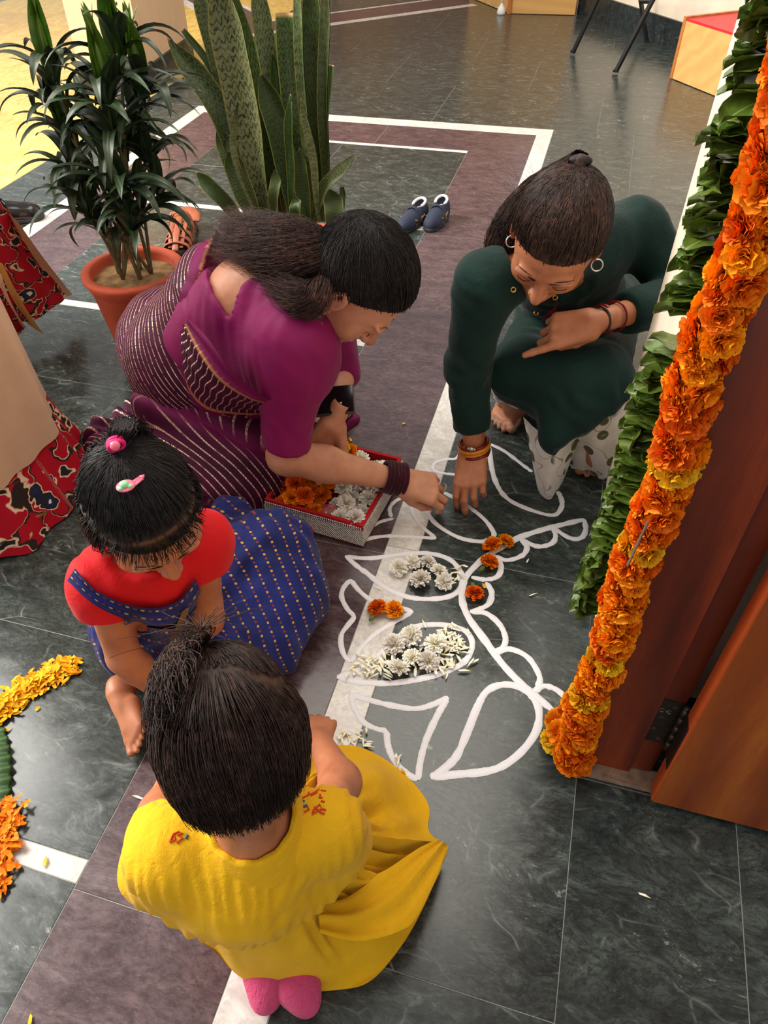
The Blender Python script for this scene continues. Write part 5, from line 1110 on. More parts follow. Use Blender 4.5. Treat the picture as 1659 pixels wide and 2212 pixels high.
# ================================================================== FLOWERS, GARLANDS, DRAWING, BOX
def petal_mat(name, c0, c1, tipc):
    m = NM(name); g = m.attr('tip'); c = m.coord('Object'); n = m.noise(c, 60, 2); col = m.ramp(g, [(0, c0), (.6, c1), (1, tipc)]); col = m.mix(m.math('MULTIPLY', n, .35), col, c0)
    m.set(Base_Color=m.rnd_hue(col, .25, .035), Roughness=.65); m.b.inputs['Specular IOR Level'].default_value = .2; return m.m
M_mari = petal_mat('marigold_orange', srgb(222, 78, 0), srgb(248, 120, 4), srgb(255, 148, 20))
M_mariy = petal_mat('marigold_yellow', srgb(226, 140, 0), srgb(246, 180, 8), srgb(252, 206, 40))
M_chry = petal_mat('chrysanthemum_white', srgb(232, 212, 130), srgb(248, 244, 234), srgb(254, 252, 250)); M_amber = petal_mat('amber_petal', srgb(226, 120, 0), srgb(246, 154, 4), srgb(250, 184, 20))
M_stem = simple('green_stem', srgb(84, 110, 36), .6, var=.25)
def pompom(name, n, mat, R=.5, wid=.30, ruff=.10, seed=0, flat=.75, lo=-.45, core=.35):
    """flower head of unit diameter: ruffled petals round a dome"""
    r = np.random.default_rng(seed); vs, fs, tp = [], [], []; k = 0
    for i in range(n):
        z = 1 - (i + .5) / n * (1 - lo); th = i * 2.39996 + r.normal(0, .15); s_ = math.sqrt(max(0, 1 - z * z)); d = V(s_ * math.cos(th), s_ * math.sin(th), z) + r.normal(0, .10, 3); d /= np.linalg.norm(d)
        ref = V(0, 0, 1) if abs(d[2]) < .95 else V(1, 0, 0); u = np.cross(d, ref); u /= np.linalg.norm(u); a = r.uniform(-.5, .5); w_ = np.cross(d, u); u = u * math.cos(a) + w_ * math.sin(a); w2 = np.cross(u, d)
        L = R * r.uniform(.80, 1.06); wd = wid * r.uniform(.75, 1.2)
        P = []
        for t, ww in ((core, .35), (.72, .85), (1.0, 1.0)):
            for q in (-1, 0, 1):
                bend = (t - .4) * .22; P.append(d * L * (t - (.10 if (q and t == 1.0) else 0)) + u * q * wd * ww * .5 + w2 * (bend * L + (ruff * (1 if q else -1) * t * r.uniform(.5, 1.2)) * wd) + V(0, 0, -.10 * t * t * (1 - d[2]) * L)); tp.append(t)
        vs.append(np.array(P)); fs += [(k + a_ * 3 + b_, k + a_ * 3 + b_ + 1, k + a_ * 3 + b_ + 4, k + a_ * 3 + b_ + 3) for a_ in (0, 1) for b_ in (0, 1)]; k += 9
    v = np.concatenate(vs) * V(1, 1, flat); me = mesh_data(name, v, fs, True, mat); a = me.attributes.new('tip', 'FLOAT', 'POINT'); a.data.foreach_set('value', np.array(tp, np.float32)); return me
MARI = [pompom('marigold_mesh', 150, M_mari, wid=.20, ruff=.16, seed=s_) for s_ in range(3)]; MARIY = [pompom('marigold_yellow_mesh', 140, M_mariy, wid=.2, ruff=.14, seed=9)]
CHRY = [pompom('chrysanthemum_mesh', 130, M_chry, wid=.105, ruff=.03, seed=20 + s_, flat=.62, lo=-.15, core=.18) for s_ in range(2)]
CUP = MB().ell((0, 0, -.22), (.10, .10, .16), 8, 6).data('calyx_mesh', M_stem, True)
def Rd(d, roll=0.0):
    q = Vector(d).to_track_quat('Z', 'Y'); return (q @ Quaternion((0, 0, 1), roll)).to_euler()
def flower(name, me, loc, d, size, parent=None, cup=True):
    o = obj_me(name, me, parent, loc, Rd(d, random.uniform(0, 6.28)), size)
    if cup: c = obj_me('calyx', CUP, o)
    return o
# ---- marigold garland on the door jamb
gb = V(.150, .700, 0); G_ = empty('marigold_garland', (gb[0], gb[1], 0)); tag(G_, 'long orange marigold garland hanging down the door frame', 'garland')
yl = {9: 1, 13: 1, 24: 1, 30: 1}; z = .045; i = 0
def gpos(z):   # hangs slightly away from the frame towards the top
    return V(-.002 - .004 * z + .004 * math.sin(z * 21), -.004 + .02 * z + .004 * math.sin(z * 17 + 1), z)
while z < 1.42:
    rad = .054 + .006 * math.sin(i * 1.7) - .006 * z; a0 = i * 1.35
    for q in range(3):
        a = a0 + q * 2.1; d = V(math.cos(a), math.sin(a), .25 * math.sin(i * 2.1 + q)); me = MARIY[0] if (i in yl) else MARI[(i + q) % 3]
        flower('flower', me, gpos(z) + d * V(.014, .014, .010), d, rad * random.uniform(.82, 1.0), G_, False)
    z += rad * .42; i += 1
MB().tube([gpos(z_) for z_ in np.linspace(.03, 2.2, 40)], .0012, 5).build('string', simple('thread', srgb(150, 140, 120), .8), G_)
MB().tube([gpos(.62) + V(-.012, -.030, .02), gpos(.58) + V(-.016, -.036, -.01)], .0016, 6).build('twig', simple('dry_twig', srgb(110, 90, 74), .8), G_)
for k, (px, py, z_) in enumerate(((1205, 1560, .03), (1195, 1600, .025), (1232, 1545, .05), (1245, 1590, .045), (1222, 1625, .03), (1275, 1560, .05), (1284, 1600, .04), (1262, 1630, .03), (1210, 1585, .06), (1255, 1560, .075), (1240, 1520, .08), (1270, 1520, .085), (1225, 1600, .065), (1250, 1648, .022))):
    p = PX(px, py, z_) - V(gb[0], gb[1], 0); flower('flower', MARIY[0] if k == 1 else MARI[k % 3], p, V(random.uniform(-.6, .3), -.7, .6), .052, G_)
# ---- leaf garland: stacks of folded leaves on a thread
def leaf_mesh(name, seed, mat):
    r = np.random.default_rng(seed); m, n = 9, 7; t = np.linspace(0, 1, m)[:, None]; q = np.linspace(-1, 1, n)[None]
    wd = .5 * np.sin(np.pi * np.clip(t * .93 + .05, 0, 1)) ** .75; x = t - .5; y = q * wd * .62; zz = -.16 * (2 * t - 1) ** 2 + .10 * np.abs(q) * (1 + .2 * r.random()) + .035 * np.sin(t * 14 + r.uniform(0, 6)) * np.abs(q) + .03 * np.sin(q * 3 + t * 5 + r.uniform(0, 6))
    v = np.stack([x * np.ones_like(q), y, zz], -1).reshape(-1, 3); f = grid_faces(m, n); me = mesh_data(name, v, f, True, mat); return me
def leaf_mat(name, c0, c1, vein, rough=.35):
    m = NM(name); c = m.coord('Object'); n = m.noise(c, 6, 3); col = m.ramp(n, [(.3, c0), (.7, c1)]); sx = m.n('ShaderNodeSeparateXYZ'); m.lk(c, sx.inputs[0]); mid = m.ramp(m.math('ABSOLUTE', sx.outputs[1]), [(.0, 1.0), (.018, .0)]); col = m.mix(m.math('MULTIPLY', mid, .7), col, vein)
    m.set(Base_Color=m.rnd_hue(col, .45, .02), Roughness=rough); m.b.inputs['Specular IOR Level'].default_value = .45; return m.m
M_lf = leaf_mat('mango_leaf', srgb(54, 76, 20), srgb(98, 120, 40), srgb(150, 164, 84)); LEAVES = [leaf_mesh('leaf_mesh', s_, M_lf) for s_ in range(4)]
def leaf_garland(base, z0, z1, lab, width, lean, tassel=False):
    e = empty('leaf_garland', (base[0], base[1], z0)); tag(e, lab, 'garland', 'folded leaf garlands on the doorway wall'); z = 0; i = 0
    while z < z1 - z0:
        sz = width * random.uniform(.85, 1.15); a = random.gauss(0, .38) + (math.pi if random.random() < .5 else 0); zz = z0 + z
        p = V(lean[0] * z + random.gauss(0, .004), lean[1] * z + random.gauss(0, .006), z)
        o = obj_me('leaf', LEAVES[i % 4], e, p, (random.gauss(.10, .13), random.gauss(0, .15), a), (sz * 1.0, sz * 1.15, sz * .8)); z += .0040 * random.uniform(.6, 1.5); i += 1
        if random.random() < .06: obj_me('leaf', LEAVES[(i + 1) % 4], e, p + V(-.018, -.01, 0), (random.gauss(.9, .3), random.gauss(0, .3), a + 1.2), sz * .8)
    MB().tube([(0, 0, -.004), (lean[0] * (z1 - z0), lean[1] * (z1 - z0), z1 - z0 + (.8 if tassel else .05))], .0010, 5).build('string', bpy.data.materials['thread'], e)
    if tassel:
        M_rt = simple('red_thread', srgb(170, 10, 24), .8); MB().tube([(0, 0, 0), (-.004, -.010, -.035), (-.006, -.014, -.075)], .0013, 6).ell((-.006, -.014, -.082), (.006, .006, .010), 8, 6).tube([(.008, -.01, .0), (.010, -.014, -.030)], .004, 6).tube([(.016, -.008, 0), (.018, -.012, -.026)], .004, 6).build('red_tassel', M_rt, e, True)
leaf_garland((.143, .90), .215, .735, 'lower stack of folded green leaves strung beside the marigolds', .070, (.006, .0))
leaf_garland((.147, .90), .79, 1.40, 'upper stack of folded green leaves ending in a red tassel', .070, (.0, .0), True)
o_ = obj_me('leaf', LEAVES[1], None, (0, 0, 0)); bpy.data.objects.remove(o_)
# ---- white painted outline of the rangoli
m = NM('white_paint'); uv = m.attr('along'); ac = m.attr('across'); cmb = m.n('ShaderNodeCombineXYZ'); m.lk(m.math('MULTIPLY', uv, 6.0), cmb.inputs[0]); m.lk(m.math('MULTIPLY', ac, 5.0), cmb.inputs[1]); oi = m.n('ShaderNodeObjectInfo'); m.lk(m.math('MULTIPLY', oi.outputs['Random'], 40.0), cmb.inputs[2])
n = m.noise(cmb.outputs[0], 1.6, 5, .7); edge = m.math('ABSOLUTE', ac); wear = m.ramp(m.math('ADD', n, m.math('MULTIPLY', edge, .12)), [(.60, 0.0), (.74, .75)])
m.set(Base_Color=m.mix(wear, srgb(240, 238, 240), srgb(120, 122, 122)), Roughness=.7); M_paint = m.m
RG = empty('rangoli_outline', PX(1000, 1300)); tag(RG, 'white painted outline of petals and scallops on the floor', 'floor drawing')
rgo = np.array(RG.location)
def stroke(pts, w=13.0, closed=False, n=None, taper=True):
    p = np.array([PX(x, y, .0) for x, y in pts]); n = n or max(24, len(pts) * 12); c = spline(p, n, closed); c = c - rgo; t = np.gradient(c, axis=0); t /= np.linalg.norm(t, axis=1)[:, None] + 1e-9; nn = np.stack([-t[:, 1], t[:, 0], 0 * t[:, 0]], 1)
    wr = .0063 * (w / 13) * (1 + .16 * fbm(np.stack([np.arange(n) * .23, np.full(n, p[0, 0] * 31), np.zeros(n)], 1), 3, 2))
    if taper and not closed: wr = wr * np.interp(np.arange(n), [0, 3, n - 4, n - 1], [.45, 1, 1, .5])
    q = np.array([-1, -.6, 0, .6, 1]); G = c[:, None] + (wr[:, None] * q[None])[..., None] * nn[:, None]; G[..., 2] = np.array([.0003, .0011, .0014, .0011, .0003])[None]
    f = grid_faces(n, 5, False); v = G.reshape(-1, 3)
    if closed: f = np.r_[f, np.array([[(n - 1) * 5 + j, (n - 1) * 5 + j + 1, j + 1, j] for j in range(4)])]
    o = obj('stroke', v, f[:, ::-1], M_paint, RG, True); L = np.r_[0, np.cumsum(np.linalg.norm(np.diff(c, axis=0), axis=1))]; attr(o, 'along', np.repeat(L * 60, 5)); attr(o, 'across', np.tile(q, n)); return o
stroke([(1056, 958), (1062, 1010), (1075, 1050), (1100, 1080), (1150, 1103), (1195, 1113), (1212, 1098), (1213, 1080), (1205, 1062)]); stroke([(1056, 958), (1090, 975), (1130, 1005), (1150, 1020)], 11)
stroke([(934, 1015), (940, 1000), (965, 992), (985, 990), (1000, 972), (1010, 965)], 10); stroke([(934, 1015), (955, 1022), (990, 1026)], 10); stroke([(955, 1062), (985, 1078), (1020, 1100), (1050, 1126), (1066, 1150), (1066, 1160)], 12)
stroke([(920, 1078), (922, 1100), (935, 1125), (965, 1148), (1000, 1164), (1040, 1170), (1055, 1165)], 12)
stroke([(845, 1118), (842, 1098), (855, 1082), (875, 1075), (885, 1085), (895, 1115), (915, 1140), (942, 1163)], 10); stroke([(850, 1120), (820, 1128), (795, 1145), (782, 1168)], 10); stroke([(780, 1168), (815, 1160), (850, 1158), (895, 1160), (942, 1163)], 11)
stroke([(745, 1202), (790, 1206), (830, 1203), (880, 1196), (930, 1196), (970, 1208), (992, 1230), (999, 1252), (992, 1275), (965, 1290), (920, 1294), (875, 1288), (830, 1268), (795, 1240), (770, 1222), (748, 1202)], 13)
stroke([(757, 1252), (742, 1270), (738, 1290), (750, 1315), (764, 1332), (752, 1350), (738, 1370), (737, 1395), (745, 1418), (758, 1430)], 11); stroke([(757, 1252), (775, 1275), (800, 1295), (830, 1305), (860, 1312), (892, 1321)], 11); stroke([(892, 1321), (850, 1345), (810, 1370), (780, 1400), (758, 1430)], 11)
stroke([(728, 1463), (780, 1474), (840, 1476), (900, 1468), (960, 1452), (1000, 1432), (1018, 1405), (1018, 1380), (1000, 1360), (960, 1350), (920, 1350), (890, 1355), (870, 1368), (840, 1395), (800, 1430), (760, 1452), (728, 1463)], 13)
stroke([(758, 1500), (800, 1513), (850, 1525), (900, 1531), (940, 1520), (968, 1506)], 13); stroke([(758, 1500), (765, 1530), (785, 1560), (815, 1575), (835, 1578)], 12); stroke([(835, 1578), (838, 1610), (850, 1640), (875, 1668), (902, 1685)], 12); stroke([(968, 1506), (945, 1545), (920, 1600), (908, 1645), (903, 1685)], 13)
stroke([(930, 1680), (985, 1673), (1040, 1668), (1085, 1655), (1130, 1620), (1160, 1575), (1163, 1530), (1145, 1500), (1115, 1482), (1080, 1480), (1050, 1495), (1030, 1530), (1010, 1580), (985, 1635), (950, 1668), (930, 1680)], 15)
stroke([(1262, 1122), (1220, 1132), (1170, 1145), (1120, 1162), (1070, 1190), (1030, 1220), (1005, 1250), (998, 1290), (1010, 1330), (1045, 1380), (1090, 1440), (1140, 1490), (1195, 1535)], 16)
stroke([(1262, 1122), (1265, 1145), (1255, 1162), (1230, 1162), (1195, 1140)], 13); stroke([(1195, 1140), (1200, 1160), (1190, 1175), (1160, 1180), (1125, 1165)], 13); stroke([(1125, 1165), (1138, 1182), (1128, 1200), (1095, 1210), (1065, 1200)], 13)
stroke([(1075, 1200), (1082, 1225), (1075, 1245), (1050, 1252), (1018, 1247)], 13); stroke([(1050, 1258), (1062, 1280), (1055, 1305), (1030, 1318), (1015, 1322)], 13); stroke([(1015, 1322), (1050, 1325), (1080, 1350), (1092, 1380), (1085, 1400), (1068, 1408)], 13)
stroke([(1068, 1412), (1100, 1402), (1140, 1420), (1165, 1460), (1162, 1485), (1155, 1494)], 13); stroke([(1155, 1494), (1175, 1482), (1205, 1492), (1232, 1520)], 13)
# ---- single flowers on the drawing
def single(name, me, px, py, d, size, lab, cat, grp, z=None, cup=True):
    p = PX(px, py, size * .30 if z is None else z); return tag(flower(name, me, p, d, size, None, cup), lab, cat, grp)
mg = 'marigolds lying on the floor drawing'
for k, (px, py, d, sz, lab) in enumerate(((1063, 1176, (-.3, .2, .9), .046, 'orange marigold left of the pair where scallops meet the stem'), (1094, 1168, (.5, .3, .7), .040, 'orange marigold right of the pair where scallops meet the stem'), (1057, 1212, (.2, .4, .8), .044, 'single orange marigold in the scallop below the pair'),
    (1025, 1280, (0, .3, .9), .042, 'single orange marigold lowest by the curved stem'), (814, 1312, (-.3, .2, .9), .044, 'left orange marigold of the pair on the white strip'), (851, 1316, (.2, .1, .9), .044, 'right orange marigold of the pair on the white strip'))):
    single('marigold', MARI[k % 3], px, py, d, sz, lab, 'flower', mg)
for px, py, a, w_ in ((1078, 1165, 0, 'between the two marigolds on the stem'), (1049, 1222, 2.5, 'under the single marigold below the pair'), (1027, 1270, .6, 'above the lowest marigold by the stem'), (811, 1328, 2.6, 'under the left marigold on the white strip')):
    p = PX(px, py, .014)
    tag(obj_me('flower_stub', CUP, None, p, (1.4, .2, a), .05), 'small green marigold stub ' + w_, 'stub', 'green marigold stubs')
cg = 'white chrysanthemums inside the petals'
for k, (px, py, sz) in enumerate(((862, 1226, .046), (892, 1214, .040), (925, 1214, .040), (908, 1250, .052), (948, 1232, .040), (960, 1256, .046))):
    single('chrysanthemum', CHRY[k % 2], px, py, (random.gauss(0, .2), random.gauss(-.15, .2), 1), sz, ['leftmost', 'second', 'top right', 'largest', 'upper right', 'rightmost'][k] + ' white chrysanthemum in the upper painted petal', 'flower', cg, cup=False)
for k, (px, py, sz) in enumerate(((850, 1392, .050), (888, 1374, .052), (940, 1390, .050), (890, 1420, .042), (925, 1428, .048), (862, 1442, .046))):
    single('chrysanthemum', CHRY[k % 2], px, py, (random.gauss(0, .2), random.gauss(-.15, .2), 1), sz, ['leftmost', 'topmost', 'right hand', 'middle', 'lower right', 'lowest'][k] + ' white chrysanthemum in the lower painted petal', 'flower', cg, cup=False)
# ---- loose petals
def petals(name, spots, mat, lab, cat, L, wd, seed=0, zmax=.004):
    r = np.random.default_rng(seed); mb = MB()
    for (x, y, z) in spots:
        a = r.uniform(0, 6.28); l = L * r.uniform(.7, 1.3); w = wd * r.uniform(.7, 1.2); d = V(math.cos(a), math.sin(a), r.normal(0, .25)); u = V(-math.sin(a), math.cos(a), r.normal(0, .3)); c = V(x, y, z)
        P = [c - d * l * .5, c + u * w * .4 + V(0, 0, .002), c + d * l * .4 + u * w * .3, c + d * l * .55 + V(0, 0, .002), c + d * l * .4 - u * w * .3, c - u * w * .4 + V(0, 0, .002)]; P = np.array(P); P[:, 2] = np.maximum(P[:, 2], .0022); mb.add(P, [(0, 1, 2, 3), (0, 3, 4, 5)])
    o = mb.build(name, mat, None, True); attr(o, 'tip', np.tile([0, .5, .9, 1, .9, .5], len(spots)).astype(float)); tag(o, lab, cat, kind='stuff'); return o
def around(cx, cy, sx, sy, n, seed, zm=.006):
    r = np.random.default_rng(seed); out = []
    for _ in range(n): p = PX(cx + r.normal(0, sx), cy + r.normal(0, sy)); out.append((p[0], p[1], .003 + zm * r.random()))
    return out
petals('loose_petals', around(975, 1392, 22, 22, 90, 1) + around(820, 1440, 28, 12, 70, 2) + around(940, 1430, 25, 15, 40, 3) + around(970, 1255, 14, 14, 20, 4), M_chry, 'loose white chrysanthemum petals scattered in the petal outlines', 'petals', .020, .007, 1)
petals('loose_petals', around(752, 1594, 12, 8, 14, 5) + around(785, 1580, 12, 20, 8, 6) + around(860, 1640, 5, 8, 4, 7) + [tuple(PX(x, y, .003)) for x, y in ((1153, 1284), (1140, 1211), (297, 1722), (820, 1272), (965, 1462), (1393, 1935))], M_chry, 'stray white petals near the yellow dress and strip', 'petals', .018, .005, 2)
path = spline([PX(*q) for q in ((-20, 1560), (0, 1540), (30, 1515), (60, 1492), (95, 1470), (130, 1448), (152, 1448))], 60); r_ = np.random.default_rng(3); sp = []
for k in range(520): c = path[r_.integers(0, 60)]; q = r_.normal(0, .013, 2); sp.append((c[0] + q[0], c[1] + q[1], .004 + .014 * r_.random() * math.exp(-(q @ q) / .0004)))
petals('marigold_petals', sp, M_amber, 'curved trail of plucked orange marigold petals at left', 'petals', .020, .010, 3)
path = spline([PX(*q) for q in ((28, 1745), (32, 1775), (22, 1800), (30, 1830), (20, 1860), (5, 1920))], 40); sp = []
for k in range(260): c = path[r_.integers(0, 40)]; q = r_.normal(0, .010, 2); sp.append((c[0] + q[0] - .008, c[1] + q[1], .004 + .012 * r_.random()))
petals('marigold_petals', sp, M_mari, 'lower patch of plucked marigold petals by the white strip', 'petals', .020, .010, 4)
petals('stray_petals', [tuple(PX(x, y, .003)) for x, y in ((98, 1860), (872, 1668), (873, 915), (757, 949), (704, 1300), (1045, 1265), (82, 1530), (65, 2209), (672, 1175))], M_mariy, 'few stray orange petals scattered over the floor', 'petals', .016, .009, 5)
# ---- big green leaf at the left edge
t = np.linspace(0, 1, 60)[:, None]; q = np.linspace(-1, 1, 13)[None]; A_ = PX(-12, 1560); B_ = PX(-6, 1780); d = B_ - A_; L = np.linalg.norm(d); d /= L; u = V(d[1], -d[0], 0) * -1
wd = .030 * np.sin(np.pi * np.clip(t * .9 + .05, 0, 1)) ** .6 + .0022 * np.sin(t * 60); G = A_ + d * (t * L)[..., None] * np.ones((1, 13, 1)) + u * (wd * q)[..., None]; G[..., 2] = .004 + .012 * np.sin(np.pi * t) * (1 - .6 * q ** 2) + .003 * np.sin(t * 60) * np.abs(q)
lf = obj('banana_leaf', G.reshape(-1, 3), grid_faces(60, 13)[:, ::-1], simple('wavy_green_leaf', srgb(44, 78, 30), .4, var=.2, scale=30), None, True); tag(lf, 'long wavy-edged green leaf at the left edge', 'leaf')
sm = lf.modifiers.new('t', 'SOLIDIFY'); sm.thickness = .0015
# ---- red box with silver trim, full of flowers
c4 = [PX(571, 1098, 0), PX(786, 1168, 0), PX(858, 1015, 0), PX(650, 960, 0)]
hB = .07; tl = [PX(571, 1078, hB), PX(783, 1137, hB), PX(852, 985, hB)]; e1 = tl[1] - tl[0]; e2 = tl[2] - tl[1]; e1[2] = e2[2] = 0; l1 = np.linalg.norm(e1); l2 = np.linalg.norm(e2); x_ = e1 / l1; y_ = V(-x_[1], x_[0], 0); l2 = abs(e2 @ y_); org = tl[0].copy(); org[2] = 0
BX = empty('flower_box', org, math.atan2(x_[1], x_[0])); tag(BX, 'red velvet tray box with silver lattice sides full of flowers', 'box')
M_redv = cloth('red_velvet', srgb(176, 6, 14), .8, .2, .2, .8).m
m = NM('silver_lattice'); c = m.coord('Object', scale=(1, 1, 1)); v1 = m.voro(c, 130, 'F1'); w1 = m.wave(m.coord('Object', rot=(0, .78, 0)), 60, 0, 0, 1, 'X'); h = m.math('ADD', v1, w1); m.set(Base_Color=m.ramp(h, [(.3, srgb(120, 112, 100)), (.8, srgb(232, 226, 214))]), Roughness=.35, Metallic=.35); m.bump(h, .8, .003); M_lat = m.m
th = .008; mb = MB().bbox((0, 0, .004), (l1, l2, .010)).bbox((0, 0, .01), (l1, th, hB)).bbox((0, l2 - th, .01), (l1, l2, hB)).bbox((0, th, .01), (th, l2 - th, hB)).bbox((l1 - th, th, .01), (l1, l2 - th, hB)); mb.build('tray', M_redv, BX)
for a, b in (((-.002, -.002, .008), (l1 + .002, -.0001, hB - .016)), ((-.002, l2 + .0001, .008), (l1 + .002, l2 + .002, hB - .016)), ((l1 + .0001, -.0001, .008), (l1 + .002, l2 + .0001, hB - .016)), ((-.002, -.0001, .008), (-.0001, l2 + .0001, hB - .016))): MB().bbox(a, b).build('lattice_panel', M_lat, BX)
M_gem = simple('rhinestone', srgb(216, 210, 214), .12, .6, var=.3, scale=500); mb = MB()
for row in (0, 1):
    for s_ in np.arange(.003, l1, .0052): mb.ell((s_, -.002, hB - .013 + row * .006), (.0026, .002, .0027), 6, 4)
    for s_ in np.arange(.003, l2, .0052): mb.ell((l1 + .002, s_, hB - .013 + row * .006), (.002, .0026, .0027), 6, 4)
tag(mb.build('rhinestone_band', M_gem, BX, True), kind='stuff')
M_foil = NM('red_gauze'); M_foil.set(Base_Color=srgb(200, 60, 70), Roughness=.3, Alpha=.55); M_foil = M_foil.m
v = np.array([(l1 * .45 + l1 * .5 * a, .012 + .03 * b, .045 + .02 * b + .004 * math.sin(a * 14 + b * 3)) for b in np.linspace(0, 1, 5) for a in np.linspace(0, 1, 20)]); obj('gauze_lining', v, grid_faces(5, 20), M_foil, BX, True)
def inbox(a, b, z): return np.array(org) + x_ * a * l1 + y_ * b * l2 + V(0, 0, z)
bg = 'flowers heaped in the red box'
rowname = ['front', 'second', 'third', 'fourth', 'fifth', 'back']
for r_i in range(6):
    for c_i in range(4):
        a = .10 + .125 * c_i + random.gauss(0, .015); b = .10 + .155 * r_i + random.gauss(0, .015); p = inbox(a, b, .050 + .014 * ((c_i + r_i) % 3) + .010 * (c_i in (1, 2)))
        tag(flower('marigold', MARI[(c_i + r_i) % 3], p, (random.gauss(0, .3), random.gauss(-.25, .25), 1), .050, None, False), 'orange marigold in the %s row of the red box, %s' % (rowname[r_i], ['at its left wall', 'second from its left wall', 'third from its left wall', 'next to the white flowers'][c_i]), 'flower', bg)
    for c_i in range(3):
        a = .62 + .13 * c_i + random.gauss(0, .012); b = .10 + .155 * r_i + random.gauss(0, .015); p = inbox(a, b, .040 + .014 * ((c_i + r_i) % 3))
        tag(flower('chrysanthemum', CHRY[(c_i + r_i) % 2], p, (random.gauss(0, .3), random.gauss(-.25, .25), 1), .050, None, False), 'white chrysanthemum in the %s row of the red box, %s' % (rowname[r_i], ['next to the marigolds', 'middle of the white ones', 'at its right wall'][c_i]), 'flower', bg)
for k, (px, py) in enumerate(((728, 960), (718, 950), (738, 965))): tag(flower('marigold', MARIY[0], PX(px, py, .10 + .01 * k), (.2, -.4, .8), .042, None, False), ['left', 'middle', 'right'][k] + ' yellow marigold at the back of the box under the hand', 'flower', bg)
for k, (px, py) in enumerate(((705, 930), (712, 916), (692, 942))): tag(flower('marigold', MARI[k % 3], PX(px, py, .13 + .012 * k), (.1, -.4, .8), .040, None, False), ['middle', 'upper', 'lower'][k] + ' orange marigold held in the hand below the phone', 'flower', bg)
# ================================================================== PLANTS
def PXY(px, py, Yw):
    d = RC @ np.array([(px - PPX) / FPX, (py - PPY) / FPX, 1.0]); t = Yw / d[1]; return np.array([0, 0, CAMH]) + d * t
M_terra = simple('terracotta', srgb(196, 82, 50), .8, var=.18, scale=14, bump=.25, bscale=60); M_soil = simple('dry_soil', srgb(150, 116, 74), .95, var=.4, scale=40, bump=.8, bscale=70)
def pot(c, R, H, name, lab):
    e = empty(name, (c[0], c[1], 0)); tag(e, lab, 'potted plant')
    MB().lathe([(0, .004), (R * .62, .004), (R * .66, .02), (R * .90, H - .045), (R * .93, H - .04), (R * 1.02, H - .012), (R * 1.02, H - .002), (R * .99, H), (R * .86, H), (R * .84, H - .012), (R * .80, H - .06), (0, H - .06)], 48).build('pot', M_terra, e, True)
    a = np.linspace(0, 2 * np.pi, 40, endpoint=False); rr = np.linspace(0, R * .845, 12); G = np.array([[(r * math.cos(t), r * math.sin(t), H - .022 + .006 * float(noise3(np.array([r * 30 * math.cos(t), r * 30 * math.sin(t), 1.5]), 2)) - .010 * (r / R) ** 2) for t in a] for r in rr]); obj('soil', G.reshape(-1, 3), grid_faces(12, 40, True), M_soil, e, True)
    return e
# ---- snake plant
def snake_mat():
    m = NM('snake_plant_leaf'); u = m.attr('u'); t = m.attr('t'); c = m.coord('Object'); oi = m.n('ShaderNodeObjectInfo')
    z = m.math('ADD', m.math('MULTIPLY', t, 26.0), m.math('ADD', m.math('MULTIPLY', m.math('PINGPONG', m.math('MULTIPLY', m.math('ADD', u, 1.0), 3.0), .5), 1.3), m.math('MULTIPLY', m.noise(c, 34, 4, .7), 3.2)))
    band = m.ramp(m.math('ABSOLUTE', m.math('SUBTRACT', m.math('FRACT', z), .5)), [(.0, 1.0), (.10, .9), (.24, 0.0)]); n = m.noise(c, 60, 4, .7)
    lite = m.mix(m.attr('tone'), srgb(48, 70, 22), srgb(134, 142, 96)); lite = m.mix(m.ramp(n, [(.4, 0.0), (.7, .5)]), lite, srgb(70, 96, 40))
    col = m.mix(m.math('MULTIPLY', band, m.ramp(n, [(.3, .35), (.55, 1.0)])), lite, srgb(26, 42, 18)); edge = m.ramp(m.math('ABSOLUTE', u), [(.90, 0.0), (.97, .6)]); col = m.mix(edge, col, srgb(170, 170, 84)); col = m.mix(m.ramp(t, [(.975, 0.0), (.99, 1.0)]), col, srgb(190, 150, 110))
    m.set(Base_Color=m.rnd_hue(col, .5, .03), Roughness=.42); m.b.inputs['Specular IOR Level'].default_value = .4; m.bump(n, .15, .003); return m.m
M_snake = snake_mat(); sp_c = PXY(640, 500, 2.10); SP = pot((sp_c[0], 2.12), .15, .24, 'snake_plant', 'tall snake plant in a pot behind the magenta saree')
def blade(parent, base, mid, tip, w, cutt=0.0, bow=.22, mat=M_snake, n=26, k=7, face=None, taper=.75, nm='leaf', tone=.3):
    base, mid, tip = [np.asarray(q, float) for q in (base, mid, tip)]; c = spline([base, mid, tip], n); tt = np.linspace(0, 1, n); t = np.gradient(c, axis=0); t /= np.linalg.norm(t, axis=1)[:, None]
    fc = V(0, -.85, .5) if face is None else np.asarray(face, float); sd = np.cross(t, fc); sd /= np.linalg.norm(sd, axis=1)[:, None]; nn = np.cross(sd, t)
    prof = np.minimum(1, .50 + 1.4 * tt) * (1 - (1 - cutt) * np.clip((tt - taper) / (1 - taper), 0, 1) ** 1.6); q = np.linspace(-1, 1, k)
    G = c[:, None] + (w * .5 * prof[:, None] * q[None])[..., None] * sd[:, None] - (w * bow * prof[:, None] * (1 - q[None] ** 2))[..., None] * nn[:, None]; G = G + (.006 * np.sin(tt * 9 + w * 300))[:, None, None] * nn[:, None] * np.abs(q)[None, :, None]
    v = G.reshape(-1, 3); f = grid_faces(n, k); vb = v - np.repeat(nn, k, 0) * .0035
    o = obj(nm, np.r_[v, vb] - np.array(parent.location), np.r_[f, f[:, ::-1] + len(v)], mat, parent, True); attr(o, 'u', np.tile(np.tile(q, n), 2)); attr(o, 't', np.tile(np.repeat(tt, k), 2)); attr(o, 'tone', np.full(2 * len(v), tone)); return o
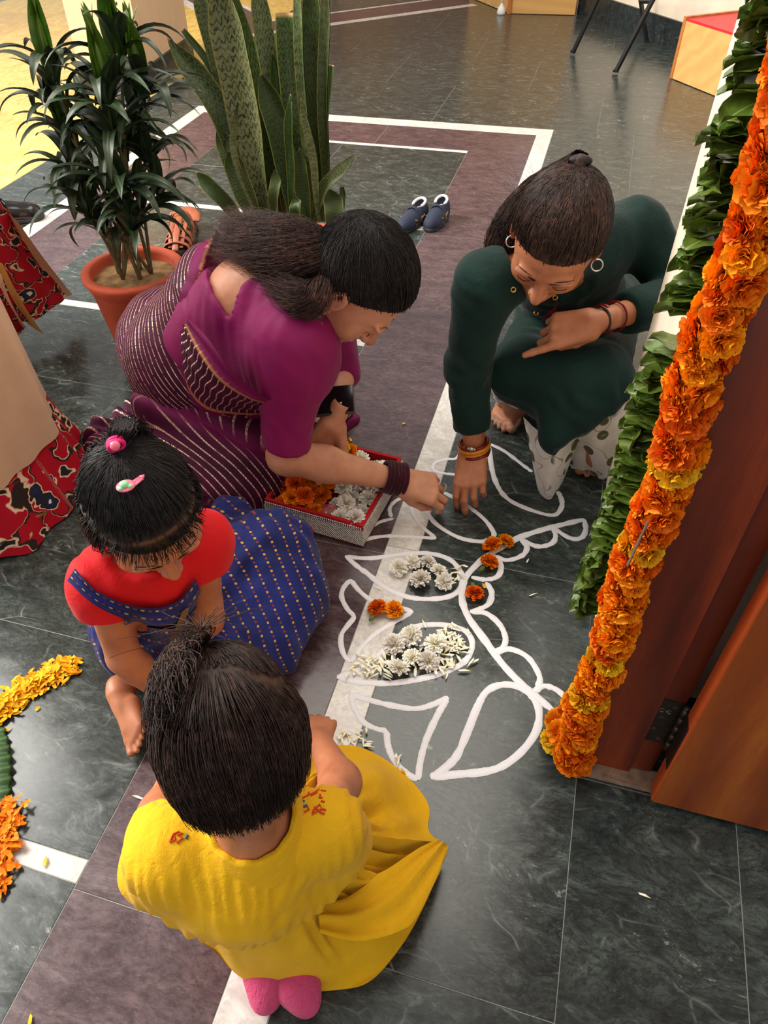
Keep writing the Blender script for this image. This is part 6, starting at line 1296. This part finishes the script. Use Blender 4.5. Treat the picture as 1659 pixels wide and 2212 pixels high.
SL = [((572, 480), (512, 200), (468, -70), 86, 0, 2.02), ((548, 470), (480, 250), (360, 81), 50, 0, 2.06), ((520, 330), (462, 160), (393, 61), 16, .6, 2.14), ((566, 480), (465, 130), (420, -60), 34, .2, 2.12), ((570, 470), (470, 90), (430, -60), 34, 0, 2.2), ((600, 480), (560, 240), (490, -60), 44, 0, 2.10), ((640, 480), (588, 180), (548, -80), 42, 0, 2.14),
      ((655, 480), (632, 250), (616, 28), 48, .8, 2.10), ((664, 480), (652, 200), (634, -80), 24, .2, 2.04), ((690, 480), (676, 200), (668, -90), 46, .2, 2.12), ((704, 480), (698, 220), (700, -80), 26, .2, 2.06), ((640, 480), (606, 300), (562, 157), 50, 0, 2.06), ((644, 480), (612, 270), (588, 111), 32, 0, 2.10), ((560, 480), (505, 330), (514, 220), 14, 0, 1.99),
      ((556, 480), (505, 360), (469, 271), 40, 0, 2.04), ((540, 510), (478, 430), (422, 371), 34, 0, 2.0), ((560, 490), (520, 400), (496, 325), 46, .1, 2.0), ((632, 480), (624, 330), (626, 203), 20, 0, 1.99), ((692, 480), (672, 330), (649, 210), 18, 0, 2.0), ((672, 490), (700, 405), (765, 335), 26, 0, 2.02), ((728, 520), (722, 460), (712, 408), 44, 0, 1.98), ((738, 500), (738, 440), (740, 403), 13, .5, 2.02),
      ((700, 330), (706, 200), (716, 140), 16, .6, 2.2), ((590, 490), (592, 420), (593, 367), 26, 0, 1.98), ((640, 490), (638, 450), (634, 425), 26, 0, 1.96), ((612, 480), (600, 330), (575, 180), 44, 0, 2.16), ((680, 480), (664, 330), (652, 130), 40, 0, 2.18), ((600, 485), (570, 400), (552, 330), 36, 0, 2.1), ((665, 485), (650, 400), (646, 320), 34, 0, 2.02)]
for li, (b, m_, t_, w_, cu_, yy) in enumerate(SL):
    B_ = PXY(*b, yy); B_ = sp_c * .0 + B_; M_ = PXY(*m_, yy); T_ = PXY(*t_, yy + .02); dep = PROJ(M_)[2]; lo = B_.copy(); blade(SP, lo, M_, T_, w_ * dep / FPX, cu_, face=V(random.gauss(0, .25), -.85, .5), tone=.95 if li in (0, 13, 18) else (.55 if li in (3, 6, 8, 19) else random.uniform(.0, .3)))
# ---- dracaena
dc = PX(286, 578, .285); DR = pot((dc[0], dc[1]), .142, .285, 'dracaena', 'bushy dark green dracaena in a round terracotta pot')
M_dr = leaf_mat('dracaena_leaf', srgb(30, 44, 28), srgb(52, 70, 42), srgb(80, 100, 64), .36); M_dry = leaf_mat('young_dracaena_leaf', srgb(54, 88, 16), srgb(88, 128, 26), srgb(130, 160, 70), .4); M_cane = simple('cane', srgb(104, 98, 66), .8, var=.3, scale=60)
def strap(name, arc, mat, wave=0.0, seed=0):
    n, k = 14, 5; t = np.linspace(0, 1, n); ang = math.radians(62) - arc * t ** 1.2; dx = np.cos(ang); dz = np.sin(ang); x = np.r_[0, np.cumsum(dx[:-1])] / n; z = np.r_[0, np.cumsum(dz[:-1])] / n; w = .105 * np.sin(np.pi * np.clip(.06 + .94 * t, 0, 1)) ** .7 * (1.05 - .5 * t); q = np.linspace(-1, 1, k)
    G = np.stack([x[:, None] + 0 * q, w[:, None] * q[None] + wave * np.sin(t * 4)[:, None], z[:, None] + .35 * w[:, None] * np.abs(q)[None]], -1); return mesh_data(name, G.reshape(-1, 3), grid_faces(n, k), True, mat)
ST = [strap('strap_mesh', a, M_dr, w_) for a, w_ in ((1.5, .03), (2.2, -.03), (2.7, .02), (1.9, .05))]; STY = [strap('young_strap_mesh', a, M_dry, .02) for a in (.3, .8)]
wh = [((115, 165), .0, 1, .20, -.02), ((148, 305), .0, 1, .20, .0), ((262, 150), .0, 1, .22, .02), ((236, 222), .0, 1, .20, -.04), ((246, 292), .0, 0, .21, -.06), ((310, 205), .0, 1, .19, .04), ((186, 462), .0, 0, .20, -.06), ((272, 330), .0, 0, .19, .03), ((300, 265), .0, 0, .19, .06), ((262, 425), .0, 0, .20, -.08), ((310, 455), .0, 0, .18, -.04), ((320, 350), .0, 0, .18, .02), ((168, 380), .0, 0, .20, .0), ((225, 500), 0, 0, .17, -.05), ((285, 500), 0, 0, .17, -.09), ((212, 310), 0, 0, .19, .05), ((345, 420), 0, 0, .15, .03), ((118, 240), 0, 0, .17, 0)]
bases = [V(-.05, .0, .26), V(-.02, -.03, .26), V(.03, -.02, .26), V(.045, .02, .26), V(0, .04, .26)]
for i, ((px, py), _, young, L, dy) in enumerate(wh):
    p = PXY(px, py, dc[1] + dy) - V(dc[0], dc[1], 0); b = bases[i % 5]; mid = (b + p) / 2 + V((p[0] - b[0]) * -.15, 0, .02); MB().tube(spline([b, mid, p], 14), np.linspace(.005, .004, 14), 7).build('cane', M_cane, DR, True)
    for k in range(11 if not young else 9):
        a = k * 2.399 + random.gauss(0, .2); o = obj_me('leaf', ST[(i + k) % 4], DR, p + V(0, 0, random.uniform(-.025, .015)), (random.gauss(0, .12), random.gauss(-.05 + .3 * (k % 3 == 0), .18), a), (L * random.uniform(.85, 1.25), L * random.uniform(.75, 1.1), L * 1.1))
    for k in range(5 if young else 2): obj_me('leaf', STY[k % 2] if young else ST[0], DR, p, (0, -.55 - .12 * (k % 2), k * 1.9 + i), (L * 1.1,) * 3)
# ================================================================== FOOTWEAR
M_navy = simple('navy_suede', srgb(34, 40, 62), .8, var=.15, bump=.2, bscale=300); M_rub = simple('dark_rubber', srgb(52, 52, 58), .7); M_wlin = simple('white_lining', srgb(226, 222, 222), .8, var=.04); M_gold2 = simple('mustard_stripe', srgb(160, 120, 50), .6); M_lace = simple('navy_lace', srgb(24, 36, 80), .7)
def shoe_shape(F, L, wd, hgt):
    F.rc((0, -L * .42, .022), (0, L * .05, .020), wd * .46, wd * .50, .02); F.rc((0, L * .05, .020), (.002, L * .36, .018), wd * .50, wd * .46, .02); F.rc((0, -L * .40, .03), (0, -L * .40, hgt), wd * .42, wd * .38, .02); F.rc((0, -L * .38, hgt * .9), (0, L * .30, .026), wd * .38, wd * .34, .03)
def sneaker(loc, rz, lab):
    e = empty('sneaker', (loc[0], loc[1], 0), rz); L, wd, hg = .155, .064, .058
    F = Field((-.06, -.11, -.01), (.06, .11, .10), .0025); shoe_shape(F, L, wd, hg); F.ell((0, -L * .33, hg + .022), (wd * .30, L * .20, .036), .006, sub=True); floor_clip(F, .012); v, f = F.mesh(); v = relax(v, f, 1, .4); obj('upper', v, f, M_navy, e, True)
    F = Field((-.06, -.11, -.01), (.06, .11, .05), .0025); F.rc((0, -L * .42, .008), (0, L * .05, .008), wd * .48, wd * .52, .02); F.rc((0, L * .05, .008), (.002, L * .37, .008), wd * .52, wd * .47, .02); zz = F.ax[2][None, None, :]; F.F = np.maximum(F.F, np.maximum(.001 - zz, zz - .015).astype(np.float32)); v, f = F.mesh(); obj('sole', v, f, M_rub, e, True)
    a = np.linspace(-.5, math.pi + .5, 30); MB().tube([(wd * .34 * math.cos(t), -L * .33 - L * .20 * math.sin(t), hg + .016 + .008 * math.sin(t)) for t in a], .0055, 8).build('collar', M_wlin, e, True)
    MB().ell((0, -L * .30, hg - .008), (wd * .30, L * .20, .006), 14, 6).build('insole', M_wlin, e, True)
    st = spline([(-wd * .52, -L * .02, .030), (-wd * .30, -L * .06, hg + .004), (0, -L * .07, hg + .013), (wd * .32, -L * .06, hg + .004), (wd * .50, -L * .02, .032)], 20); MB().tube(st, .011, 8, flat=.25).build('strap', M_navy, e, True)
    for k in range(4): y = L * (.05 + .075 * k); z = hg + .002 - .0085 * k; MB().tube([(-wd * .24, y, z - .006), (0, y + .004, z + .001), (wd * .24, y, z - .006)], .0028, 6).build('lace', M_lace, e, True)
    for s in (-1, 1):
        for (y0, y1) in ((-.02, .03), (-.04, .01), (.03, -.02)): MB().tube([(s * wd * .515, y0, .040), (s * wd * .545, y1, .020)], .0028, 6).build('side_stripe', M_gold2, e, True)
    tag(e, lab, 'shoe', 'pair of navy sneakers'); return e
p = PX(890, 488); sneaker(p, math.pi - .30, 'left one of two small navy sneakers'); p = PX(942, 484); sneaker(p, math.pi - .12, 'right one of two small navy sneakers beside purple marble')
M_lea = simple('tan_leather', srgb(150, 78, 48), .45, var=.18, scale=30, bump=.15); M_sole = simple('sandal_sole', srgb(60, 52, 46), .8); M_ins = simple('dark_insole', srgb(34, 26, 24), .8)
def sandal(loc, rz, lab):
    e = empty('leather_sandal', (loc[0], loc[1], 0), rz); L, wd = .27, .10
    F = Field((-.08, -.17, -.01), (.08, .17, .12), .004); F.rc((0, -.10, .006), (0, .02, .006), .042, .048, .02); F.rc((0, .02, .006), (.004, .10, .006), .050, .044, .02); zz = F.ax[2][None, None, :]; F.F = np.maximum(F.F, np.maximum(.001 - zz, zz - .020).astype(np.float32)); v, f = F.mesh(); obj('sole', v, f, M_sole, e, True)
    MB().ell((0, -.085, .022), (.036, .055, .008), 16, 6).build('insole', M_ins, e, True)
    def strip(pts, w, nm='strap', fl=.18): MB().tube(spline(pts, 18), w, 8, flat=fl).build(nm, M_lea, e, True)
    for k, y in enumerate((.115, .080, .045, .010, -.025)): h = .046 + .010 * k; ww = .046 + .003 * (k < 3); strip([(-ww, y, .016), (-ww * .8, y - .004, h * .75), (0, y - .006, h), (ww * .8, y - .004, h * .75), (ww, y, .016)], .0175)
    strip([(0, .145, .024), (0, .10, .056), (0, .04, .074), (0, -.02, .090)], .013); strip([(-.02, .13, .03), (-.024, .06, .062), (-.026, -.02, .082)], .009); strip([(.02, .13, .03), (.024, .06, .062), (.026, -.02, .082)], .009)
    strip([(-.046, -.03, .03), (-.030, -.040, .085), (0, -.042, .098), (.032, -.040, .085), (.048, -.03, .03)], .016, 'buckle_strap'); a = np.linspace(-.3, math.pi + .3, 20); strip([(.044 * math.cos(t), -.075 - .060 * math.sin(t), .055 + .012 * math.sin(t)) for t in a], .022, 'heel_strap')
    MB().box((.040, -.040, .080), (.006, .026, .022)).build('buckle', M_silver2, e); tag(e, lab, 'sandal'); return e
p = PX(396, 520); sandal(p, math.atan2(-1, .28) - math.pi / 2, 'brown leather strap sandal standing behind the terracotta pot')
M_bl = simple('black_polished_leather', srgb(26, 22, 24), .14, var=.2); M_so = cloth('black_sock', srgb(20, 19, 22), .9, .1).m
def dress_shoe(loc, rz):
    e = empty('dress_shoe', (loc[0], loc[1], 0), rz); L, wd, hg = .27, .10, .075
    F = Field((-.08, -.17, -.01), (.08, .17, .13), .004); shoe_shape(F, L, wd, hg); F.ell((0, -L * .30, hg + .05), (.036, .06, .05), .008, sub=True); floor_clip(F, .015); v, f = F.mesh(); obj('upper', relax(v, f, 2, .5), f, M_bl, e, True)
    F = Field((-.08, -.18, -.01), (.08, .17, .05), .004); F.rc((0, -.115, .005), (0, .02, .005), .048, .053, .02); F.rc((0, .02, .005), (.002, .10, .005), .053, .048, .02); zz = F.ax[2][None, None, :]; F.F = np.maximum(F.F, np.maximum(.001 - zz, zz - .020).astype(np.float32)); v, f = F.mesh(); obj('sole', v, f, M_rub, e, True)
    MB().tube([(0, -.085, .06), (0, -.09, .12), (0, -.10, .24)], [.034, .034, .042], 16).build('sock', M_so, e, True); tag(e, 'polished black shoe with dark sock at the left edge', 'shoe')
p = PX(18, 478); dress_shoe(p, -math.pi / 2 + .55)
# ================================================================== STANDING WOMEN AT THE LEFT EDGE
m = NM('red_floral_print'); c = m.coord('UV'); wv = m.n('ShaderNodeTexNoise'); wv.inputs['Scale'].default_value = 26; m.lk(c, wv.inputs['Vector']); ad = m.n('ShaderNodeVectorMath', operation='MULTIPLY_ADD'); m.lk(wv.outputs['Color'], ad.inputs[0]); ad.inputs[1].default_value = (.065, .065, 0); m.lk(c, ad.inputs[2]); wc_ = ad.outputs[0]
d1 = m.voro(wc_, 17, 'F1', rnd=.75); fl = m.ramp(d1, [(.0, srgb(224, 214, 190)), (.09, srgb(224, 214, 190)), (.11, srgb(40, 46, 92)), (.24, srgb(34, 36, 60)), (.36, srgb(44, 36, 30)), (.375, srgb(220, 196, 160)), (.405, srgb(220, 196, 160)), (.42, srgb(170, 12, 32)), (1, srgb(164, 10, 30))])
n1 = m.noise(wc_, 13, 1, .4, .5); vine = m.ramp(m.math('ABSOLUTE', m.math('SUBTRACT', n1, .5)), [(.0, 1.0), (.022, 1.0), (.03, 0.0)]); vine2 = m.ramp(m.math('ABSOLUTE', m.math('SUBTRACT', n1, .535)), [(.0, 1.0), (.006, 1.0), (.01, 0.0)])
far = m.ramp(d1, [(.40, 0.0), (.44, 1.0)]); col = m.mix(m.math('MULTIPLY', vine, far), fl, srgb(46, 34, 28)); col = m.mix(m.math('MULTIPLY', vine2, far), col, srgb(222, 196, 160)); m.set(Base_Color=col, Roughness=.8); m.b.inputs['Specular IOR Level'].default_value = .2; m.bump(m.noise(m.coord('Object'), 500, 2), .1, .002); M_print = m.m
M_cr = cloth('cream_silk', srgb(206, 170, 136), .6, .06, .08, .3).m; M_oc = cloth('ochre_lining', srgb(186, 132, 56), .7, .1).m; M_cr2 = cloth('pale_cream_silk', srgb(226, 200, 178), .55, .06, .08, .3).m
def set_uv(o, uv):
    l = o.data.uv_layers.new(name='UVMap'); li = np.zeros(len(o.data.loops), np.int32); o.data.loops.foreach_get('vertex_index', li); l.data.foreach_set('uv', np.asarray(uv, np.float32)[li].ravel())
def sheet(name, top, bot, mat, parent, rows=30, cols=30, bulge=0.0, th=.002, fold=0.0, ff=3.0, uvs=1.0, nrm=V(.3, -.7, .5)):
    T, Bm = spline(top, cols), spline(bot, cols); k = np.linspace(0, 1, rows)[:, None, None]; nrm = nrm / np.linalg.norm(nrm); s = np.linspace(0, 1, cols)[None, :, None]
    G = T[None] * (1 - k) + Bm[None] * k + nrm * (bulge * np.sin(np.pi * k) + fold * np.sin(s * ff * 6.28 + 1.5 * k) * (.4 + .6 * k)); v = G.reshape(-1, 3); f = grid_faces(rows, cols); o = obj(name, np.r_[v, v - nrm * th], np.r_[f, f[:, ::-1] + len(v)], mat, parent, True)
    Lu = np.linalg.norm(T[-1] - T[0]) + np.linalg.norm(Bm[-1] - Bm[0]); Lv = np.linalg.norm(T - Bm, axis=1).mean(); uv = np.stack([np.tile(np.linspace(0, Lu / 2, cols), rows), np.repeat(np.linspace(0, Lv, rows), cols)], 1) * uvs; set_uv(o, np.r_[uv, uv]); return o
M_bls = cloth('maroon_blouse_cloth', srgb(120, 16, 36), .7, .1).m
def standing(c, Ht, lab, rz):
    F = field_for(.012, [c, c + V(0, 0, Ht)], .3); q = lambda x, y, z: c + V(x * math.cos(rz) - y * math.sin(rz), x * math.sin(rz) + y * math.cos(rz), z)
    for s in (-1, 1): F.rc(q(s * .06, 0, .9), q(s * .06, 0, .48), .07, .05, .04); F.rc(q(s * .06, 0, .48), q(s * .07, -.02, .07), .05, .036, .03); F.rc(q(s * .07, -.03, .03), q(s * .07, .12, .025), .035, .028, .02); F.rc(q(s * .18, 0, 1.36), q(s * .24, .02, 1.08), .045, .036, .03); F.rc(q(s * .24, .02, 1.08), q(s * .17, .22, 1.02), .036, .024, .03)
    F.rc(q(0, 0, .92), q(0, 0, 1.2), .13, .11, .06); F.rc(q(0, 0, 1.2), q(0, 0, 1.36), .12, .10, .06); F.rc(q(0, 0, 1.36), q(0, .02, 1.48), .055, .05, .05); floor_clip(F, .002); v, f = F.mesh(); v = relax(v, f, 2, .5)
    Mh = mat4(q(0, .05, 1.60), basis(q(0, 1, 0) - q(0, 0, 0) + V(0, 0, -.35), V(0, 0, 1))); hv, hf, ht = head_mesh(Mh); dir_ = lambda x, y, z: q(x, y, z) - q(0, 0, 0)
    hs = [hand_mesh(mat4(q(s * .17, .22, 1.02), basis(dir_(-s * .6, .75, -.2), dir_(0, .2, 1.0))), s=-s) for s in (-1, 1)]
    o = body_obj([(v, f, None, None), (hv, hf, ht, None)] + [(h_[0], h_[1], None, None) for h_ in hs], M_skinB, lab)
    F = field_for(.010, [c + V(0, 0, .95), c + V(0, 0, 1.45)], .34); F.rc(q(0, 0, .98), q(0, 0, 1.2), .142, .124, .06); F.rc(q(0, 0, 1.2), q(0, 0, 1.36), .132, .112, .06)
    for s in (-1, 1): F.rc(q(s * .12, 0, 1.37), q(s * .235, .02, 1.12), .06, .05, .04)
    v, f = F.mesh(); obj('blouse', relax(v, f, 2, .5), f, M_bls, o, True); cv = cap_mesh(Mh, .008); hair_obj(o, cv, [], M_hairB, Mh); return o
# nearer woman: cream saree with a red printed hem band
ca = V(-1.335, 1.06, 0); wa = standing(ca, 1.6, 'standing woman at left edge in cream saree with red floral hem', -1.2)
def skirt(parent, c, prof, mats, names, nfold, amp, zb, seed=0, n=160):
    a = np.linspace(0, 2 * np.pi, n, endpoint=False); rng = np.random.default_rng(seed); ph = rng.uniform(0, 6, 3)
    def ringp(r, z, k): rr = r * (1 + amp * k * np.sin(a * nfold + ph[0]) + amp * .6 * k * np.sin(a * (nfold * 2 + 1) + ph[1])); return np.stack([c[0] + rr * np.cos(a), c[1] + rr * np.sin(a), np.full(n, z) + .008 * k * np.sin(a * 3 + ph[2])], 1)
    for (z0, z1), mt, nm, off in zip(zb, mats, names, (.0, .006, .010)):
        rows = 22; zz = np.linspace(z0, z1, rows); G = np.array([ringp(np.interp(z, prof[0], prof[1]) + off, z, np.interp(z, [0, .9], [1, .2])) for z in zz]); v = G.reshape(-1, 3); f = grid_faces(rows, n, True); v[:, 2] = np.maximum(v[:, 2], .004); o = obj(nm, np.r_[v, v - vnormals(v, f) * .002], np.r_[f, f[:, ::-1] + len(v)], mt, parent, True); uv = np.stack([np.tile(a * .22, rows), np.repeat(zz, n)], 1); set_uv(o, np.r_[uv, uv])
skirt(wa, ca, ([0, .08, .17, .5, .95, 1.0], [.285, .255, .225, .205, .16, .14]), [M_print, M_cr], ['printed_hem', 'saree_skirt'], 7, .05, [(.012, .22), (.165, 1.02)], 4)
sheet('shoulder_pallu', [ca + V(.02, .10, 1.46), ca + V(.05, .15, 1.42), ca + V(.06, .19, 1.36)], [ca + V(.16, -.10, .98), ca + V(.18, .0, .98), ca + V(.17, .10, .98)], M_cr2, wa, fold=.006, ff=2, bulge=.05, nrm=V(.95, .1, .2))
sheet('saree_pleats', [ca + V(.13, -.16, 1.0), ca + V(.17, -.10, 1.0), ca + V(.19, -.02, 1.0)], [ca + V(.07, -.235, .155), ca + V(.16, -.195, .15), ca + V(.215, -.13, .16)], M_cr2, wa, fold=.012, ff=2.2, bulge=.0, nrm=V(.6, -.75, .1))
sheet('hem_lining', [PX(0, 1180, .05), PX(50, 1130, .055), PX(104, 1102, .05)], [PX(-10, 1182, .004), PX(60, 1160, .004), PX(104, 1115, .004)], M_oc, wa, bulge=.012)
# farther woman: red floral pallu hanging into view
cb = V(-2.02, 1.62, 0); wb_ = standing(cb, 1.6, 'standing woman at far left in red floral saree with beige edge', -1.0)
skirt(wb_, cb, ([0, .5, .95, 1.0], [.20, .19, .16, .14]), [M_print], ['saree_skirt'], 7, .05, [(.02, 1.02)], 9)
zt, zl = .75, .10
top = [PX(-190, 330, zt), PX(-120, 300, zt), PX(-60, 330, zt)]
sheet('printed_pallu', [PX(-120, 420, .55), PX(-60, 410, .52), PX(4, 430, .45), PX(22, 470, .40)], [PX(20, 690, .10), PX(66, 694, .08), PX(110, 668, .075), PX(146, 642, .075)], M_print, wb_, bulge=.02, fold=.006, uvs=1.0)
sheet('beige_edge', [PX(18, 462, .41), PX(38, 478, .40)], [PX(132, 645, .079), PX(156, 636, .075)], M_cr, wb_, bulge=.022, cols=6)
sheet('ochre_edge', [PX(-10, 560, .33), PX(6, 570, .33)], [PX(60, 700, .06), PX(93, 722, .05)], M_oc, wb_, bulge=.025, cols=8); sheet('pink_edge', [PX(-14, 590, .32), PX(2, 590, .32)], [PX(34, 705, .07), PX(56, 708, .07)], M_cr, wb_, bulge=.03, cols=8)
sheet('inner_print', [PX(-40, 620, .3), PX(-4, 610, .3)], [PX(36, 728, .05), PX(54, 708, .06)], M_print, wb_, bulge=.02, cols=10)
